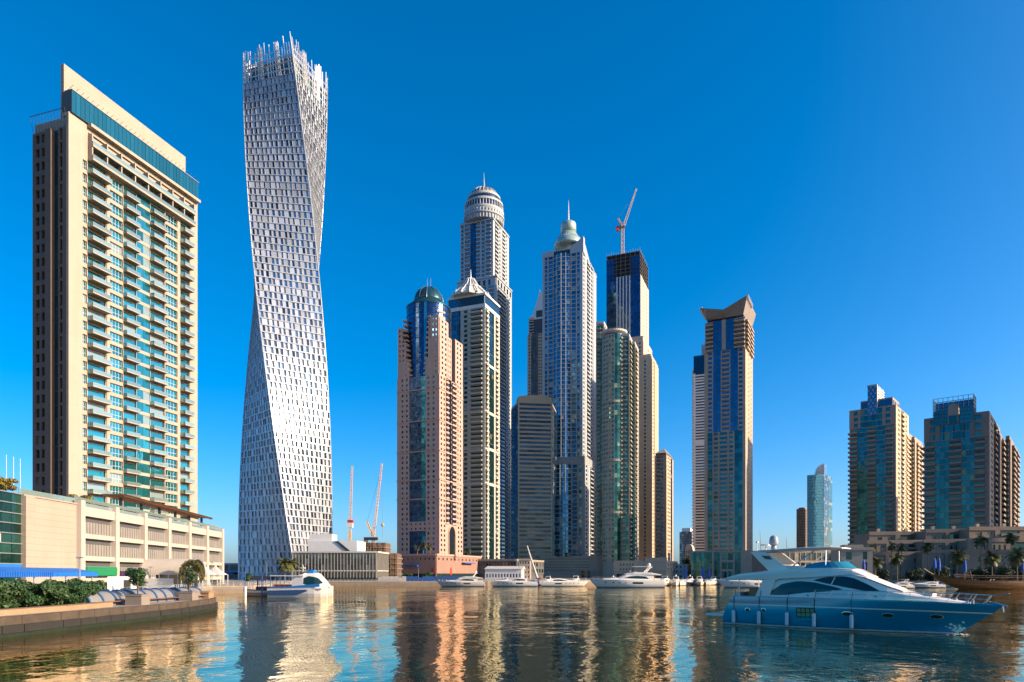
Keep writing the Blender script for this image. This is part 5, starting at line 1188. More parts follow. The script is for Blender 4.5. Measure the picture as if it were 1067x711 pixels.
tan_tower('arch_crowned_tower', 'shaded brown apartment tower with a glazed frame and pointed arch niche on top', 372, -40, 964, 1030, 1041, 430, crown_b, ((1035, 1041, 1050, 26, 449), (1048, 1052, 1061, 40, 454)), mat('brown_render', (0.234, 0.176, 0.136), .8, var=.12, streak=.5, fine=.06), gtealdk)
# its neighbour is an unseen tower, added beyond the frame to throw shade over it
def shade_tower():
    Y = 348; pl = [Vector((388, 330)), Vector((424, 318)), Vector((438, 360)), Vector((402, 372))]; T = Thing('shade_block', 'tan balconied tower added unseen beyond the right edge to cast shade', 'tower', (410, 345, GZ))
    T.part('wall', taupe).prism(pl, GZ, 150)
    for F in faces_of(pl)[:1] + faces_of(pl)[3:]: facade(T, F, 16, 148, 3.4, [('W', .1), ('B', .3, dict(proj=1.6)), ('N', .2, dict(n=2)), ('B', .3, dict(proj=1.6)), ('W', .1)], taupe, gturq, dep=.5)
    T.part('roof_plant', taupe).prism(grow(pl, -8), 150, 156); T.finish()
shade_tower()
def near_shade_block():  # unseen block, added to shade the terraced flats
    pl = [Vector((318, 262)), Vector((352, 250)), Vector((360, 282)), Vector((326, 292))]; T = Thing('shade_block', 'lower tan apartment block on the right bank, just beyond the right edge of the picture', 'tower', (340, 270, GZ))
    T.part('wall', taupe).prism(pl, GZ, 78)
    for F in faces_of(pl)[:1] + faces_of(pl)[3:]: facade(T, F, 8, 76, 3.4, [('W', .1), ('B', .3, dict(proj=1.6)), ('N', .2, dict(n=2)), ('B', .3, dict(proj=1.6)), ('W', .1)], taupe, gturq, dep=.5)
    T.part('roof_plant', taupe).prism(grow(pl, -8), 78, 82); T.finish()
near_shade_block()

# ------------------------------------------------------------------ terraced flats on the right bank
def terraces():
    st = mat('terrace_stone', (.235, .175, .13), .8, var=.14, streak=.5, fine=.06)
    def block(label, Y, x0, x1, tops, dy):
        T = Thing('terraced_flats', label, 'building', ((PX(x0, Y) + PX(x1, Y)) / 2, Y, GZ)); za = GZ
        for k, yt in enumerate(tops):
            Yk = Y + k * dy; a, b = PX(x0 + k * 2, Yk), PX(x1 - k, Yk); q = [Vector((a, Yk)), Vector((b, Yk - 3)), Vector((b, Yk + 16)), Vector((a, Yk + 16))]; zb = PZ(yt, Yk)
            T.part('wall', st).prism(q, GZ, zb); F, Rr, _, L = faces_of(q); n = max(2, int(F.w / 9)); h = zb - za
            strips = []
            for i in range(n): strips += [('W', .12, dict(d=.4 if i % 2 else 0)), (('N', .5, dict(n=2 + i % 2, fw=.45, fh=.5, sill=.25)) if (i + k) % 3 and k else ('N', .5, dict(n=1, fw=.5 if i % 2 else .2, fh=.55, sill=.1)) if k == 0 else ('B', .5, dict(proj=1.6, gap=.06)))]
            facade(T, F, za, zb - .9, 3.6, strips + [('W', .12)], st, gterr, dep=.5, ext=.3)
            T.part('parapet', st).fbox(F, -.4, F.w + .4, zb - .9, zb + .9, -.3, .8)
            for i in range(n): T.one('roof_pier', MB().fbox(F, F.w * (i + .3) / n, F.w * (i + .3) / n + 1.4, zb + .9, zb + 2.4, -2, -.6), sandy) if k == len(tops) - 1 else None
            za = zb - .5
        T.finish()
    block('long low beige flats under palms at the foot of the sunlit tan tower', 330, 902, 962, (577, 565, 556), 9)
    block('middle beige terraced flats with roof terraces below the arch crowned tower', 322, 961, 1006, (575, 564, 553.5), 7)
    block('beige terraced flats at the right edge with chimney blocks on the parapet', 312, 1006, 1090, (575, 563, 551), 7)
    Y = 262; q = [Vector((PX(877, Y), Y)), Vector((PX(905, Y), Y - 2)), Vector((PX(905, Y) + 1, Y + 9)), Vector((PX(877, Y), Y + 9))]
    T = Thing('quay_kiosk', 'small cream quay house with tall windows just behind the blue yacht', 'kiosk', (PX(891, Y), Y, GZ)); zt = PZ(571, Y); T.part('wall', cream2).prism(q, GZ, zt); F = faces_of(q)[0]
    facade(T, F, GZ + .3, zt - 1, 4.6, [('W', .1), ('N', .26, dict(n=1, fw=.75, fh=.75, sill=.12)), ('W', .32), ('N', .2, dict(n=1, fw=.75, fh=.75, sill=.12)), ('W', .12)], cream2, gterr, dep=.4, ext=.4)
    T.part('parapet', cream2).fbox(F, -.5, F.w + .5, zt - 1, zt + .2, -.2, .7); T.part('parapet', cream2).fbox(F, F.w * .1, F.w * .75, zt + .2, zt + 1.2, -6, -.5); T.finish()
    Y = 300; q = [Vector((PX(800, Y), Y)), Vector((PX(884, Y), Y + 6)), Vector((PX(884, Y), Y + 20)), Vector((PX(800, Y), Y + 20))]
    T = Thing('quay_cafe', 'long low dark glass waterside building with a flat roof, behind the blue yacht', 'building', (PX(842, Y), Y + 8, GZ)); zt = PZ(573, Y); T.part('wall', darkst2).prism(q, GZ, zt - .5); F = faces_of(q)[0]
    facade(T, F, GZ, zt - .6, 4.4, [('N', 1, dict(n=14, fw=.85, fh=.8, sill=.08))], taupe, gdark, dep=.4); T.part('roof', taupe).prism(grow(q, 1.0), zt - .49, zt); T.finish()
terraces()
# ------------------------------------------------------------------ plants
lf_hedge = leafmat('hedge_leaf', (.010, .035, .012), (.035, .085, .020))
lf_olive = leafmat('ochre_leaf', (.10, .085, .012), (.22, .15, .02))
lf_palm = leafmat('palm_leaf', (.045, .060, .018), (.11, .105, .03))
lf_tree = leafmat('tree_leaf', (.018, .045, .015), (.05, .09, .025))
bark = mat('bark', (.16, .11, .07), .9, var=.3, scale=2, bump=.4)
def leaf_cloud(rnd, clumps, n, size):
    """many small leaf faces spread through a few uneven clumps: clumps = [(centre, radii)]"""
    m = MB(); tot = sum(r[0] * r[1] * r[2] for c, r in clumps)
    for c, r in clumps:
        for _ in range(int(n * r[0] * r[1] * r[2] / tot)):
            d = Vector((rnd.gauss(0, 1), rnd.gauss(0, 1), rnd.gauss(0, 1))).normalized(); q = rnd.random() ** .38
            p = Vector((c[0] + d.x * r[0] * q, c[1] + d.y * r[1] * q, c[2] + d.z * r[2] * q))
            nrm = (d + Vector((rnd.uniform(-.9, .9), rnd.uniform(-.9, .9), rnd.uniform(-.4, 1.0)))).normalized(); s = size * rnd.uniform(.6, 1.4)
            t = nrm.orthogonal().normalized(); t = Matrix.Rotation(rnd.uniform(0, 6.28), 3, nrm) @ t; b = nrm.cross(t)
            m.add([p - t * s, p + b * s * .5, p + t * s, p - b * s * .5], [(0, 1, 2, 3)])
    return m
def bush_proto(seed, h, w, leaves=1400, lf=lf_hedge, size=.11, name='shrub', trunk=True, low=None):
    rnd = random.Random(seed); e = bpy.data.objects.new(name, None); COL.objects.link(e)
    cl = []
    for k in range(9 if low is None else 14):
        a = rnd.uniform(0, 6.28); rr = rnd.uniform(.0, .42) * w; z = h * (rnd.uniform(.3, .82) if low is None else rnd.uniform(low, .82))
        cl.append(((rr * math.cos(a), rr * math.sin(a), z), (w * rnd.uniform(.18, .33), w * rnd.uniform(.18, .33), h * rnd.uniform(.13, .24))))
    leaf_cloud(rnd, cl, leaves, size).build('crown', lf, e)
    st = MB()
    for c, r in cl[:6]: st.tube((rnd.uniform(-.05, .05), rnd.uniform(-.05, .05), 0), c, .05, .015, n=5)
    st.tube((0, 0, 0), (0, 0, h * .6), .07, .04, n=6)
    st.build('trunk', bark, e); return e
def palm_proto(seed, h, rf=2.6, nf=34, lean=.3):
    rnd = random.Random(seed); e = bpy.data.objects.new('palm_tree', None); COL.objects.link(e)
    tr = MB(); pts = [Vector((lean * (t / 7) ** 2, .0, h * t / 7)) for t in range(8)]
    for i in range(7): tr.tube(pts[i], pts[i + 1], .26 - .012 * i + (.05 if i == 0 else 0), .235 - .012 * i, n=8)
    tr.build('trunk', bark, e); m = MB(); top = pts[-1]
    for k in range(nf):
        az = rnd.uniform(0, 6.28); el = R(rnd.uniform(-35, 78)); L = rf * rnd.uniform(.8, 1.1); prev = top; d = Vector((math.cos(az) * math.cos(el), math.sin(az) * math.cos(el), math.sin(el))); NS = 9
        side = Vector((-math.sin(az), math.cos(az), 0))
        for i in range(NS):
            q = prev + d * (L / NS); wl = rf * .30 * math.sin(math.pi * (i + .8) / (NS + .6)) + .05
            for sg in (-1, 1):
                tip = (prev + q) / 2 + side * sg * wl + Vector((0, 0, -wl * .45)) + d * wl * .5
                m.add([prev, q, tip], [(0, 1, 2)]); tip2 = q + side * sg * wl * .9 + Vector((0, 0, -wl * .55)) + d * wl * .5; m.add([prev + d * .1, q, tip2], [(0, 1, 2)])
            m.tube(prev, q, .03, .02, n=3, cap=False)
            prev = q; d = (d + Vector((0, 0, -.19))).normalized()
    m.build('crown', lf_palm, e); return e
PROTO = {}
def place(key, maker, loc, rz, sc, label, cat, group):
    if key not in PROTO:
        o = maker(); PROTO[key] = o; o.location = loc; o.rotation_euler = (0, 0, rz); o.scale = (sc,) * 3; tag(o, label, cat, group); return o
    return copy_thing(PROTO[key], loc, rz, sc, label, group)

# palms: pixel column, crown row, distance, base height
palms = [(297, 588, 318, 1.6, 'palm tree behind the ferry stern with a yellowish crown, left one of a close pair', 4.6), (304, 587, 321, 1.6, 'palm tree behind the ferry cabin, right one of a close pair', 4.8),
         (435, 571, 421, 16.8, 'palm on the rose podium roof, left of three before the pink tower', 2.6), (441, 568, 423, 16.8, 'tallest middle palm on the rose podium roof before the pink tower', 3.0), (448, 570, 426, 16.8, 'palm on the rose podium roof, right of three before the pink tower', 2.6),
         (487, 574, 440, 16.8, 'palm on the far end of the rose podium roof below the crowned tower', 2.6), (581, 581, 581, 19.6, 'small palm on the pierced screen podium roof, left of a pair', 2.6), (590, 581, 581, 19.6, 'small palm on the pierced screen podium roof, right of a pair', 2.6), (632, 580, 582, 19.6, 'small palm on the sunlit end of the pierced screen podium', 2.6),
         (909, 571, 318, 1.6, 'palm crown above the kiosk corner, leftmost beside the long low flats', 3.2), (929, 569, 322, 1.6, 'slim palm in front of the long low flats', 3.0), (939, 570, 324, 1.6, 'palm close right of a slim palm in front of the long low flats', 2.8),
         (967, 570, 300, 1.6, 'tall bare trunked palm between the long low and the middle flats', 3.2), (912, 586, 270, 1.6, 'short wide palm on the quay right of the cream kiosk', 3.4), (935, 582, 272, 1.6, 'wide quay palm behind the moored blue and white boats', 3.4),
         (997, 580, 272, 1.6, 'big low palm on the quay behind the prow of the dhow', 4.2), (1022, 562, 306, 1.6, 'palm in front of the balconies of the right edge flats, near their left end', 3.8), (1053, 561, 306, 1.6, 'palm in front of the balconies at the right edge of the picture', 3.6),
         (1034, 581, 268, 1.6, 'spreading quay palm behind the middle of the dhow', 4.2), (1060, 579, 270, 1.6, 'dense quay palm behind the stern of the dhow', 4.4), (715, 585, 480, 1.6, 'dark small palm in front of the pale service block', 4.2)]
for i, (px, py, Y, zb, lab, rf) in enumerate(palms):
    h = PZ(py, Y) - zb; k = i % 3; hh = max(1.5, h); key = ('palm', i)
    e = palm_proto(100 + i, hh, rf, 36 if rf > 3 else 26, lean=random.uniform(-.6, .6)); e.location = (PX(px, Y), Y, zb); e.rotation_euler = (0, 0, random.uniform(-.4, .4))
    tag(e, lab, 'palm tree', 'palm trees along the waterfront')

# terrace shrubs on the car park roof
def shrub(key, seed, h, w, n, lf, size, loc, rz, sc, label, group, name='shrub'):
    o = place(key, lambda: bush_proto(seed, h, w, n, lf, size, name, low=.12 if 'hedge' in key else None), loc, rz, sc, label, 'tree' if name == 'small_tree' else 'shrub', group); return o
for i, (x, y, h, lab) in enumerate(((80, 519, 4.6, 'ochre bush on the car park roof at the foot of the cream tower, left one'), (91, 517, 5.2, 'ochre bush on the car park roof, middle and tallest of three'), (101, 520, 4.6, 'ochre bush on the car park roof, right one beside the pergola'))):
    Y = 143 + i * 9; shrub('roofbush', 11, 4.6, 5.2, 2600, lf_olive, .24, (PX(x, Y), Y, 17.3), i * 2.1, h / 4.6, lab, 'bushes on the car park roof')
for i, (x, lab) in enumerate(((152, 'small round bush under the second pergola bay'), (172, 'small round bush under the fourth pergola bay'), (192, 'small round bush under the last pergola bay'))):
    Y = 177 + i * 17; shrub('roofball', 12, 2.2, 2.4, 500, lf_olive, .2, (PX(x, Y) + .5, Y, 17.4), i * 2.1, 1 + .3 * (i == 2), lab, 'bushes on the car park roof')
shrub('roofbush', 11, 4.6, 5.2, 2600, lf_olive, .24, (PX(4, 115), 115, 18.7), 1, .62, 'ochre bush on the roof of the dark green glass shop', 'bushes on the car park roof')

# leafy trees along the right bank and before the low blocks
for i, (px, Y, h, lab) in enumerate(((888, 285, 6.5, 'dark leafy tree behind the cream kiosk'), (921, 288, 6.0, 'dark leafy tree between two quay palms, left of the long low flats'), (949, 284, 5.5, 'round dark tree on the quay behind the moored boats'), (982, 280, 7.0, 'dark leafy tree between the blue parasols and the big low palm'), (1012, 286, 6.0, 'dark leafy tree behind the mast of the dhow'), (1044, 280, 7.5, 'tall dark leafy tree behind the dhow, near the right edge'), (1066, 284, 7.0, 'dark leafy tree cut by the right edge of the picture'),
                                      (425, 300, 4.0, 'low green tree before the rose podium, left of the lamp post'), (446, 302, 4.4, 'low green tree before the rose podium, right of the lamp post'), (258, 300, 4.0, 'small green tree at the foot of the twisted tower'), (318, 312, 4.0, 'small green tree in front of the low glass building'), (900, 284, 6.5, 'dark leafy tree beside the right wall of the cream kiosk'), (958, 288, 6.0, 'dark leafy tree at the foot of the tall bare trunked palm'), (970, 283, 5.0, 'low dark tree just left of the pair of blue parasols'), (1024, 282, 6.5, 'dark leafy tree left of the spreading quay palm behind the dhow'), (1032, 290, 8.0, 'high dark tree before the right edge flats, behind the spreading quay palm'), (1055, 290, 8.5, 'highest dark tree before the right edge flats, behind the dense quay palm'))):
    e = bush_proto(300 + i, h, h * 1.05, 2600, lf_tree if 6 < i < 11 else leafmat('dark_tree_leaf', (.008, .022, .010), (.028, .055, .018)), .26, 'leafy_tree', low=.22); e.location = (PX(px, Y), Y, GZ); e.rotation_euler = (0, 0, i); tag(e, lab, 'tree', 'leafy trees along the banks')

# ------------------------------------------------------------------ near quay on the left: hedge, planters, curved benches
def near_quay():
    wallm = mat('sandstone_planter', (.30, .19, .105), .85, var=.2, scale=.8, streak=.3, fine=.12, bump=.4)
    kerb = mat('dark_wet_kerb', (.015, .013, .010), .7, var=.3, scale=1, fine=.2, bump=.4)
    kerb2 = mat('brown_kerb', (.065, .045, .030), .8, var=.3, scale=1, fine=.2, bump=.4)
    T = Thing('quay_edge', 'low dark timber and stone quay edge along the near promenade', 'quay wall', (-40, 70, .5))
    ed = shore[0:7]
    for k in range(6):
        a, b = ed[k], ed[k + 1]; F = Face(a, (b[0] - a[0], b[1] - a[1]), math.dist(a, b))
        T.part('kerb', kerb).fbox(F, 0, F.w, -.6, .95, -.4, .20); T.part('algae_band', mat('algae', (.012, .018, .006), .5, var=.5, scale=1.5, fine=.3)).fbox(F, 0, F.w, -.6, .28, .2, .26)
        n = max(1, int(F.w / 2.2))
        for i in range(n):
            o = random.uniform(-.03, .03); T.part('cap_stone', kerb2).fbox(F, F.w * i / n + .02, F.w * (i + 1) / n - .02, .951, 1.62 + random.uniform(-.01, .015), -.5, .07 + o); T.part('wall_stone', kerb).fbox(F, F.w * i / n + .03, F.w * (i + 1) / n - .03, .32, .92, .2, .27 + o)
    T.finish()
    W = Thing('planter_wall', 'long sandstone planter wall below the dark green hedge', 'planter', (-42, 60, GZ))
    W.part('wall', wallm).prism([(-43.0, 44), (-41.6, 44), (-41.0, 62), (-41.2, 70.5), (-42.6, 70.5)], GZ - .4, 2.05); W.part('soil', mat('soil', (.05, .035, .02), .95, var=.3)).prism([(-49, 44), (-42.8, 44), (-42.4, 70.2), (-49, 70.2)], GZ, 1.95); W.finish()
    hd = 'hedge shrubs along the near promenade'
    labs = ['leftmost dark hedge shrub at the picture edge above the planter wall', 'dark hedge shrub second from the left above the planter wall', 'wide dark hedge shrub third from the left above the planter wall', 'dark hedge shrub with an uneven top in the middle of the planter wall',
            'bushy dark hedge shrub fifth from the left above the planter wall', 'dark hedge shrub near the right end of the planter wall', 'last dark hedge shrub at the right end of the planter wall']
    for i in range(7):
        Y = 55.5 + i * 2.35; x = -44.2 + .5 * math.sin(i * 1.7)
        shrub('hedge%d' % (i % 3), 20 + i % 3, 2.6, 3.6, (6500, 5200, 7500)[i % 3], (lf_hedge, lf_tree, lf_hedge)[i % 3], (.13, .17, .10)[i % 3], (x, Y, 1.95), i * 1.3, .95 + .12 * math.sin(i * 2.3), labs[i], hd)
    for i in range(5):
        shrub('hedge%d' % (i % 3), 20 + i % 3, 2.6, 3.6, 6500, lf_hedge, .13, (-48.5 - .6 * i, 62 + i * 5.5, 1.6), i * .9, .8 + .05 * i, ['rear hedge shrub under the blue awning, nearest', 'rear hedge shrub under the blue awning, second', 'rear hedge shrub beside the white screen, third', 'rear hedge shrub left of the round planter bush, fourth', 'rear hedge shrub farthest along the promenade'][i], 'rear hedge shrubs')
    conc = mat('planter_concrete', (.22, .18, .145), .85, var=.18, scale=1, streak=.3, fine=.1, bump=.3)
    for nm, lab, x, y, w, h, bl, bh, bw in (('planter', 'big square concrete planter holding a round green bush on the quay edge', -40.9, 74.6, 1.75, 1.15, 'round dark green bush growing in the big square planter', 2.9, 2.5), ('planter', 'smaller concrete planter with a thin upright bush near the quay tip', -41.3, 87.2, 1.7, 1.15, 'thin upright bush growing in the smaller quay planter', 3.1, 1.9)):
        P = Thing(nm, lab, 'planter', (x, y, GZ), 'concrete planters'); q = [(x - w / 2, y - w / 2), (x + w / 2, y - w / 2), (x + w / 2, y + w / 2), (x - w / 2, y + w / 2)]
        P.part('tub', conc).prism(q, GZ, GZ + h * .86); P.part('rim', conc).prism(grow(q, .08), GZ + h * .86, GZ + h); P.part('soil', mat('soil', (.05, .035, .02))).prism(grow(q, -.15), GZ + h, GZ + h + .03); P.finish()
        e = bush_proto(31 + int(y), bh, bw, 2300 if bw > 2 else 800, lf_hedge if bw > 2 else lf_tree, .12, 'shrub'); e.location = (x, y, GZ + h); tag(e, bl, 'shrub', 'bushes in concrete planters')
    # curved grey bench shells with blue ribs
    shell = mat('grey_shell', (.19, .185, .18), .55, var=.12, scale=.6, fine=.06); ribm = mat('blue_rib', (.03, .10, .26), .5, var=.1)
    for k, (y0, y1, lab) in enumerate(((69.5, 76.5, 'curved grey bench shell with blue ribs, nearest, behind the planter wall end'), (78, 86.5, 'curved grey bench shell with blue ribs between the two planters'), (88.5, 94, 'curved grey bench shell with blue ribs near the tip of the quay'))):
        x = -44.3 + .2 * k; B = Thing('curved_bench', lab, 'bench', (x, (y0 + y1) / 2, GZ), 'curved benches'); prof = [(x + 1.35 * math.cos(R(t)), GZ + 1.5 * math.sin(R(t))) for t in range(0, 131, 10)]
        m = B.part('shell', shell, True); m.grid([[(a, yy, z) for a, z in prof] for yy in (y0, y1)]); m.grid([[(a - .12 * (a - x) / 1.35, yy, GZ + (z - GZ) * .92) for a, z in prof] for yy in (y1, y0)])
        for yy in (y0, y1): B.part('end_panel', shell).add([(x, yy, GZ)] + [(a, yy, z) for a, z in prof], [tuple(range(len(prof) + 1))])
        n = int((y1 - y0) / 2.1)
        for i in range(n + 1):
            yy = y0 + (y1 - y0) * i / n; r = MB().path([(x + 1.45 * math.cos(R(t)), yy, GZ + 1.58 * math.sin(R(t))) for t in range(0, 131, 13)], .10, n=6); B.one('rib', r, ribm)
        B.part('seat', wood).box(x + 1.5, x + 2.0, y0, y1, GZ + .40, GZ + .48); B.finish()
    E = Thing('stone_block', 'square sandstone block at the tip of the near quay', 'wall', (-42.2, 95, GZ)); E.part('wall', wallm).prism([(-46, 93.6), (-41.6, 93.6), (-42.5, 97.3), (-47, 98.5)], .2, 2.35); E.part('cap', wallm).prism(grow([(-46, 93.6), (-41.6, 93.6), (-42.5, 97.3), (-47, 98.5)], .12), 2.351, 2.55); E.finish()
    # flower tub, low flower beds
    for i, (px, py, Y, lab) in enumerate(((101, 618, 92, 'low flower bed with yellow and pink blossom behind the nearest bench'), (130, 617, 97, 'low flower bed of mixed leaves behind the round planter bush'), (157, 614, 99, 'low flower bed by the vaulted tent'))):
        rnd = random.Random(50 + i); x = PX(px, Y); F_ = Thing('flower_bed', lab, 'flower bed', (x, Y, GZ), 'flower beds'); cl = [((x + rnd.uniform(-3, 3), Y + rnd.uniform(-1, 1), GZ + rnd.uniform(.4, 1.0)), (1.0, .8, .5)) for _ in range(7)]
        v = leaf_cloud(rnd, cl, 1600, .13); F_.part('leaves', lf_tree).add(v.v, v.f); v = leaf_cloud(rnd, [((c[0], c[1] - .2, c[2] + .25), r) for c, r in cl], 160, .08); F_.part('blossom', leafmat('blossom', (.55, .30, .02), (.5, .05, .12))).add(v.v, v.f); F_.finish()
near_quay()

def promenade_things():
    # blue awning on posts
    A = Thing('awning', 'long bright blue awning on thin posts in front of the green glass shop', 'awning', (-66, 85, GZ)); Y0, Y1 = 74, 112
    p = [Vector((PX(-6, 78), 78)), Vector((PX(102, 106), 106))]; F = Face(p[0], p[1] - p[0], (p[1] - p[0]).length)
    zt = 5.75
    m = A.part('canopy', awn)
    m.add([F.p(0, zt - .55, 0), F.p(F.w, zt - .55, 0), F.p(F.w, zt + .1, -3.2), F.p(0, zt + .1, -3.2)], [(0, 1, 2, 3)])
    m.add([F.p(0, zt - 1.15, .03), F.p(F.w, zt - 1.15, .03), F.p(F.w, zt - .55, 0), F.p(0, zt - .55, 0)], [(0, 1, 2, 3)]); m.add([F.p(0, zt - .6, 0), F.p(F.w, zt - .6, 0), F.p(F.w, zt + .02, -3.2), F.p(0, zt + .02, -3.2)], [(3, 2, 1, 0)])
    for i in range(26): A.part('valance_stripe', bluefab).fbox(F, F.w * i / 52, F.w * i / 52 + .18, zt - 1.18, zt - .56, .04, .08)
    for i in range(7): A.one('post', MB().tube(F.p(F.w * (i + .2) / 6.5, GZ, -.3), F.p(F.w * (i + .2) / 6.5, zt - .5, -.3), .10, n=8), steel)
    A.finish()
    # tables / screen / vaulted tent / pavilions
    tentm = mat('cream_tent_fabric', (.46, .40, .33), .75, var=.1, streak=.3, fine=.05)
    Y = 150; x0, x1 = PX(146, Y), PX(199, Y + 2); T = Thing('vaulted_tent', 'long barrel vaulted cream tent with a leafy arch at its end', 'tent', ((x0 + x1) / 2, Y, GZ)); zs = PZ(599, Y)
    rows = []
    for t in range(0, 181, 12): rows.append([(x0, Y + 4 - 4 * math.cos(R(t)), zs + 3.6 * math.sin(R(t))), (x1, Y + 5 - 4 * math.cos(R(t)), zs + 3.6 * math.sin(R(t)))])
    T.part('vault', tentm, True).grid(rows)
    for q in range(6): T.one('post', MB().tube((x0 + (x1 - x0) * q / 5, Y + .1, GZ), (x0 + (x1 - x0) * q / 5, Y + .1, zs), .12, n=6), steel)
    T.part('screen', whitep).box(x0 + .5, x0 + (x1 - x0) * .72, Y - .15, Y - .05, GZ, zs - .8); T.part('inner', darkst).box(x0 + .3, x1 - .4, Y + 6, Y + 6.2, GZ, zs)
    T.part('gable_frame', steel).path([(x1 + .05, Y + 5 - 4 * math.cos(R(t)), zs + 3.6 * math.sin(R(t))) for t in range(0, 181, 15)], .2, n=6); T.finish()
    rnd = random.Random(5); e = bpy.data.objects.new('leafy_arch', None); COL.objects.link(e); xa, ya = PX(202, Y), Y - 1; e.location = (xa, ya, GZ)
    cl = [((2.3 * math.cos(R(t)), 0, zs - GZ - .2 + 2.9 * math.sin(R(t))), (.7, .6, .7)) for t in range(-10, 191, 18)] + [((x, 0, zs - GZ + 1.2), (.8, .4, 1.0)) for x in (-1.1, 0, 1.1)]
    leaf_cloud(rnd, cl, 3000, .16).build('crown', leafmat('arch_leaf', (.05, .06, .012), (.16, .13, .03)), e); fr = MB().tube((-2.3, 0, 0), (-2.3, 0, zs - GZ), .1).tube((2.3, 0, 0), (2.3, 0, zs - GZ), .1); fr.build('frame', steel, e); tag(e, 'green and gold leafy arch at the end of the vaulted tent', 'arch')
    for i, (px, ty, lab) in enumerate(((213, 588, 'white peaked pavilion tent, left one of the pair by the car park corner'), (224.5, 588, 'white peaked pavilion tent, right one of the pair by the car park corner'))):
        Y = 184 + i * 4; cx = PX(px, Y); P = Thing('peaked_tent', lab, 'tent', (cx, Y, GZ), 'peaked tents'); ze, zt = PZ(599, Y), PZ(ty, Y); w = 2.4; n = 5; rows = []
        for k in range(n + 1):
            t = k / n; ww = w * (1 - t) ** 1.8 + .05; rows.append([(cx - ww, Y - ww, ze + (zt - ze) * t), (cx + ww, Y - ww, ze + (zt - ze) * t), (cx + ww, Y + ww, ze + (zt - ze) * t), (cx - ww, Y + ww, ze + (zt - ze) * t)])
        P.part('canopy', mat('white_tent', (.60, .54, .47), .7, var=.06)).grid(rows, close=True)
        for a in (-1, 1):
            for b in (-1, 1): P.one('post', MB().tube((cx + a * w, Y + b * w, GZ), (cx + a * w, Y + b * w, ze), .09, n=6), whitep)
        P.finish()
    Y = 134; q0 = PX(112, Y); B = Thing('boundary_screen', 'low white screen wall with a doorway under the car park bays', 'wall', (q0, Y, GZ)); q1 = PX(143, Y + 6)
    B.part('panel', whitep).prism([(q0, Y), (q1, Y + 6), (q1, Y + 6.3), (q0, Y + .3)], GZ, PZ(601, Y)); B.part('door', darkst).box(q0 + 3.0, q0 + 4.4, Y + .2, Y + .35, GZ, GZ + 2.2)
    B.finish()
    def lamp(px, ytop, Y, lab):
        x = PX(px, Y); L = Thing('street_lamp', lab, 'street lamp', (x, Y, GZ), 'street lamps'); zt = PZ(ytop, Y); L.part('post', steel).tube((x, Y, GZ), (x, Y, zt), .11, .07, n=8); L.part('base', steel).lathe([(.2, 0), (.2, .5), (.12, .6)], (x, Y, GZ), 10)
        for s in (-1, 1): L.one('lamp_head', MB().box(x + s * .1 - .35 * (s < 0), x + s * .1 + .35 * (s > 0), Y - .12, Y + .12, zt - .08, zt + .06), steel)
        L.finish()
    lamp(83, 581, 92, 'slim grey street lamp in front of the green fascia'); lamp(157, 591, 150, 'slim street lamp at the near end of the vaulted tent'); lamp(221, 586, 179, 'slim white lamp post before the peaked tents')
    lamp(278, 585, 280, 'lamp post on the quay beside the twisted tower foot'); lamp(436, 592, 310, 'lamp post in front of the rose podium wall'); lamp(541, 590, 350, 'lamp post beside the long white boat hall')
    for i, (px, yt, lab) in enumerate(((6.5, 474, 'left flagpole on the green shop roof'), (14, 476, 'middle flagpole on the green shop roof'), (21, 478, 'right flagpole on the green shop roof'))):
        Y = 116.7 + i; x = PX(px, Y); simple('flagpole', MB().tube((x, Y, 18.4), (x, Y, PZ(yt, Y)), .09, .05, n=6), steel, lab, 'flagpole', 'flagpoles')
    # quay railing with posts along the far left promenade up to the ferry stop
    Rl = Thing('quay_railing', 'grey metal railing along the promenade from the peaked tents to the twisted tower', 'railing', (-105, 210, GZ)); pts_ = [Vector(p) + Vector((-.8, .6)) for p in shore[6:12]]
    for a, b in zip(pts_[:-1], pts_[1:]):
        n = int((b - a).length / 1.5)
        for i in range(n):
            p = a.lerp(b, i / n); Rl.part('baluster', steel).tube((p.x, p.y, GZ), (p.x, p.y, GZ + 1.15), .05, n=4)
        for z in (.45, .8, 1.15): Rl.part('rail', steel).tube((a.x, a.y, GZ + z), (b.x, b.y, GZ + z), .045, n=4)
    Rl.finish()
    # hoardings on the quay before the rose podium
    H = Thing('site_hoarding', 'blue and white hoarding along the quay before the construction frame and rose podium', 'hoarding', (PX(440, 290), 290, GZ)); Y = 290
    for i in range(24):
        a = PX(394 + i * 4.2, Y); b = PX(394 + (i + 1) * 4.2, Y) - .1
        H.part('blue_panel' if 6 < i < 20 else 'grey_panel', mat('blue_hoarding', (.02, .08, .26), .6, var=.2) if 6 < i < 20 else pale).box(a, b, Y, Y + .15, GZ, GZ + (2.3 if i % 5 else 1.8))
    H.finish()
    # low far buildings along the waterline left of the twisted tower and hedge lines on the quay
    Y = 420; q = [Vector((PX(228, Y), Y)), Vector((PX(262, Y), Y)), Vector((PX(262, Y), Y + 20)), Vector((PX(228, Y), Y + 20))]; L = Thing('glass_annex', 'low blue glass building between the car park and the twisted tower', 'building', (PX(240, Y), Y, GZ)); L.part('wall', steel).prism(q, GZ, PZ(588, Y)); facade(L, faces_of(q)[0], GZ + .2, PZ(589, Y), 3.6, [('G', 1, dict(n=14, d=.1, band=.18, glass=gnavy, bmat=steel))], steel, gnavy); L.part('roof', steel).prism(grow(q, .6), PZ(588, Y), PZ(587, Y)); L.one('blue_canopy', MB().box(PX(229, Y), PX(246, Y), Y - 5, Y - .6, 4.6, 5.8), awn); L.finish()
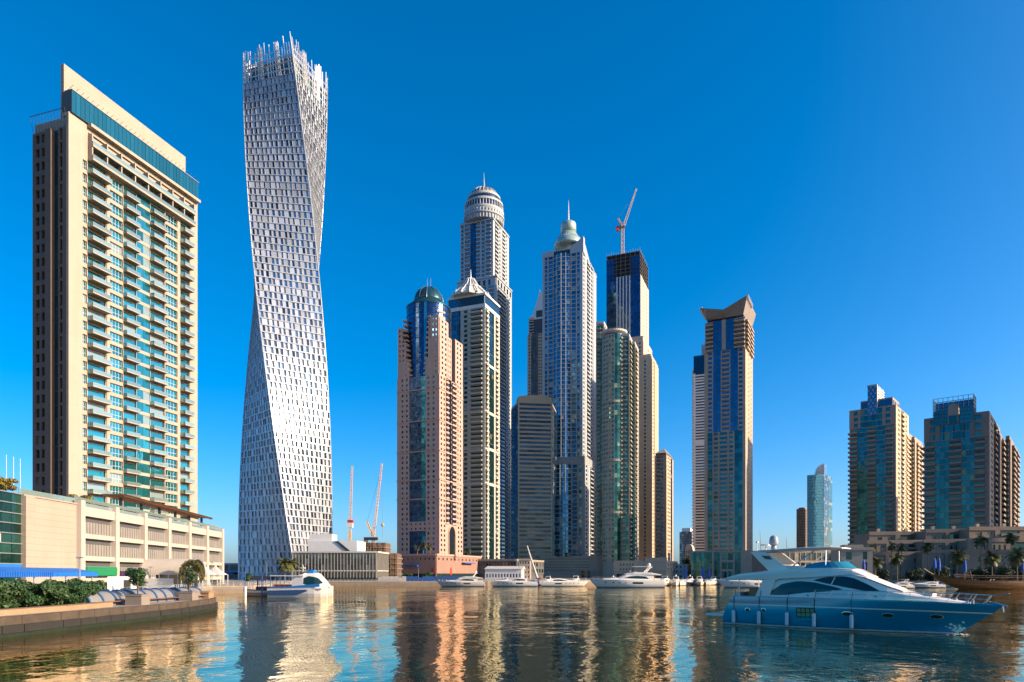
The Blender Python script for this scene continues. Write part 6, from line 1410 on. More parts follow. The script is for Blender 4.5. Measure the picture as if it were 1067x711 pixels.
    # closed parasols and blue banners
    for i, (px, yt, yb, Y, lab) in enumerate(((714, 591, 603, 400, 'closed blue parasol on the far quay, leftmost of three'), (732.5, 590, 603, 400, 'closed blue parasol on the far quay, middle of three by the glass podium'), (738.5, 591, 603, 400, 'closed blue parasol on the far quay, right of three by the glass podium'),
                                         (974, 582, 592, 258, 'closed blue parasol behind the dhow prow, left of a pair'), (978.5, 581, 595, 258, 'taller closed blue parasol behind the dhow prow, right of a pair'), (1005.5, 583, 596, 258, 'closed blue parasol behind the middle of the dhow'), (879, 583, 595, 258, 'closed blue parasol left of the kiosk door'), (900, 583, 595, 258, 'closed blue parasol right of the kiosk door'), (1066, 587, 596, 258, 'closed blue parasol at the right edge behind the dhow'))):
        x = PX(px, Y); P = Thing('closed_parasol', lab, 'parasol', (x, Y, GZ), 'closed blue parasols'); zt, zb = PZ(yt, Y), PZ(yb, Y); w = Y / FPX * 1.6; P.part('canopy', bluefab).lathe([(w * .9, zb), (w, zb + .3 * (zt - zb)), (w * .7, zb + .8 * (zt - zb)), (.06, zt)], (x, Y, 0), 10); P.part('pole', steel).tube((x, Y, GZ), (x, Y, zt + .3), .07, n=6); P.finish()
    # parked lorry crane boom among the yachts
    Y = 290; C_ = Thing('boat_crane', 'small harbour crane with a tilted pale boom among the moored yachts', 'crane', (PX(558, Y), Y, GZ)); C_.part('boom', pale).tube(at(560, 603, Y), at(549.5, 570, Y), .65, .28, n=6); C_.part('boom_tip', orange).tube(at(549.6, 570.2, Y), at(549.2, 568.6, Y), .3, .2, n=6); C_.part('cab', whitep).box(PX(556, Y), PX(562, Y), Y - 1, Y + 1.5, .5, 2.6); C_.part('counterweight', reds).box(PX(560, Y), PX(563.5, Y), Y - 1.05, Y + 1.4, 2.61, 3.3); C_.part('pontoon', darksteel).box(PX(552, Y), PX(566, Y), Y - 3, Y + 3, -.4, .5); C_.finish()
promenade_things()
# ------------------------------------------------------------------ boats
gel = mat('white_gelcoat', (.84, .76, .65), .25, var=.04, scale=.3, coat=.4)
ygel = mat('warm_lit_gelcoat', (.90, .78, .62), .22, var=.04, scale=.3, coat=.5)  # white gelcoat with warm light put into its colour for the shaded yacht
gelc = mat('cream_gelcoat', (.66, .58, .48), .28, var=.05, scale=.3, coat=.4)
canvas = mat('pale_canvas', (.58, .56, .54), .8, var=.07, scale=.8)
hullblue = mat('deep_blue_hull', (.003, .25, .37), .10, metal=.3, var=.06, scale=.15, coat=1.0)
boatglass = glass('boat_window_glass', (.012, .04, .038), .25, .03, .15, 0, wob=.002)
teakm = mat('teak_deck', (.34, .19, .09), .6, var=.2, scale=1)
chrome = mat('polished_rail', (.62, .62, .62), .18, metal=.9, var=.04)
rubber = mat('black_rope', (.02, .02, .02), .7, var=.1)
fenderm = mat('fender_white', (.72, .70, .66), .5, var=.06)
navyhull = mat('navy_hull', (.012, .022, .05), .2, var=.06, coat=.8)
class Hull:
    """faired hull: levels (z, s_start, s_end, half_beam, fullness); local x forward, y to port, z up"""
    def __init__(s, levels, sheer): s.lv = levels; s.sheer = sheer
    def shape(s, t, p):
        if t > .42: return max(0.0, 1 - ((t - .42) / .58) ** p)
        return 1 - .10 * ((.42 - t) / .42) ** 2
    def pt(s, x, z):
        """half beam at station x and height z"""
        lv = s.lv; z = max(lv[0][0], min(lv[-1][0], z))
        for a, b in zip(lv[:-1], lv[1:]):
            if a[0] <= z <= b[0]:
                f = (z - a[0]) / (b[0] - a[0]); L = [a[i] + (b[i] - a[i]) * f for i in range(5)]; t = (x - L[1]) / (L[2] - L[1])
                return L[3] * s.shape(max(0, min(1, t)), L[4])
    def mesh(s, n=36):
        m = MB(); rows = []
        for side in (-1, 1):
            rows = []
            for (z, a, b, hb, p) in s.lv:
                row = []
                for i in range(n + 1):
                    t = i / n; t = 1 - (1 - t) ** 1.35; x = a + (b - a) * t; top = z == s.lv[-1][0]
                    row.append((x, side * hb * s.shape(t, p), z + s.sheer(x) * max(0, z) / s.lv[-1][0]))
                rows.append(row)
            m.grid(rows if side < 0 else rows[::-1])
            edge = rows[-1]
        # transom and deck
        st = [(z, a, hb * .9) for (z, a, b, hb, p) in s.lv]; sh0 = lambda x, z: s.sheer(x) * max(0, z) / s.lv[-1][0]
        m.grid([[(a, -h, z + sh0(a, z)), (a, h, z + sh0(a, z))] for z, a, h in st])
        top = s.lv[-1]; rr = []
        for i in range(n + 1):
            t = 1 - (1 - i / n) ** 1.35; x = top[1] + (top[2] - top[1]) * t; h = top[3] * s.shape(t, top[4]); z = top[0] + s.sheer(x) - .04; rr.append([(x, -h * .985, z), (x, h * .985, z)])
        m.grid(rr); return m
    def band(s, z0, z1, x0, x1, out, n=30, side=-1, zf=None):
        m = MB(); r0, r1 = [], []
        for i in range(n + 1):
            x = x0 + (x1 - x0) * i / n; k = lambda z: z + s.sheer(x) * max(0, z) / s.lv[-1][0]
            r0.append((x, side * (s.pt(x, z0) + out), k(z0))); r1.append((x, side * (s.pt(x, z1) + out), k(z1)))
        m.grid([r0, r1] if side < 0 else [r1, r0]); return m
def loc_parts(name, label, cat, loc, heading, group=None):
    e = bpy.data.objects.new(name, None); COL.objects.link(e); e.location = loc; e.rotation_euler = (0, 0, heading); tag(e, label, cat, group); return e
def loft(prof, n_side=1):
    """superstructure: list of stations (x, half_bottom, z_bottom, half_top, z_top, crown)"""
    rows = []
    for x, hb, zb, ht, zt, cr in prof:
        rows.append([(x, -hb, zb), (x, -(hb * .35 + ht * .65) - .03, zb + (zt - zb) * .62), (x, -ht, zt - cr * .5), (x, -ht * .72, zt), (x, 0, zt + cr * .5), (x, ht * .72, zt), (x, ht, zt - cr * .5), (x, (hb * .35 + ht * .65) + .03, zb + (zt - zb) * .62), (x, hb, zb)])
    m = MB().grid(rows); m.add(rows[0], [tuple(range(8, -1, -1))]); m.add(rows[-1], [tuple(range(9))]); return m
def side_y(prof, x, z):
    for a, b in zip(prof[:-1], prof[1:]):
        if a[0] <= x <= b[0]:
            f = (x - a[0]) / (b[0] - a[0]); q = [a[i] + (b[i] - a[i]) * f for i in range(6)]; _, hb, zb, ht, zt, cr = q
            t = max(0, min(1, (z - zb) / (zt - zb))); mid = hb * .35 + ht * .65 + .03
            return hb + (mid - hb) * t / .62 if t < .62 else mid + (ht - mid) * (t - .62) / .38
    return prof[-1][1]
def side_panel(prof, poly, out=.025, side=-1, thick=.03):
    """a pane lying on the superstructure's flank; poly = [(x, z)]; filled as a strip between lower and upper outlines"""
    xs = [p[0] for p in poly]; x0, x1 = min(xs), max(xs); n = 16; up, lo = [], []
    def hits(x):
        zz = []
        for (ax, az), (bx, bz) in zip(poly, poly[1:] + poly[:1]):
            if (ax - x) * (bx - x) <= 0 and ax != bx: zz.append(az + (bz - az) * (x - ax) / (bx - ax))
        return (min(zz), max(zz)) if zz else (poly[0][1],) * 2
    m = MB(); r = [[], [], []]
    for i in range(n + 1):
        x = x0 + (x1 - x0) * (.001 + .998 * i / n); a, b = hits(x)
        for k, z in enumerate((a, (a + b) / 2, b)): r[k].append((x, side * (side_y(prof, x, z) + out), z))
    return m.grid(r if side < 0 else r[::-1])

def blue_yacht():
    H = Vector((.722, -.692)).normalized(); head = math.atan2(H.y, H.x); stern = Vector((22.4, 70.0))
    e = loc_parts('motor_yacht', 'large motor yacht with deep blue hull, white cabin and radar dome, in the foreground', 'yacht', (stern.x, stern.y, 0), head)
    sheer = lambda x: .14 - (.30 * ((x - 9) / 13.5) ** 2 if x > 9 else -.02 * (9 - x) / 9)
    hl = Hull([(-.7, .6, 18.2, 1.5, 1.6), (-.05, .3, 19.6, 2.35, 1.7), (.45, .25, 20.4, 2.5, 1.8), (1.3, .55, 21.4, 2.66, 2.0), (1.95, .9, 22.3, 2.74, 2.25), (2.62, 1.3, 22.9, 2.72, 2.5)], sheer)
    hl.mesh(44).build('hull', hullblue, e, smooth=True)
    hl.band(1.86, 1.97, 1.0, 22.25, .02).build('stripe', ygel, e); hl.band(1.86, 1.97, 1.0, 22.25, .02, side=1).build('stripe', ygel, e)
    hl.band(.02, .16, .4, 19.6, .015).build('boot_stripe', gelc, e); hl.band(-.4, .02, .4, 19.4, .014).build('antifouling', rubber, e)
    # rubbing edge and toe rail
    hl.band(2.56, 2.70, 1.3, 22.8, .03).build('toe_rail', hullblue, e); hl.band(2.56, 2.70, 1.3, 22.8, .03, side=1).build('toe_rail', hullblue, e)
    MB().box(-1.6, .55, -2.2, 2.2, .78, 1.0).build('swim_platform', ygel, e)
    # hull ports
    hw = hl.band(.98, 1.80, 7.75, 9.35, .03, n=8).build('hull_window', glass('lit_cabin_glass', (.36, .32, .16), .3, .05, .1, 0), e)  # yellowish tinted panes
    gr = MB()
    for f in (0, .25, .5, .75, 1): x = 7.75 + 1.6 * f; gr.tube((x, -(hl.pt(x, 1.0) + .05), 1.02), (x, -(hl.pt(x, 1.8) + .05), 1.86), .03, n=4)
    for z in (.99, 1.39, 1.8): gr.path([(7.75 + .4 * k, -(hl.pt(7.75 + .4 * k, z) + .05), z + .07) for k in range(5)], .03, n=4)
    gr.build('frame', rubber, hw)
    for x, w, z in ((3.0, .22, 1.42), (4.6, .18, 1.45), (12.1, .42, 1.42), (15.2, .42, 1.42), (18.6, .42, 1.46)):
        m = MB(); n = 14
        rim = [(x + (w + .07) * math.cos(2 * math.pi * k / n), z + .21 * math.sin(2 * math.pi * k / n)) for k in range(n)]; inn = [(x + w * math.cos(2 * math.pi * k / n), z + .15 * math.sin(2 * math.pi * k / n)) for k in range(n)]
        P = lambda a, o: [(p[0], -(hl.pt(p[0], p[1]) + o), p[1] + sheer(p[0]) * p[1] / 2.62) for p in a]
        ph = m.add(P(rim, .03) + P(inn, .045), [(k, (k + 1) % n, n + (k + 1) % n, n + k) for k in range(n)]).build('porthole', chrome, e)
        MB().add(P(inn, .04), [tuple(range(n))]).build('pane', boatglass, ph)
    # deckhouse, flybridge
    house = [(4.4, 2.15, 2.75, 2.0, 4.5, .05), (6, 2.25, 2.75, 2.05, 4.62, .08), (9, 2.28, 2.75, 2.0, 4.9, .12), (12.2, 2.2, 2.75, 1.75, 5.1, .2), (13.6, 2.1, 2.78, 1.62, 4.55, .25), (15.0, 1.95, 2.8, 1.5, 3.95, .25), (16.3, 1.7, 2.85, 1.3, 3.45, .2), (18.6, 1.15, 2.7, .85, 3.02, .1), (20.8, .5, 2.55, .3, 2.66, .03)]
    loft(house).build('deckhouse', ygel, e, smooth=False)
    # side deck bulwark: cream band above the blue
    hl.band(2.62, 2.62, 1.4, 5, .0)
    fly = [(.7, 2.35, 4.34, 2.4, 4.62, .02), (2.2, 2.45, 4.35, 2.5, 5.0, .02), (5.0, 2.4, 4.5, 2.42, 5.3, .02), (8.0, 2.3, 4.62, 2.3, 5.52, .03), (10.6, 2.12, 4.8, 2.0, 5.55, .05), (12.2, 1.85, 4.95, 1.6, 5.42, .1), (13.4, 1.7, 4.66, 1.45, 4.80, .1)]
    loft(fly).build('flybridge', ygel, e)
    # aft pillar sweeping up to the overhang
    for s in (-1, 1):
        m = MB(); a = [(3.6, 2.7), (5.0, 2.7), (5.6, 4.4), (6.4, 4.6), (5.0, 4.62), (4.4, 4.4)]
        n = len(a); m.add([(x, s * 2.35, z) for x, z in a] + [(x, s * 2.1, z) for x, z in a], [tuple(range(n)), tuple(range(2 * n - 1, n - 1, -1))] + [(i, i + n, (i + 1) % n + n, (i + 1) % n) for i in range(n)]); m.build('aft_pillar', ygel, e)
        MB().tube((2.0, s * 2.2, 2.7), (2.0, s * 2.2, 4.4), .05).build('stanchion', chrome, e)
        w1 = [(4.9, 3.05), (5.3, 3.45), (6.2, 4.05), (7.6, 4.32), (9.0, 4.25), (10.8, 3.85), (11.6, 3.62), (10.2, 3.42), (8.2, 3.25), (6.6, 3.02), (5.6, 2.98)]
        side_panel(house, w1, side=s).build('saloon_window', boatglass, e)
        w2 = [(9.0, 4.42), (10.2, 4.72), (11.6, 4.78), (12.4, 4.62), (13.6, 4.05), (14.5, 3.52), (13.4, 3.50), (11.6, 3.85), (10.2, 4.12)]
        w = side_panel(house, w2, side=s, out=.04).build('helm_window', boatglass, e)
        MB().tube((10.6, s * (side_y(house, 10.6, 4.05) + .06), 4.02), (10.9, s * (side_y(house, 10.9, 4.75) + .06), 4.75), .05, n=4).build('frame', ygel, w)
        MB().tube((12.4, s * (side_y(house, 12.4, 3.72) + .06), 3.7), (12.6, s * (side_y(house, 12.6, 4.5) + .06), 4.5), .03, n=4).build('frame', rubber, w)
    MB().box(4.36, 4.41, -1.8, 1.8, 2.8, 4.3).build('saloon_door', boatglass, e)
    # windscreen canvas cover on the sloping front
    cv = [(12.5, 0, 0, 1.62, 5.02, .22), (13.6, 0, 0, 1.56, 4.58, .25), (15.0, 0, 0, 1.42, 3.99, .25), (16.2, 0, 0, 1.22, 3.52, .2)]
    m = MB(); m.grid([[(x, y * ht, zt + .05 + cr * .5 * (1 - abs(y) * 1.6)) for y in (-1.02, -.72, -.36, 0, .36, .72, 1.02)] for x, _, _, ht, zt, cr in cv]); m.build('windscreen_cover', canvas, e)
    # flybridge screen, seats, console
    rows = [[], []]
    for k in range(13):
        a = R(-90 + 15 * k); rows[0].append((10.2 + 1.9 * math.cos(a) * (1 if math.cos(a) > 0 else 1), 1.9 * math.sin(a), 5.5)); rows[1].append((9.7 + 1.7 * math.cos(a), 1.75 * math.sin(a), 6.1))
    rows[0] = [(8.2, -2.15, 5.5)] + rows[0] + [(8.2, 2.15, 5.5)]; rows[1] = [(8.4, -2.0, 5.85)] + rows[1] + [(8.4, 2.0, 5.85)]
    MB().grid(rows).build('fly_screen', glass('tinted_screen', (.03, .26, .34), .45, .05, .1, 0), e)
    MB().box(9.2, 10.4, -.9, .9, 5.4, 6.0).box(6.2, 8.2, -1.9, -1.2, 5.3, 5.75).box(5.6, 6.2, -1.9, 1.9, 5.3, 5.9).build('fly_seat', gelc, e)
    # radar arch and hardtop
    for s in (-1, 1):
        a = [(5.0, 5.1), (7.0, 5.2), (5.6, 6.3), (4.6, 7.05), (3.0, 7.12), (3.9, 6.2)]; n = len(a); m = MB()
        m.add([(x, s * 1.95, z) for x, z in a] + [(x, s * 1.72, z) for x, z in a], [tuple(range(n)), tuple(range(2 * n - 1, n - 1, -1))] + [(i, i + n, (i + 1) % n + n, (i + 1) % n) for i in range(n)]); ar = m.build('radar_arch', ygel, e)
        MB().add([(4.1, s * 1.97, 6.75), (4.9, s * 1.97, 6.7), (5.2, s * 1.97, 6.35), (4.5, s * 1.97, 6.4)], [(0, 1, 2, 3)]).build('arch_window', boatglass, ar)
        MB().path([(6.6, s * 1.85, 5.35), (8.0, s * 1.8, 6.4), (9.0, s * 1.7, 7.12)], .06).tube((10.0, s * 1.8, 5.6), (10.0, s * 1.7, 7.15), .05).build('hardtop_strut', chrome, e)
    top = [(3.2, 1.5, 7.08, 1.6, 7.2, .03), (4.6, 1.8, 7.1, 1.85, 7.30, .05), (8.0, 1.8, 7.2, 1.85, 7.46, .08), (10.4, 1.6, 7.26, 1.65, 7.44, .06), (11.2, 1.2, 7.28, 1.25, 7.38, .03)]
    loft(top).build('hardtop', canvas, e)
    MB().lathe([(.25, 7.25), (.25, 7.75), (.12, 7.8)], (4.5, 0, 0), 12).lathe([(.36, 7.8), (.42, 8.0), (.42, 8.3), (.35, 8.6), (.2, 8.72), (.02, 8.78)], (4.5, 0, 0), 20).build('radar_dome', mat('grey_dome', (.30, .31, .33), .4, var=.05), e, smooth=True)
    MB().box(3.5, 3.9, -.7, .7, 7.75, 7.9).tube((3.7, 0, 7.2), (3.7, 0, 7.75), .06).build('radar_bar', ygel, e)
    for x, y, h in ((3.6, -.9, 9.2), (4.0, .9, 8.7), (5.6, .5, 8.6)): MB().tube((x, y, 7.2), (x - .1, y, h), .022, .01, n=5).build('antenna', rubber, e)
    MB().tube((3.4, -1.3, 7.15), (3.4, -1.3, 8.0), .03, n=5).box(3.3, 3.5, -1.4, -1.2, 8.0, 8.15).build('navigation_light', ygel, e)
    # cockpit furniture
    MB().box(2.2, 3.4, -1.2, 1.2, 2.7, 3.25).box(3.0, 4.3, -2.2, -1.5, 2.7, 3.7).build('cockpit_table', wood, e)
    MB().box(1.4, 2.0, -2.0, 2.0, 2.7, 3.2).build('cockpit_sofa', gelc, e)
    # foredeck: sun pad, hatch, windlass
    MB().box(16.6, 18.2, -.7, .7, 3.16, 3.36).build('sun_pad', canvas, e)
    MB().box(19.4, 19.8, -.2, .2, 2.7, 2.95).lathe([(.10, 2.5), (.10, 2.85), (.05, 2.9)], (20.9, 0, 0), 10).lathe([(.06, 2.5), (.09, 2.75)], (20.6, -.4, 0), 8).build('windlass', steel, e)
    MB().tube((22.0, 0, 2.75), (23.2, 0, 2.4), .08).tube((22.9, 0, 2.5), (22.95, 0, 1.95), .07).build('anchor', chrome, e)
    # rails
    for s in (-1, 1):
        rail = MB(); xs = [9.0, 10.5, 12, 13.5, 15, 16.5, 18, 19.3, 20.6, 21.7]
        tp = [(x, s * (hl.pt(x, 2.6) - .12), 2.74 + sheer(x)) for x in xs]; hi = [(x + .45, s * (hl.pt(min(22.2, x + .3), 2.6) - .05), 3.40 + sheer(x)) for x in xs] + [(23.3, s * .10, 3.42)]
        rail.path(hi, .025, n=6)
        for a, b in zip(tp, hi): rail.tube(a, b, .022, n=5)
        rail.path([tuple((Vector(a) * .5 + Vector(b) * .5)) for a, b in zip(tp, hi)], .014, n=4)
        rail.build('guard_rail', chrome, e)
    # fenders on ropes
    for x in (1.6, 4.2, 6.9, 9.35, 12.45):
        y = -(hl.pt(x, 1.0) + .21); f = MB().lathe([(.05, .18), (.15, .25), (.17, .35), (.17, 1.28), (.15, 1.38), (.05, 1.45)], (x, y, 0), 12).build('fender', fenderm, e, smooth=False)
        MB().path([(x, y, 1.45), (x, -(hl.pt(x, 2.6) + .06), 2.75), (x, -(hl.pt(x, 2.6) - .2), 2.85), (x + .05, -(hl.pt(x, 2.6) - .2), 3.4)], .025, n=5).build('rope', rubber, f)
    # cleats, cable of hull seam
    MB().path([(x, -(hl.pt(x, .62) + .012), .62 + sheer(x) * .2) for x in [4 + i for i in range(17)]], .012, n=4).build('spray_rail', hullblue, e)
    for x in (1.9, 8.6, 14.2): MB().lathe([(.12, 0), (.14, .05), (.05, .1)], (x, -(side_y(house, max(4.5, x), 3.2) if x > 4.4 else 2.2) + .0, 3.0 if x > 4 else 2.75), 10).build('deck_light', chrome, e)
    # a little foam where the hull meets the water
    rnd = random.Random(8); fo = MB(); mw = Matrix.Translation((stern.x, stern.y, 0)) @ Matrix.Rotation(head, 4, 'Z')
    for k in range(300):
        x = 20.3 - abs(rnd.gauss(0, 1.6)) if k % 4 else rnd.uniform(.2, 20); yy = -(hl.pt(x, .03) + abs(rnd.gauss(.05, .28 if x > 17 else .12))); r = rnd.uniform(.02, .10); c = mw @ Vector((x + rnd.uniform(-.2, .5), yy, .02 + rnd.uniform(0, .06))); n = 5; t0 = rnd.uniform(0, 6)
        fo.add([(c.x + r * 1.6 * math.cos(t0 + 1.2566 * i), c.y + r * math.sin(t0 + 1.2566 * i), c.z + rnd.uniform(-.012, .012)) for i in range(n)], [tuple(range(n))])
    tag(fo.build('foam', mat('foam_white', (.75, .76, .75), .8, var=.1)), 'thin white foam along the waterline of the blue yacht', 'foam', kind='stuff')
    return e
blue_yacht()

def yacht(label, L, loc, heading, hullm=gel, style=0, tower=True, group='yachts moored along the far quay', dome=True, cover=None):
    """moored motor yacht, stern at local x=0"""
    k = L / 24; e = loc_parts('moored_yacht', label, 'yacht', loc, heading, group); sh = lambda x: .5 * k * (x / L) ** 2
    hl = Hull([(-.4, .4, L * .86, 2.0 * k, 1.8), (.0, .2, L * .90, 2.5 * k, 1.9), (1.2 * k, .3, L * .96, 2.85 * k, 2.1), (2.3 * k, .6, L, 2.9 * k, 2.4)], sh); hl.mesh(22).build('hull', hullm, e, smooth=True)
    for s in (-1, 1):
        hl.band(.05, .25, .4, L * .9, .02, n=12, side=s).build('boot_stripe', navyhull, e)
        hl.band(1.15 * k, 1.7 * k, L * .30, L * .44, .03, n=6, side=s).build('hull_window', boatglass, e)
        for f in (.52, .6, .68, .78): hl.band(1.3 * k, 1.55 * k, L * f, L * f + .5 * k, .03, n=2, side=s).build('porthole', boatglass, e)
    z0, z1, z2 = 2.25 * k, 4.0 * k, 5.0 * k
    if style == 0:   # flybridge cruiser
        house = [(L * .16, 2.4 * k, z0, 2.2 * k, z1, .05), (L * .35, 2.4 * k, z0, 2.1 * k, z1 + .2 * k, .1), (L * .52, 2.2 * k, z0, 1.8 * k, z1 + .2 * k, .2), (L * .62, 1.9 * k, z0 + .1, 1.4 * k, z0 + .9 * k, .2), (L * .82, 1.0 * k, z0 + .3 * k, .7 * k, z0 + .5 * k, .1)]
        fly = [(L * .06, 2.4 * k, z1 - .1 * k, 2.4 * k, z1 + .2 * k, .02), (L * .2, 2.4 * k, z1, 2.4 * k, z2 - .2 * k, .02), (L * .42, 2.1 * k, z1 + .1 * k, 2.0 * k, z2, .05), (L * .52, 1.7 * k, z1 + .2 * k, 1.3 * k, z1 + .5 * k, .1)]
        win = [(L * .22, z0 + .5 * k), (L * .26, z0 + 1.3 * k), (L * .38, z0 + 1.5 * k), (L * .48, z0 + 1.3 * k), (L * .56, z0 + .75 * k), (L * .40, z0 + .6 * k)]
    elif style == 1:  # open sport boat, low raked house
        house = [(L * .22, 2.3 * k, z0, 2.0 * k, z0 + 1.5 * k, .05), (L * .38, 2.2 * k, z0, 1.8 * k, z0 + 1.75 * k, .15), (L * .50, 2.0 * k, z0, 1.5 * k, z0 + 1.3 * k, .2), (L * .62, 1.7 * k, z0 + .1, 1.1 * k, z0 + .7 * k, .2), (L * .84, .9 * k, z0 + .3 * k, .6 * k, z0 + .45 * k, .1)]
        fly = None; win = [(L * .25, z0 + .5 * k), (L * .28, z0 + 1.15 * k), (L * .40, z0 + 1.35 * k), (L * .50, z0 + .95 * k), (L * .60, z0 + .5 * k), (L * .40, z0 + .45 * k)]
    loft(house).build('deckhouse', gel, e)
    for s in (-1, 1): side_panel(house, win, side=s).build('window', boatglass, e)
    if fly:
        loft(fly).build('flybridge', gel, e)
        m = MB()
        for s in (-1, 1):
            m.tube((L * .26, s * 1.7 * k, z2 - .2 * k), (L * .20, s * 1.6 * k, z2 + 1.4 * k), .22 * k, n=6)
        m.box(L * .17, L * .22, -1.7 * k, 1.7 * k, z2 + 1.3 * k, z2 + 1.55 * k); m.build('radar_arch', gel, e)
        if tower: loft([(L * .17, 1.5 * k, z2 + 1.56 * k, 1.5 * k, z2 + 1.7 * k, .02), (L * .42, 1.4 * k, z2 + 1.6 * k, 1.4 * k, z2 + 1.74 * k, .02)]).build('hardtop', gel, e)
        if dome: MB().lathe([(.3 * k, 0), (.55 * k, .3 * k), (.55 * k, .7 * k), (.3 * k, 1.1 * k), (.02, 1.2 * k)], (L * .2, 0, z2 + 1.7 * k), 14).build('radar_dome', gel, e, smooth=True)
        MB().box(L * .42, L * .45, -1.5 * k, 1.5 * k, z2, z2 + .45 * k).build('fly_screen', boatglass, e)
    else:
        MB().box(L * .2, L * .24, -1.9 * k, 1.9 * k, z0 + 1.5 * k, z0 + 1.9 * k).tube((L * .22, 0, z0 + 1.9 * k), (L * .2, 0, z0 + 3.2 * k), .05 * k).build('mast', gel, e)
    MB().tube((L * .2, .3 * k, z1), (L * .18, .3 * k, z2 + 3.2 * k), .035, n=5).build('antenna', rubber, e)
    MB().box(L * .06, L * .14, -1.6 * k, 1.6 * k, z0, z0 + .7 * k).build('cockpit_seat', cover or gelc, e)
    rail = MB()
    for s in (-1, 1):
        pts_ = [(L * f, s * (hl.pt(L * f, 2.2 * k) - .1), z0 + sh(L * f) + .75 * k) for f in (.5, .6, .7, .8, .88, .95)]; rail.path(pts_, .03, n=4)
        for p in pts_: rail.tube(p, (p[0], p[1], p[2] - .75 * k), .025, n=4)
    rail.build('guard_rail', chrome, e); return e

def stern_at(px_stern, px_bow, py_water, angle_hint=0):
    Y = CAM_H * FPX / (py_water - HORIZON); return PX(px_stern, Y), PX(px_bow, Y), Y
def moor(label, ps, pb, pw, yaw=0, **kw):
    """place a yacht so that it runs from pixel column ps (stern) to pb (bow) on the waterline row pw"""
    a, b, Y = stern_at(ps, pb, pw); L = abs(b - a) / max(.3, math.cos(R(yaw))); hd = (0 if b > a else math.pi) + R(yaw)
    return yacht(label, L, (a, Y, 0), hd, **kw)
moor('cream white flybridge yacht moored before the rose podium', 506, 455, 611.3, hullm=gelc, style=0)
moor('low white and blue sport yacht left of the tilted crane boom', 561, 508, 611.2, style=1, cover=bluefab)
moor('white sport yacht with a dark side window right of the tilted crane boom', 563, 613, 611.2, style=1)
moor('largest white yacht in the middle with a radar dome on its arch', 692, 614, 612.3, style=0)
moor('white yacht lying half hidden behind the stern of the blue yacht', 812, 748, 612.4, style=0, tower=False, dome=False)
moor('small dark hulled boat between the cream yacht and the sport yacht', 519, 499, 610.4, hullm=navyhull, style=1)
ys = 'small yachts berthed bow out by the glass podium'
for i, (px, pw, L, st, hm, lab) in enumerate(((694, 610.8, 15, 0, gelc, 'small cream yacht berthed bow out just right of the largest yacht'), (703, 610.6, 14, 0, gel, 'small white yacht berthed bow out, second right of the largest yacht'), (712, 610.5, 15, 1, gel, 'low white sport boat berthed bow out under the left blue parasol'), (720, 610.3, 14, 0, navyhull, 'navy hulled small yacht berthed bow out under the far blue building'),
                                            (728, 610.2, 14, 0, gel, 'small white yacht berthed bow out left of the middle blue parasol'), (737, 610.0, 13, 1, gelc, 'cream sport boat berthed bow out below the right blue parasol'), (745, 609.9, 14, 0, gel, 'small white flybridge boat left of the half hidden yacht'), (752, 609.8, 13, 1, gel, 'low white boat peeping out above the half hidden yacht'))):
    Y = CAM_H * FPX / (pw - HORIZON); yacht(lab, L, (PX(px, Y) + 3, Y + L * .75, 0), R(-118 + (i * 37) % 22), hullm=hm, style=st, group=ys, dome=bool(i % 2), tower=bool(i % 3))
for i, (px, Y, L, st, hm, rz, lab) in enumerate(((528, 284, 13, 0, gel, -100, 'small white flybridge boat in the second row, in front of the long white hall'), (546, 287, 12, 1, gelc, -80, 'small cream boat in the second row left of the tilted crane boom'), (572, 286, 14, 0, gel, -95, 'white flybridge boat in the second row right of the tilted crane boom'), (588, 289, 13, 1, gel, -85, 'low white boat in the second row below the left end of the pierced screen podium'),
        (602, 287, 15, 0, gelc, -100, 'cream flybridge boat in the second row below the pierced screen podium'), (640, 292, 13, 0, navyhull, -90, 'navy hulled boat in the second row behind the largest yacht'), (664, 296, 14, 1, gel, -92, 'low white boat in the second row behind the stern of the largest yacht'), (680, 298, 13, 0, gel, -86, 'white boat in the second row before the low sand coloured block'))):
    yacht(lab, L, (PX(px, Y), Y + L * .4, 0), R(rz), hullm=hm, style=st, group='second row of boats along the far quay', dome=bool(i % 2), tower=bool(i % 3))
rs = 'boats moored along the right quay'
for i, (ps, pb, pw, st, hm, lab) in enumerate(((984, 946, 612.6, 1, gel, 'white sport boat with blue cover moored left of the dhow prow'), (952, 918, 613.2, 0, gel, 'white flybridge boat moored behind the foredeck of the blue yacht'), (926, 900, 612.2, 1, gel, 'low white boat moored right of the cream kiosk'), (1008, 982, 611.8, 1, gel, 'low white boat just behind the dhow prow'), (1040, 1010, 612.0, 0, gel, 'white flybridge boat behind the middle of the dhow'), (1070, 1042, 612.0, 1, gelc, 'cream sport boat behind the dhow stern at the right edge'))):
    moor(lab, ps, pb, pw, style=st, hullm=hm, group=rs, dome=False, tower=(i == 1), cover=bluefab if i in (0, 3) else None)

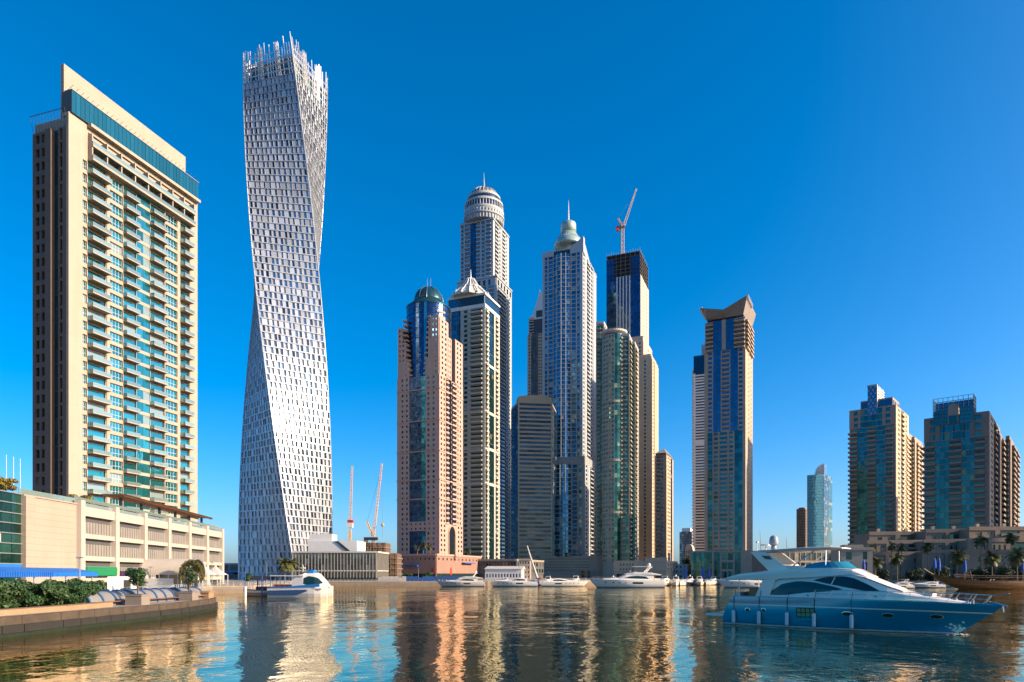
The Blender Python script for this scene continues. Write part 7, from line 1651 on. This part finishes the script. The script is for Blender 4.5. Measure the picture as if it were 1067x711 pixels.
def pontoons():
    for i, (x0, x1, pw, lab) in enumerate(((905, 1000, 610.5, 'grey floating pontoon behind the right hand boats'), (690, 760, 609.4, 'grey floating pontoon behind the small berthed yachts'), (500, 690, 608.8, 'long grey floating pontoon behind the middle yachts'))):
        Y = CAM_H * FPX / (pw - HORIZON); T = Thing('pontoon', lab, 'pontoon', (PX(x0, Y), Y, 0), 'floating pontoons'); T.part('deck', mat('pontoon_deck', (.25, .23, .21), .8, var=.2, fine=.1)).box(PX(x0, Y), PX(x1, Y), Y, Y + 2.2, .25, .6); T.part('float', darksteel).box(PX(x0, Y) + .2, PX(x1, Y) - .2, Y + .2, Y + 2, -.4, .249)
        n = 6
        for k in range(n): x = PX(x0, Y) + (PX(x1, Y) - PX(x0, Y)) * (k + .5) / n; T.one('pile', MB().tube((x, Y + 2.4, -1), (x, Y + 2.4, 2.8), .22, n=8), pale)
        T.finish()
pontoons()

def dhow():
    Y = 222; x0, x1 = PX(967, Y), PX(1112, Y); L = x1 - x0; e = loc_parts('wooden_dhow', 'long varnished wooden dhow with an upswept prow moored at the right edge', 'dhow', (x1, Y, 0), math.pi)
    sh = lambda x: 2.6 * max(0, (x / L - .55) / .45) ** 2.4 + 1.2 * max(0, (.18 - x / L) / .18) ** 1.6
    hl = Hull([(-.5, 1.5, L * .72, 2.4, 1.7), (.0, 1.0, L * .78, 3.0, 1.8), (.9, .6, L * .85, 3.4, 1.9), (1.8, .2, L * .93, 3.6, 2.0), (2.7, 0, L, 3.6, 2.1)], sh); hl.mesh(34).build('hull', wood, e, smooth=True)
    for z in (1.0, 1.75, 2.45): 
        for s in (-1, 1): hl.band(z, z + .14, .8, L * (.84 + .05 * z), .05, n=24, side=s).build('strake', wood2, e)
    b = MB(); b.path([(L * .96, 0, 2.6 + sh(L * .96)), (L * 1.0, 0, 3.1 + sh(L)), (L * 1.03, 0, 4.3 + sh(L) * .9)], .22, n=6); b.build('stem_post', wood2, e)
    dk = MB(); rows = [[(x, -hl.pt(x, 2.6) * .96, 2.3 + sh(x) * .8), (x, hl.pt(x, 2.6) * .96, 2.3 + sh(x) * .8)] for x in [L * i / 20 for i in range(20)]]; dk.grid(rows); dk.build('deck', teakm, e)
    for s in (-1, 1):
        rl = MB(); top = []
        for i in range(16):
            x = L * (.04 + .74 * i / 15); y = s * (hl.pt(x, 2.6) - .15); zz = 2.7 + sh(x); rl.tube((x, y, zz), (x, y, zz + 1.6), .09, n=5); top.append((x, y, zz + 1.0))
        rl.path(top, .07, n=5); rl.path([(p[0], p[1], p[2] + .6) for p in top], .08, n=5); rl.build('deck_rail', wood2, e)
    MB().box(L * .08, L * .62, -2.9, 2.9, 4.25, 4.4).build('canopy', wood2, e); MB().box(L * .05, L * .2, -2.4, 2.4, 2.6, 4.2).build('cabin', wood, e)
    for f in (.3, .68): MB().tube((L * f, 0, 2.4), (L * f + .8, 0, 7.5 if f < .5 else 6.0), .16, .09, n=8).build('mast', wood2, e)
dhow()

def ferry():
    Y = 152; x0, x1 = PX(284, Y), PX(346, Y); L = x1 - x0; e = loc_parts('water_bus', 'white and blue catamaran water bus with a wraparound window below the twisted tower', 'ferry', (x0, Y, 0), R(-6)); e.scale = (1, 1, 1.35)
    bl = mat('ferry_blue', (.01, .20, .55), .3, var=.05, coat=.5)
    for s in (-1, 1):
        rows = []
        for i in range(11):
            t = i / 10; x = L * t; w = .9 * (1 - max(0, (t - .7) / .3) ** 2 * .85); zt = 1.35 + .35 * t * t; rows.append([(x, s * 1.75 - w * .7, -.4), (x, s * 1.75 - w, .5), (x, s * 1.75 - w, zt), (x, s * 1.75 + w, zt), (x, s * 1.75 + w, .5), (x, s * 1.75 + w * .7, -.4)])
        m = MB().grid(rows, close=True); m.add(rows[0], [(5, 4, 3, 2, 1, 0)]); m.add(rows[-1], [(0, 1, 2, 3, 4, 5)]); m.build('hull', gel, e)
        sw = MB(); sw.grid([[(L * t, s * 2.7, 1.36 + .3 * t * t) for t in (0, .3, .6, .9)], [(L * t, s * 2.68, 1.5 + .9 * max(0, t - .2)) for t in (0, .3, .6, .9)]] if s < 0 else [[(L * t, s * 2.68, 1.5 + .9 * max(0, t - .2)) for t in (0, .3, .6, .9)], [(L * t, s * 2.7, 1.36 + .3 * t * t) for t in (0, .3, .6, .9)]]); sw.build('blue_sweep', bl, e)
    bs = [(.05, .22), (L * .50, .22), (L * .70, .95), (L * .66, 1.12), (.05, 1.0)]; MB().add([(x, -2.72, z) for x, z in bs] + [(x, -2.66, z) for x, z in bs], [(0, 1, 2, 3, 4), (9, 8, 7, 6, 5), (0, 5, 6, 1), (1, 6, 7, 2), (2, 7, 8, 3), (3, 8, 9, 4), (4, 9, 5, 0)]).build('blue_side', mat('ferry_dark_blue', (.006, .07, .20), .3, var=.08, coat=.4), e)
    MB().box(.2, L * .93, -2.6, 2.6, 1.2, 1.4).build('deck', gel, e)
    cab = [(L * .42, 2.55, 1.4, 2.3, 3.2, .05), (L * .6, 2.6, 1.4, 2.3, 3.75, .15), (L * .8, 2.5, 1.4, 1.9, 3.7, .3), (L * .92, 2.0, 1.5, 1.2, 2.6, .3), (L * .99, 1.2, 1.55, .7, 1.8, .1)]
    loft(cab).build('cabin', gel, e)
    for s in (-1, 1): side_panel(cab, [(L * .62, 2.1), (L * .62, 3.0), (L * .70, 3.35), (L * .84, 3.1), (L * .93, 2.2), (L * .84, 1.95), (L * .7, 1.9)], side=s, out=.04).build('window', boatglass, e)
    MB().box(L * .04, L * .62, -2.5, 2.5, 3.3, 3.45).build('canopy', gel, e)
    for i in range(6):
        for s in (-1, 1): MB().tube((L * (.05 + .08 * i), s * 2.35, 1.4), (L * (.05 + .08 * i), s * 2.35, 3.3), .05, n=5).build('stanchion', chrome, e)
    MB().box(L * .08, L * .4, -1.9, 1.9, 1.4, 1.95).build('bench_row', mat('seat_red', (.35, .06, .05), .6, var=.1), e); MB().box(L * .62, L * .74, -.9, .9, 3.8, 4.3).build('wheelhouse_hood', bl, e)
    MB().tube((L * .55, 0, 3.7), (L * .53, 0, 5.2), .05).box(L * .5, L * .56, -.6, .6, 4.6, 4.7).build('mast', gel, e)
    x0, x1 = PX(252, Y), PX(287, Y); L = x1 - x0; e = loc_parts('wooden_ferry', 'small open wooden ferry boat with a flat dark canopy tied behind the water bus', 'ferry', (x0, Y + 2, 0), R(-3)); e.scale = (1, 1, 1.5)
    hl = Hull([(-.4, .4, L * .85, .9, 1.8), (.1, .2, L * .92, 1.25, 1.9), (.9, .1, L, 1.4, 2.1)], lambda x: .5 * (x / L - .5) ** 2); hl.mesh(16).build('hull', wood, e, smooth=True); hl.band(.5, .8, .3, L * .93, .03, n=10).build('white_strake', gel, e); hl.band(.1, .4, .3, L * .9, .03, n=10).build('orange_strake', orange, e)
    MB().add([(L * .26, -1.5, 2.5), (L * .94, -1.5, 2.5), (L * .94, -1.1, 3.0), (L * .26, -1.1, 3.0), (L * .94, 1.1, 3.0), (L * .26, 1.1, 3.0), (L * .94, 1.5, 2.5), (L * .26, 1.5, 2.5)], [(0, 1, 2, 3), (3, 2, 4, 5), (5, 4, 6, 7), (1, 6, 4, 2), (0, 3, 5, 7)]).build('canopy', darksteel, e)
    for i in range(4):
        for s in (-1, 1): MB().tube((L * (.3 + .2 * i), s * 1.2, .8), (L * (.3 + .2 * i), s * 1.2, 2.85), .05, n=5).build('post', bluefab, e)
    MB().box(L * .35, L * .85, -.5, .5, .9, 1.4).build('bench', wood2, e)
    x = PX(255.5, Y - 2); P = Thing('mooring_pile', 'white topped mooring pile standing in the water at the bow of the wooden ferry', 'mooring pile', (x, Y - 2, 0)); P.part('pile', whitep).tube((x, Y - 2, -1), (x, Y - 2, 2.2), .32, n=10); P.part('pole', bluefab).tube((x, Y - 2, 2.2), (x, Y - 2, 5.6), .08, n=6); P.finish()
    for i, (px, lab) in enumerate(((273, 'blue mooring post in the water left of the water bus'), (268.5, 'thin blue mooring post behind the wooden ferry'))):
        x = PX(px, Y - 1 + 4 * i); simple('mooring_post', MB().tube((x, Y - 1 + 4 * i, -1), (x, Y - 1 + 4 * i, 4.4), .14, n=8), bluefab, lab, 'mooring post', 'mooring posts')
ferry()
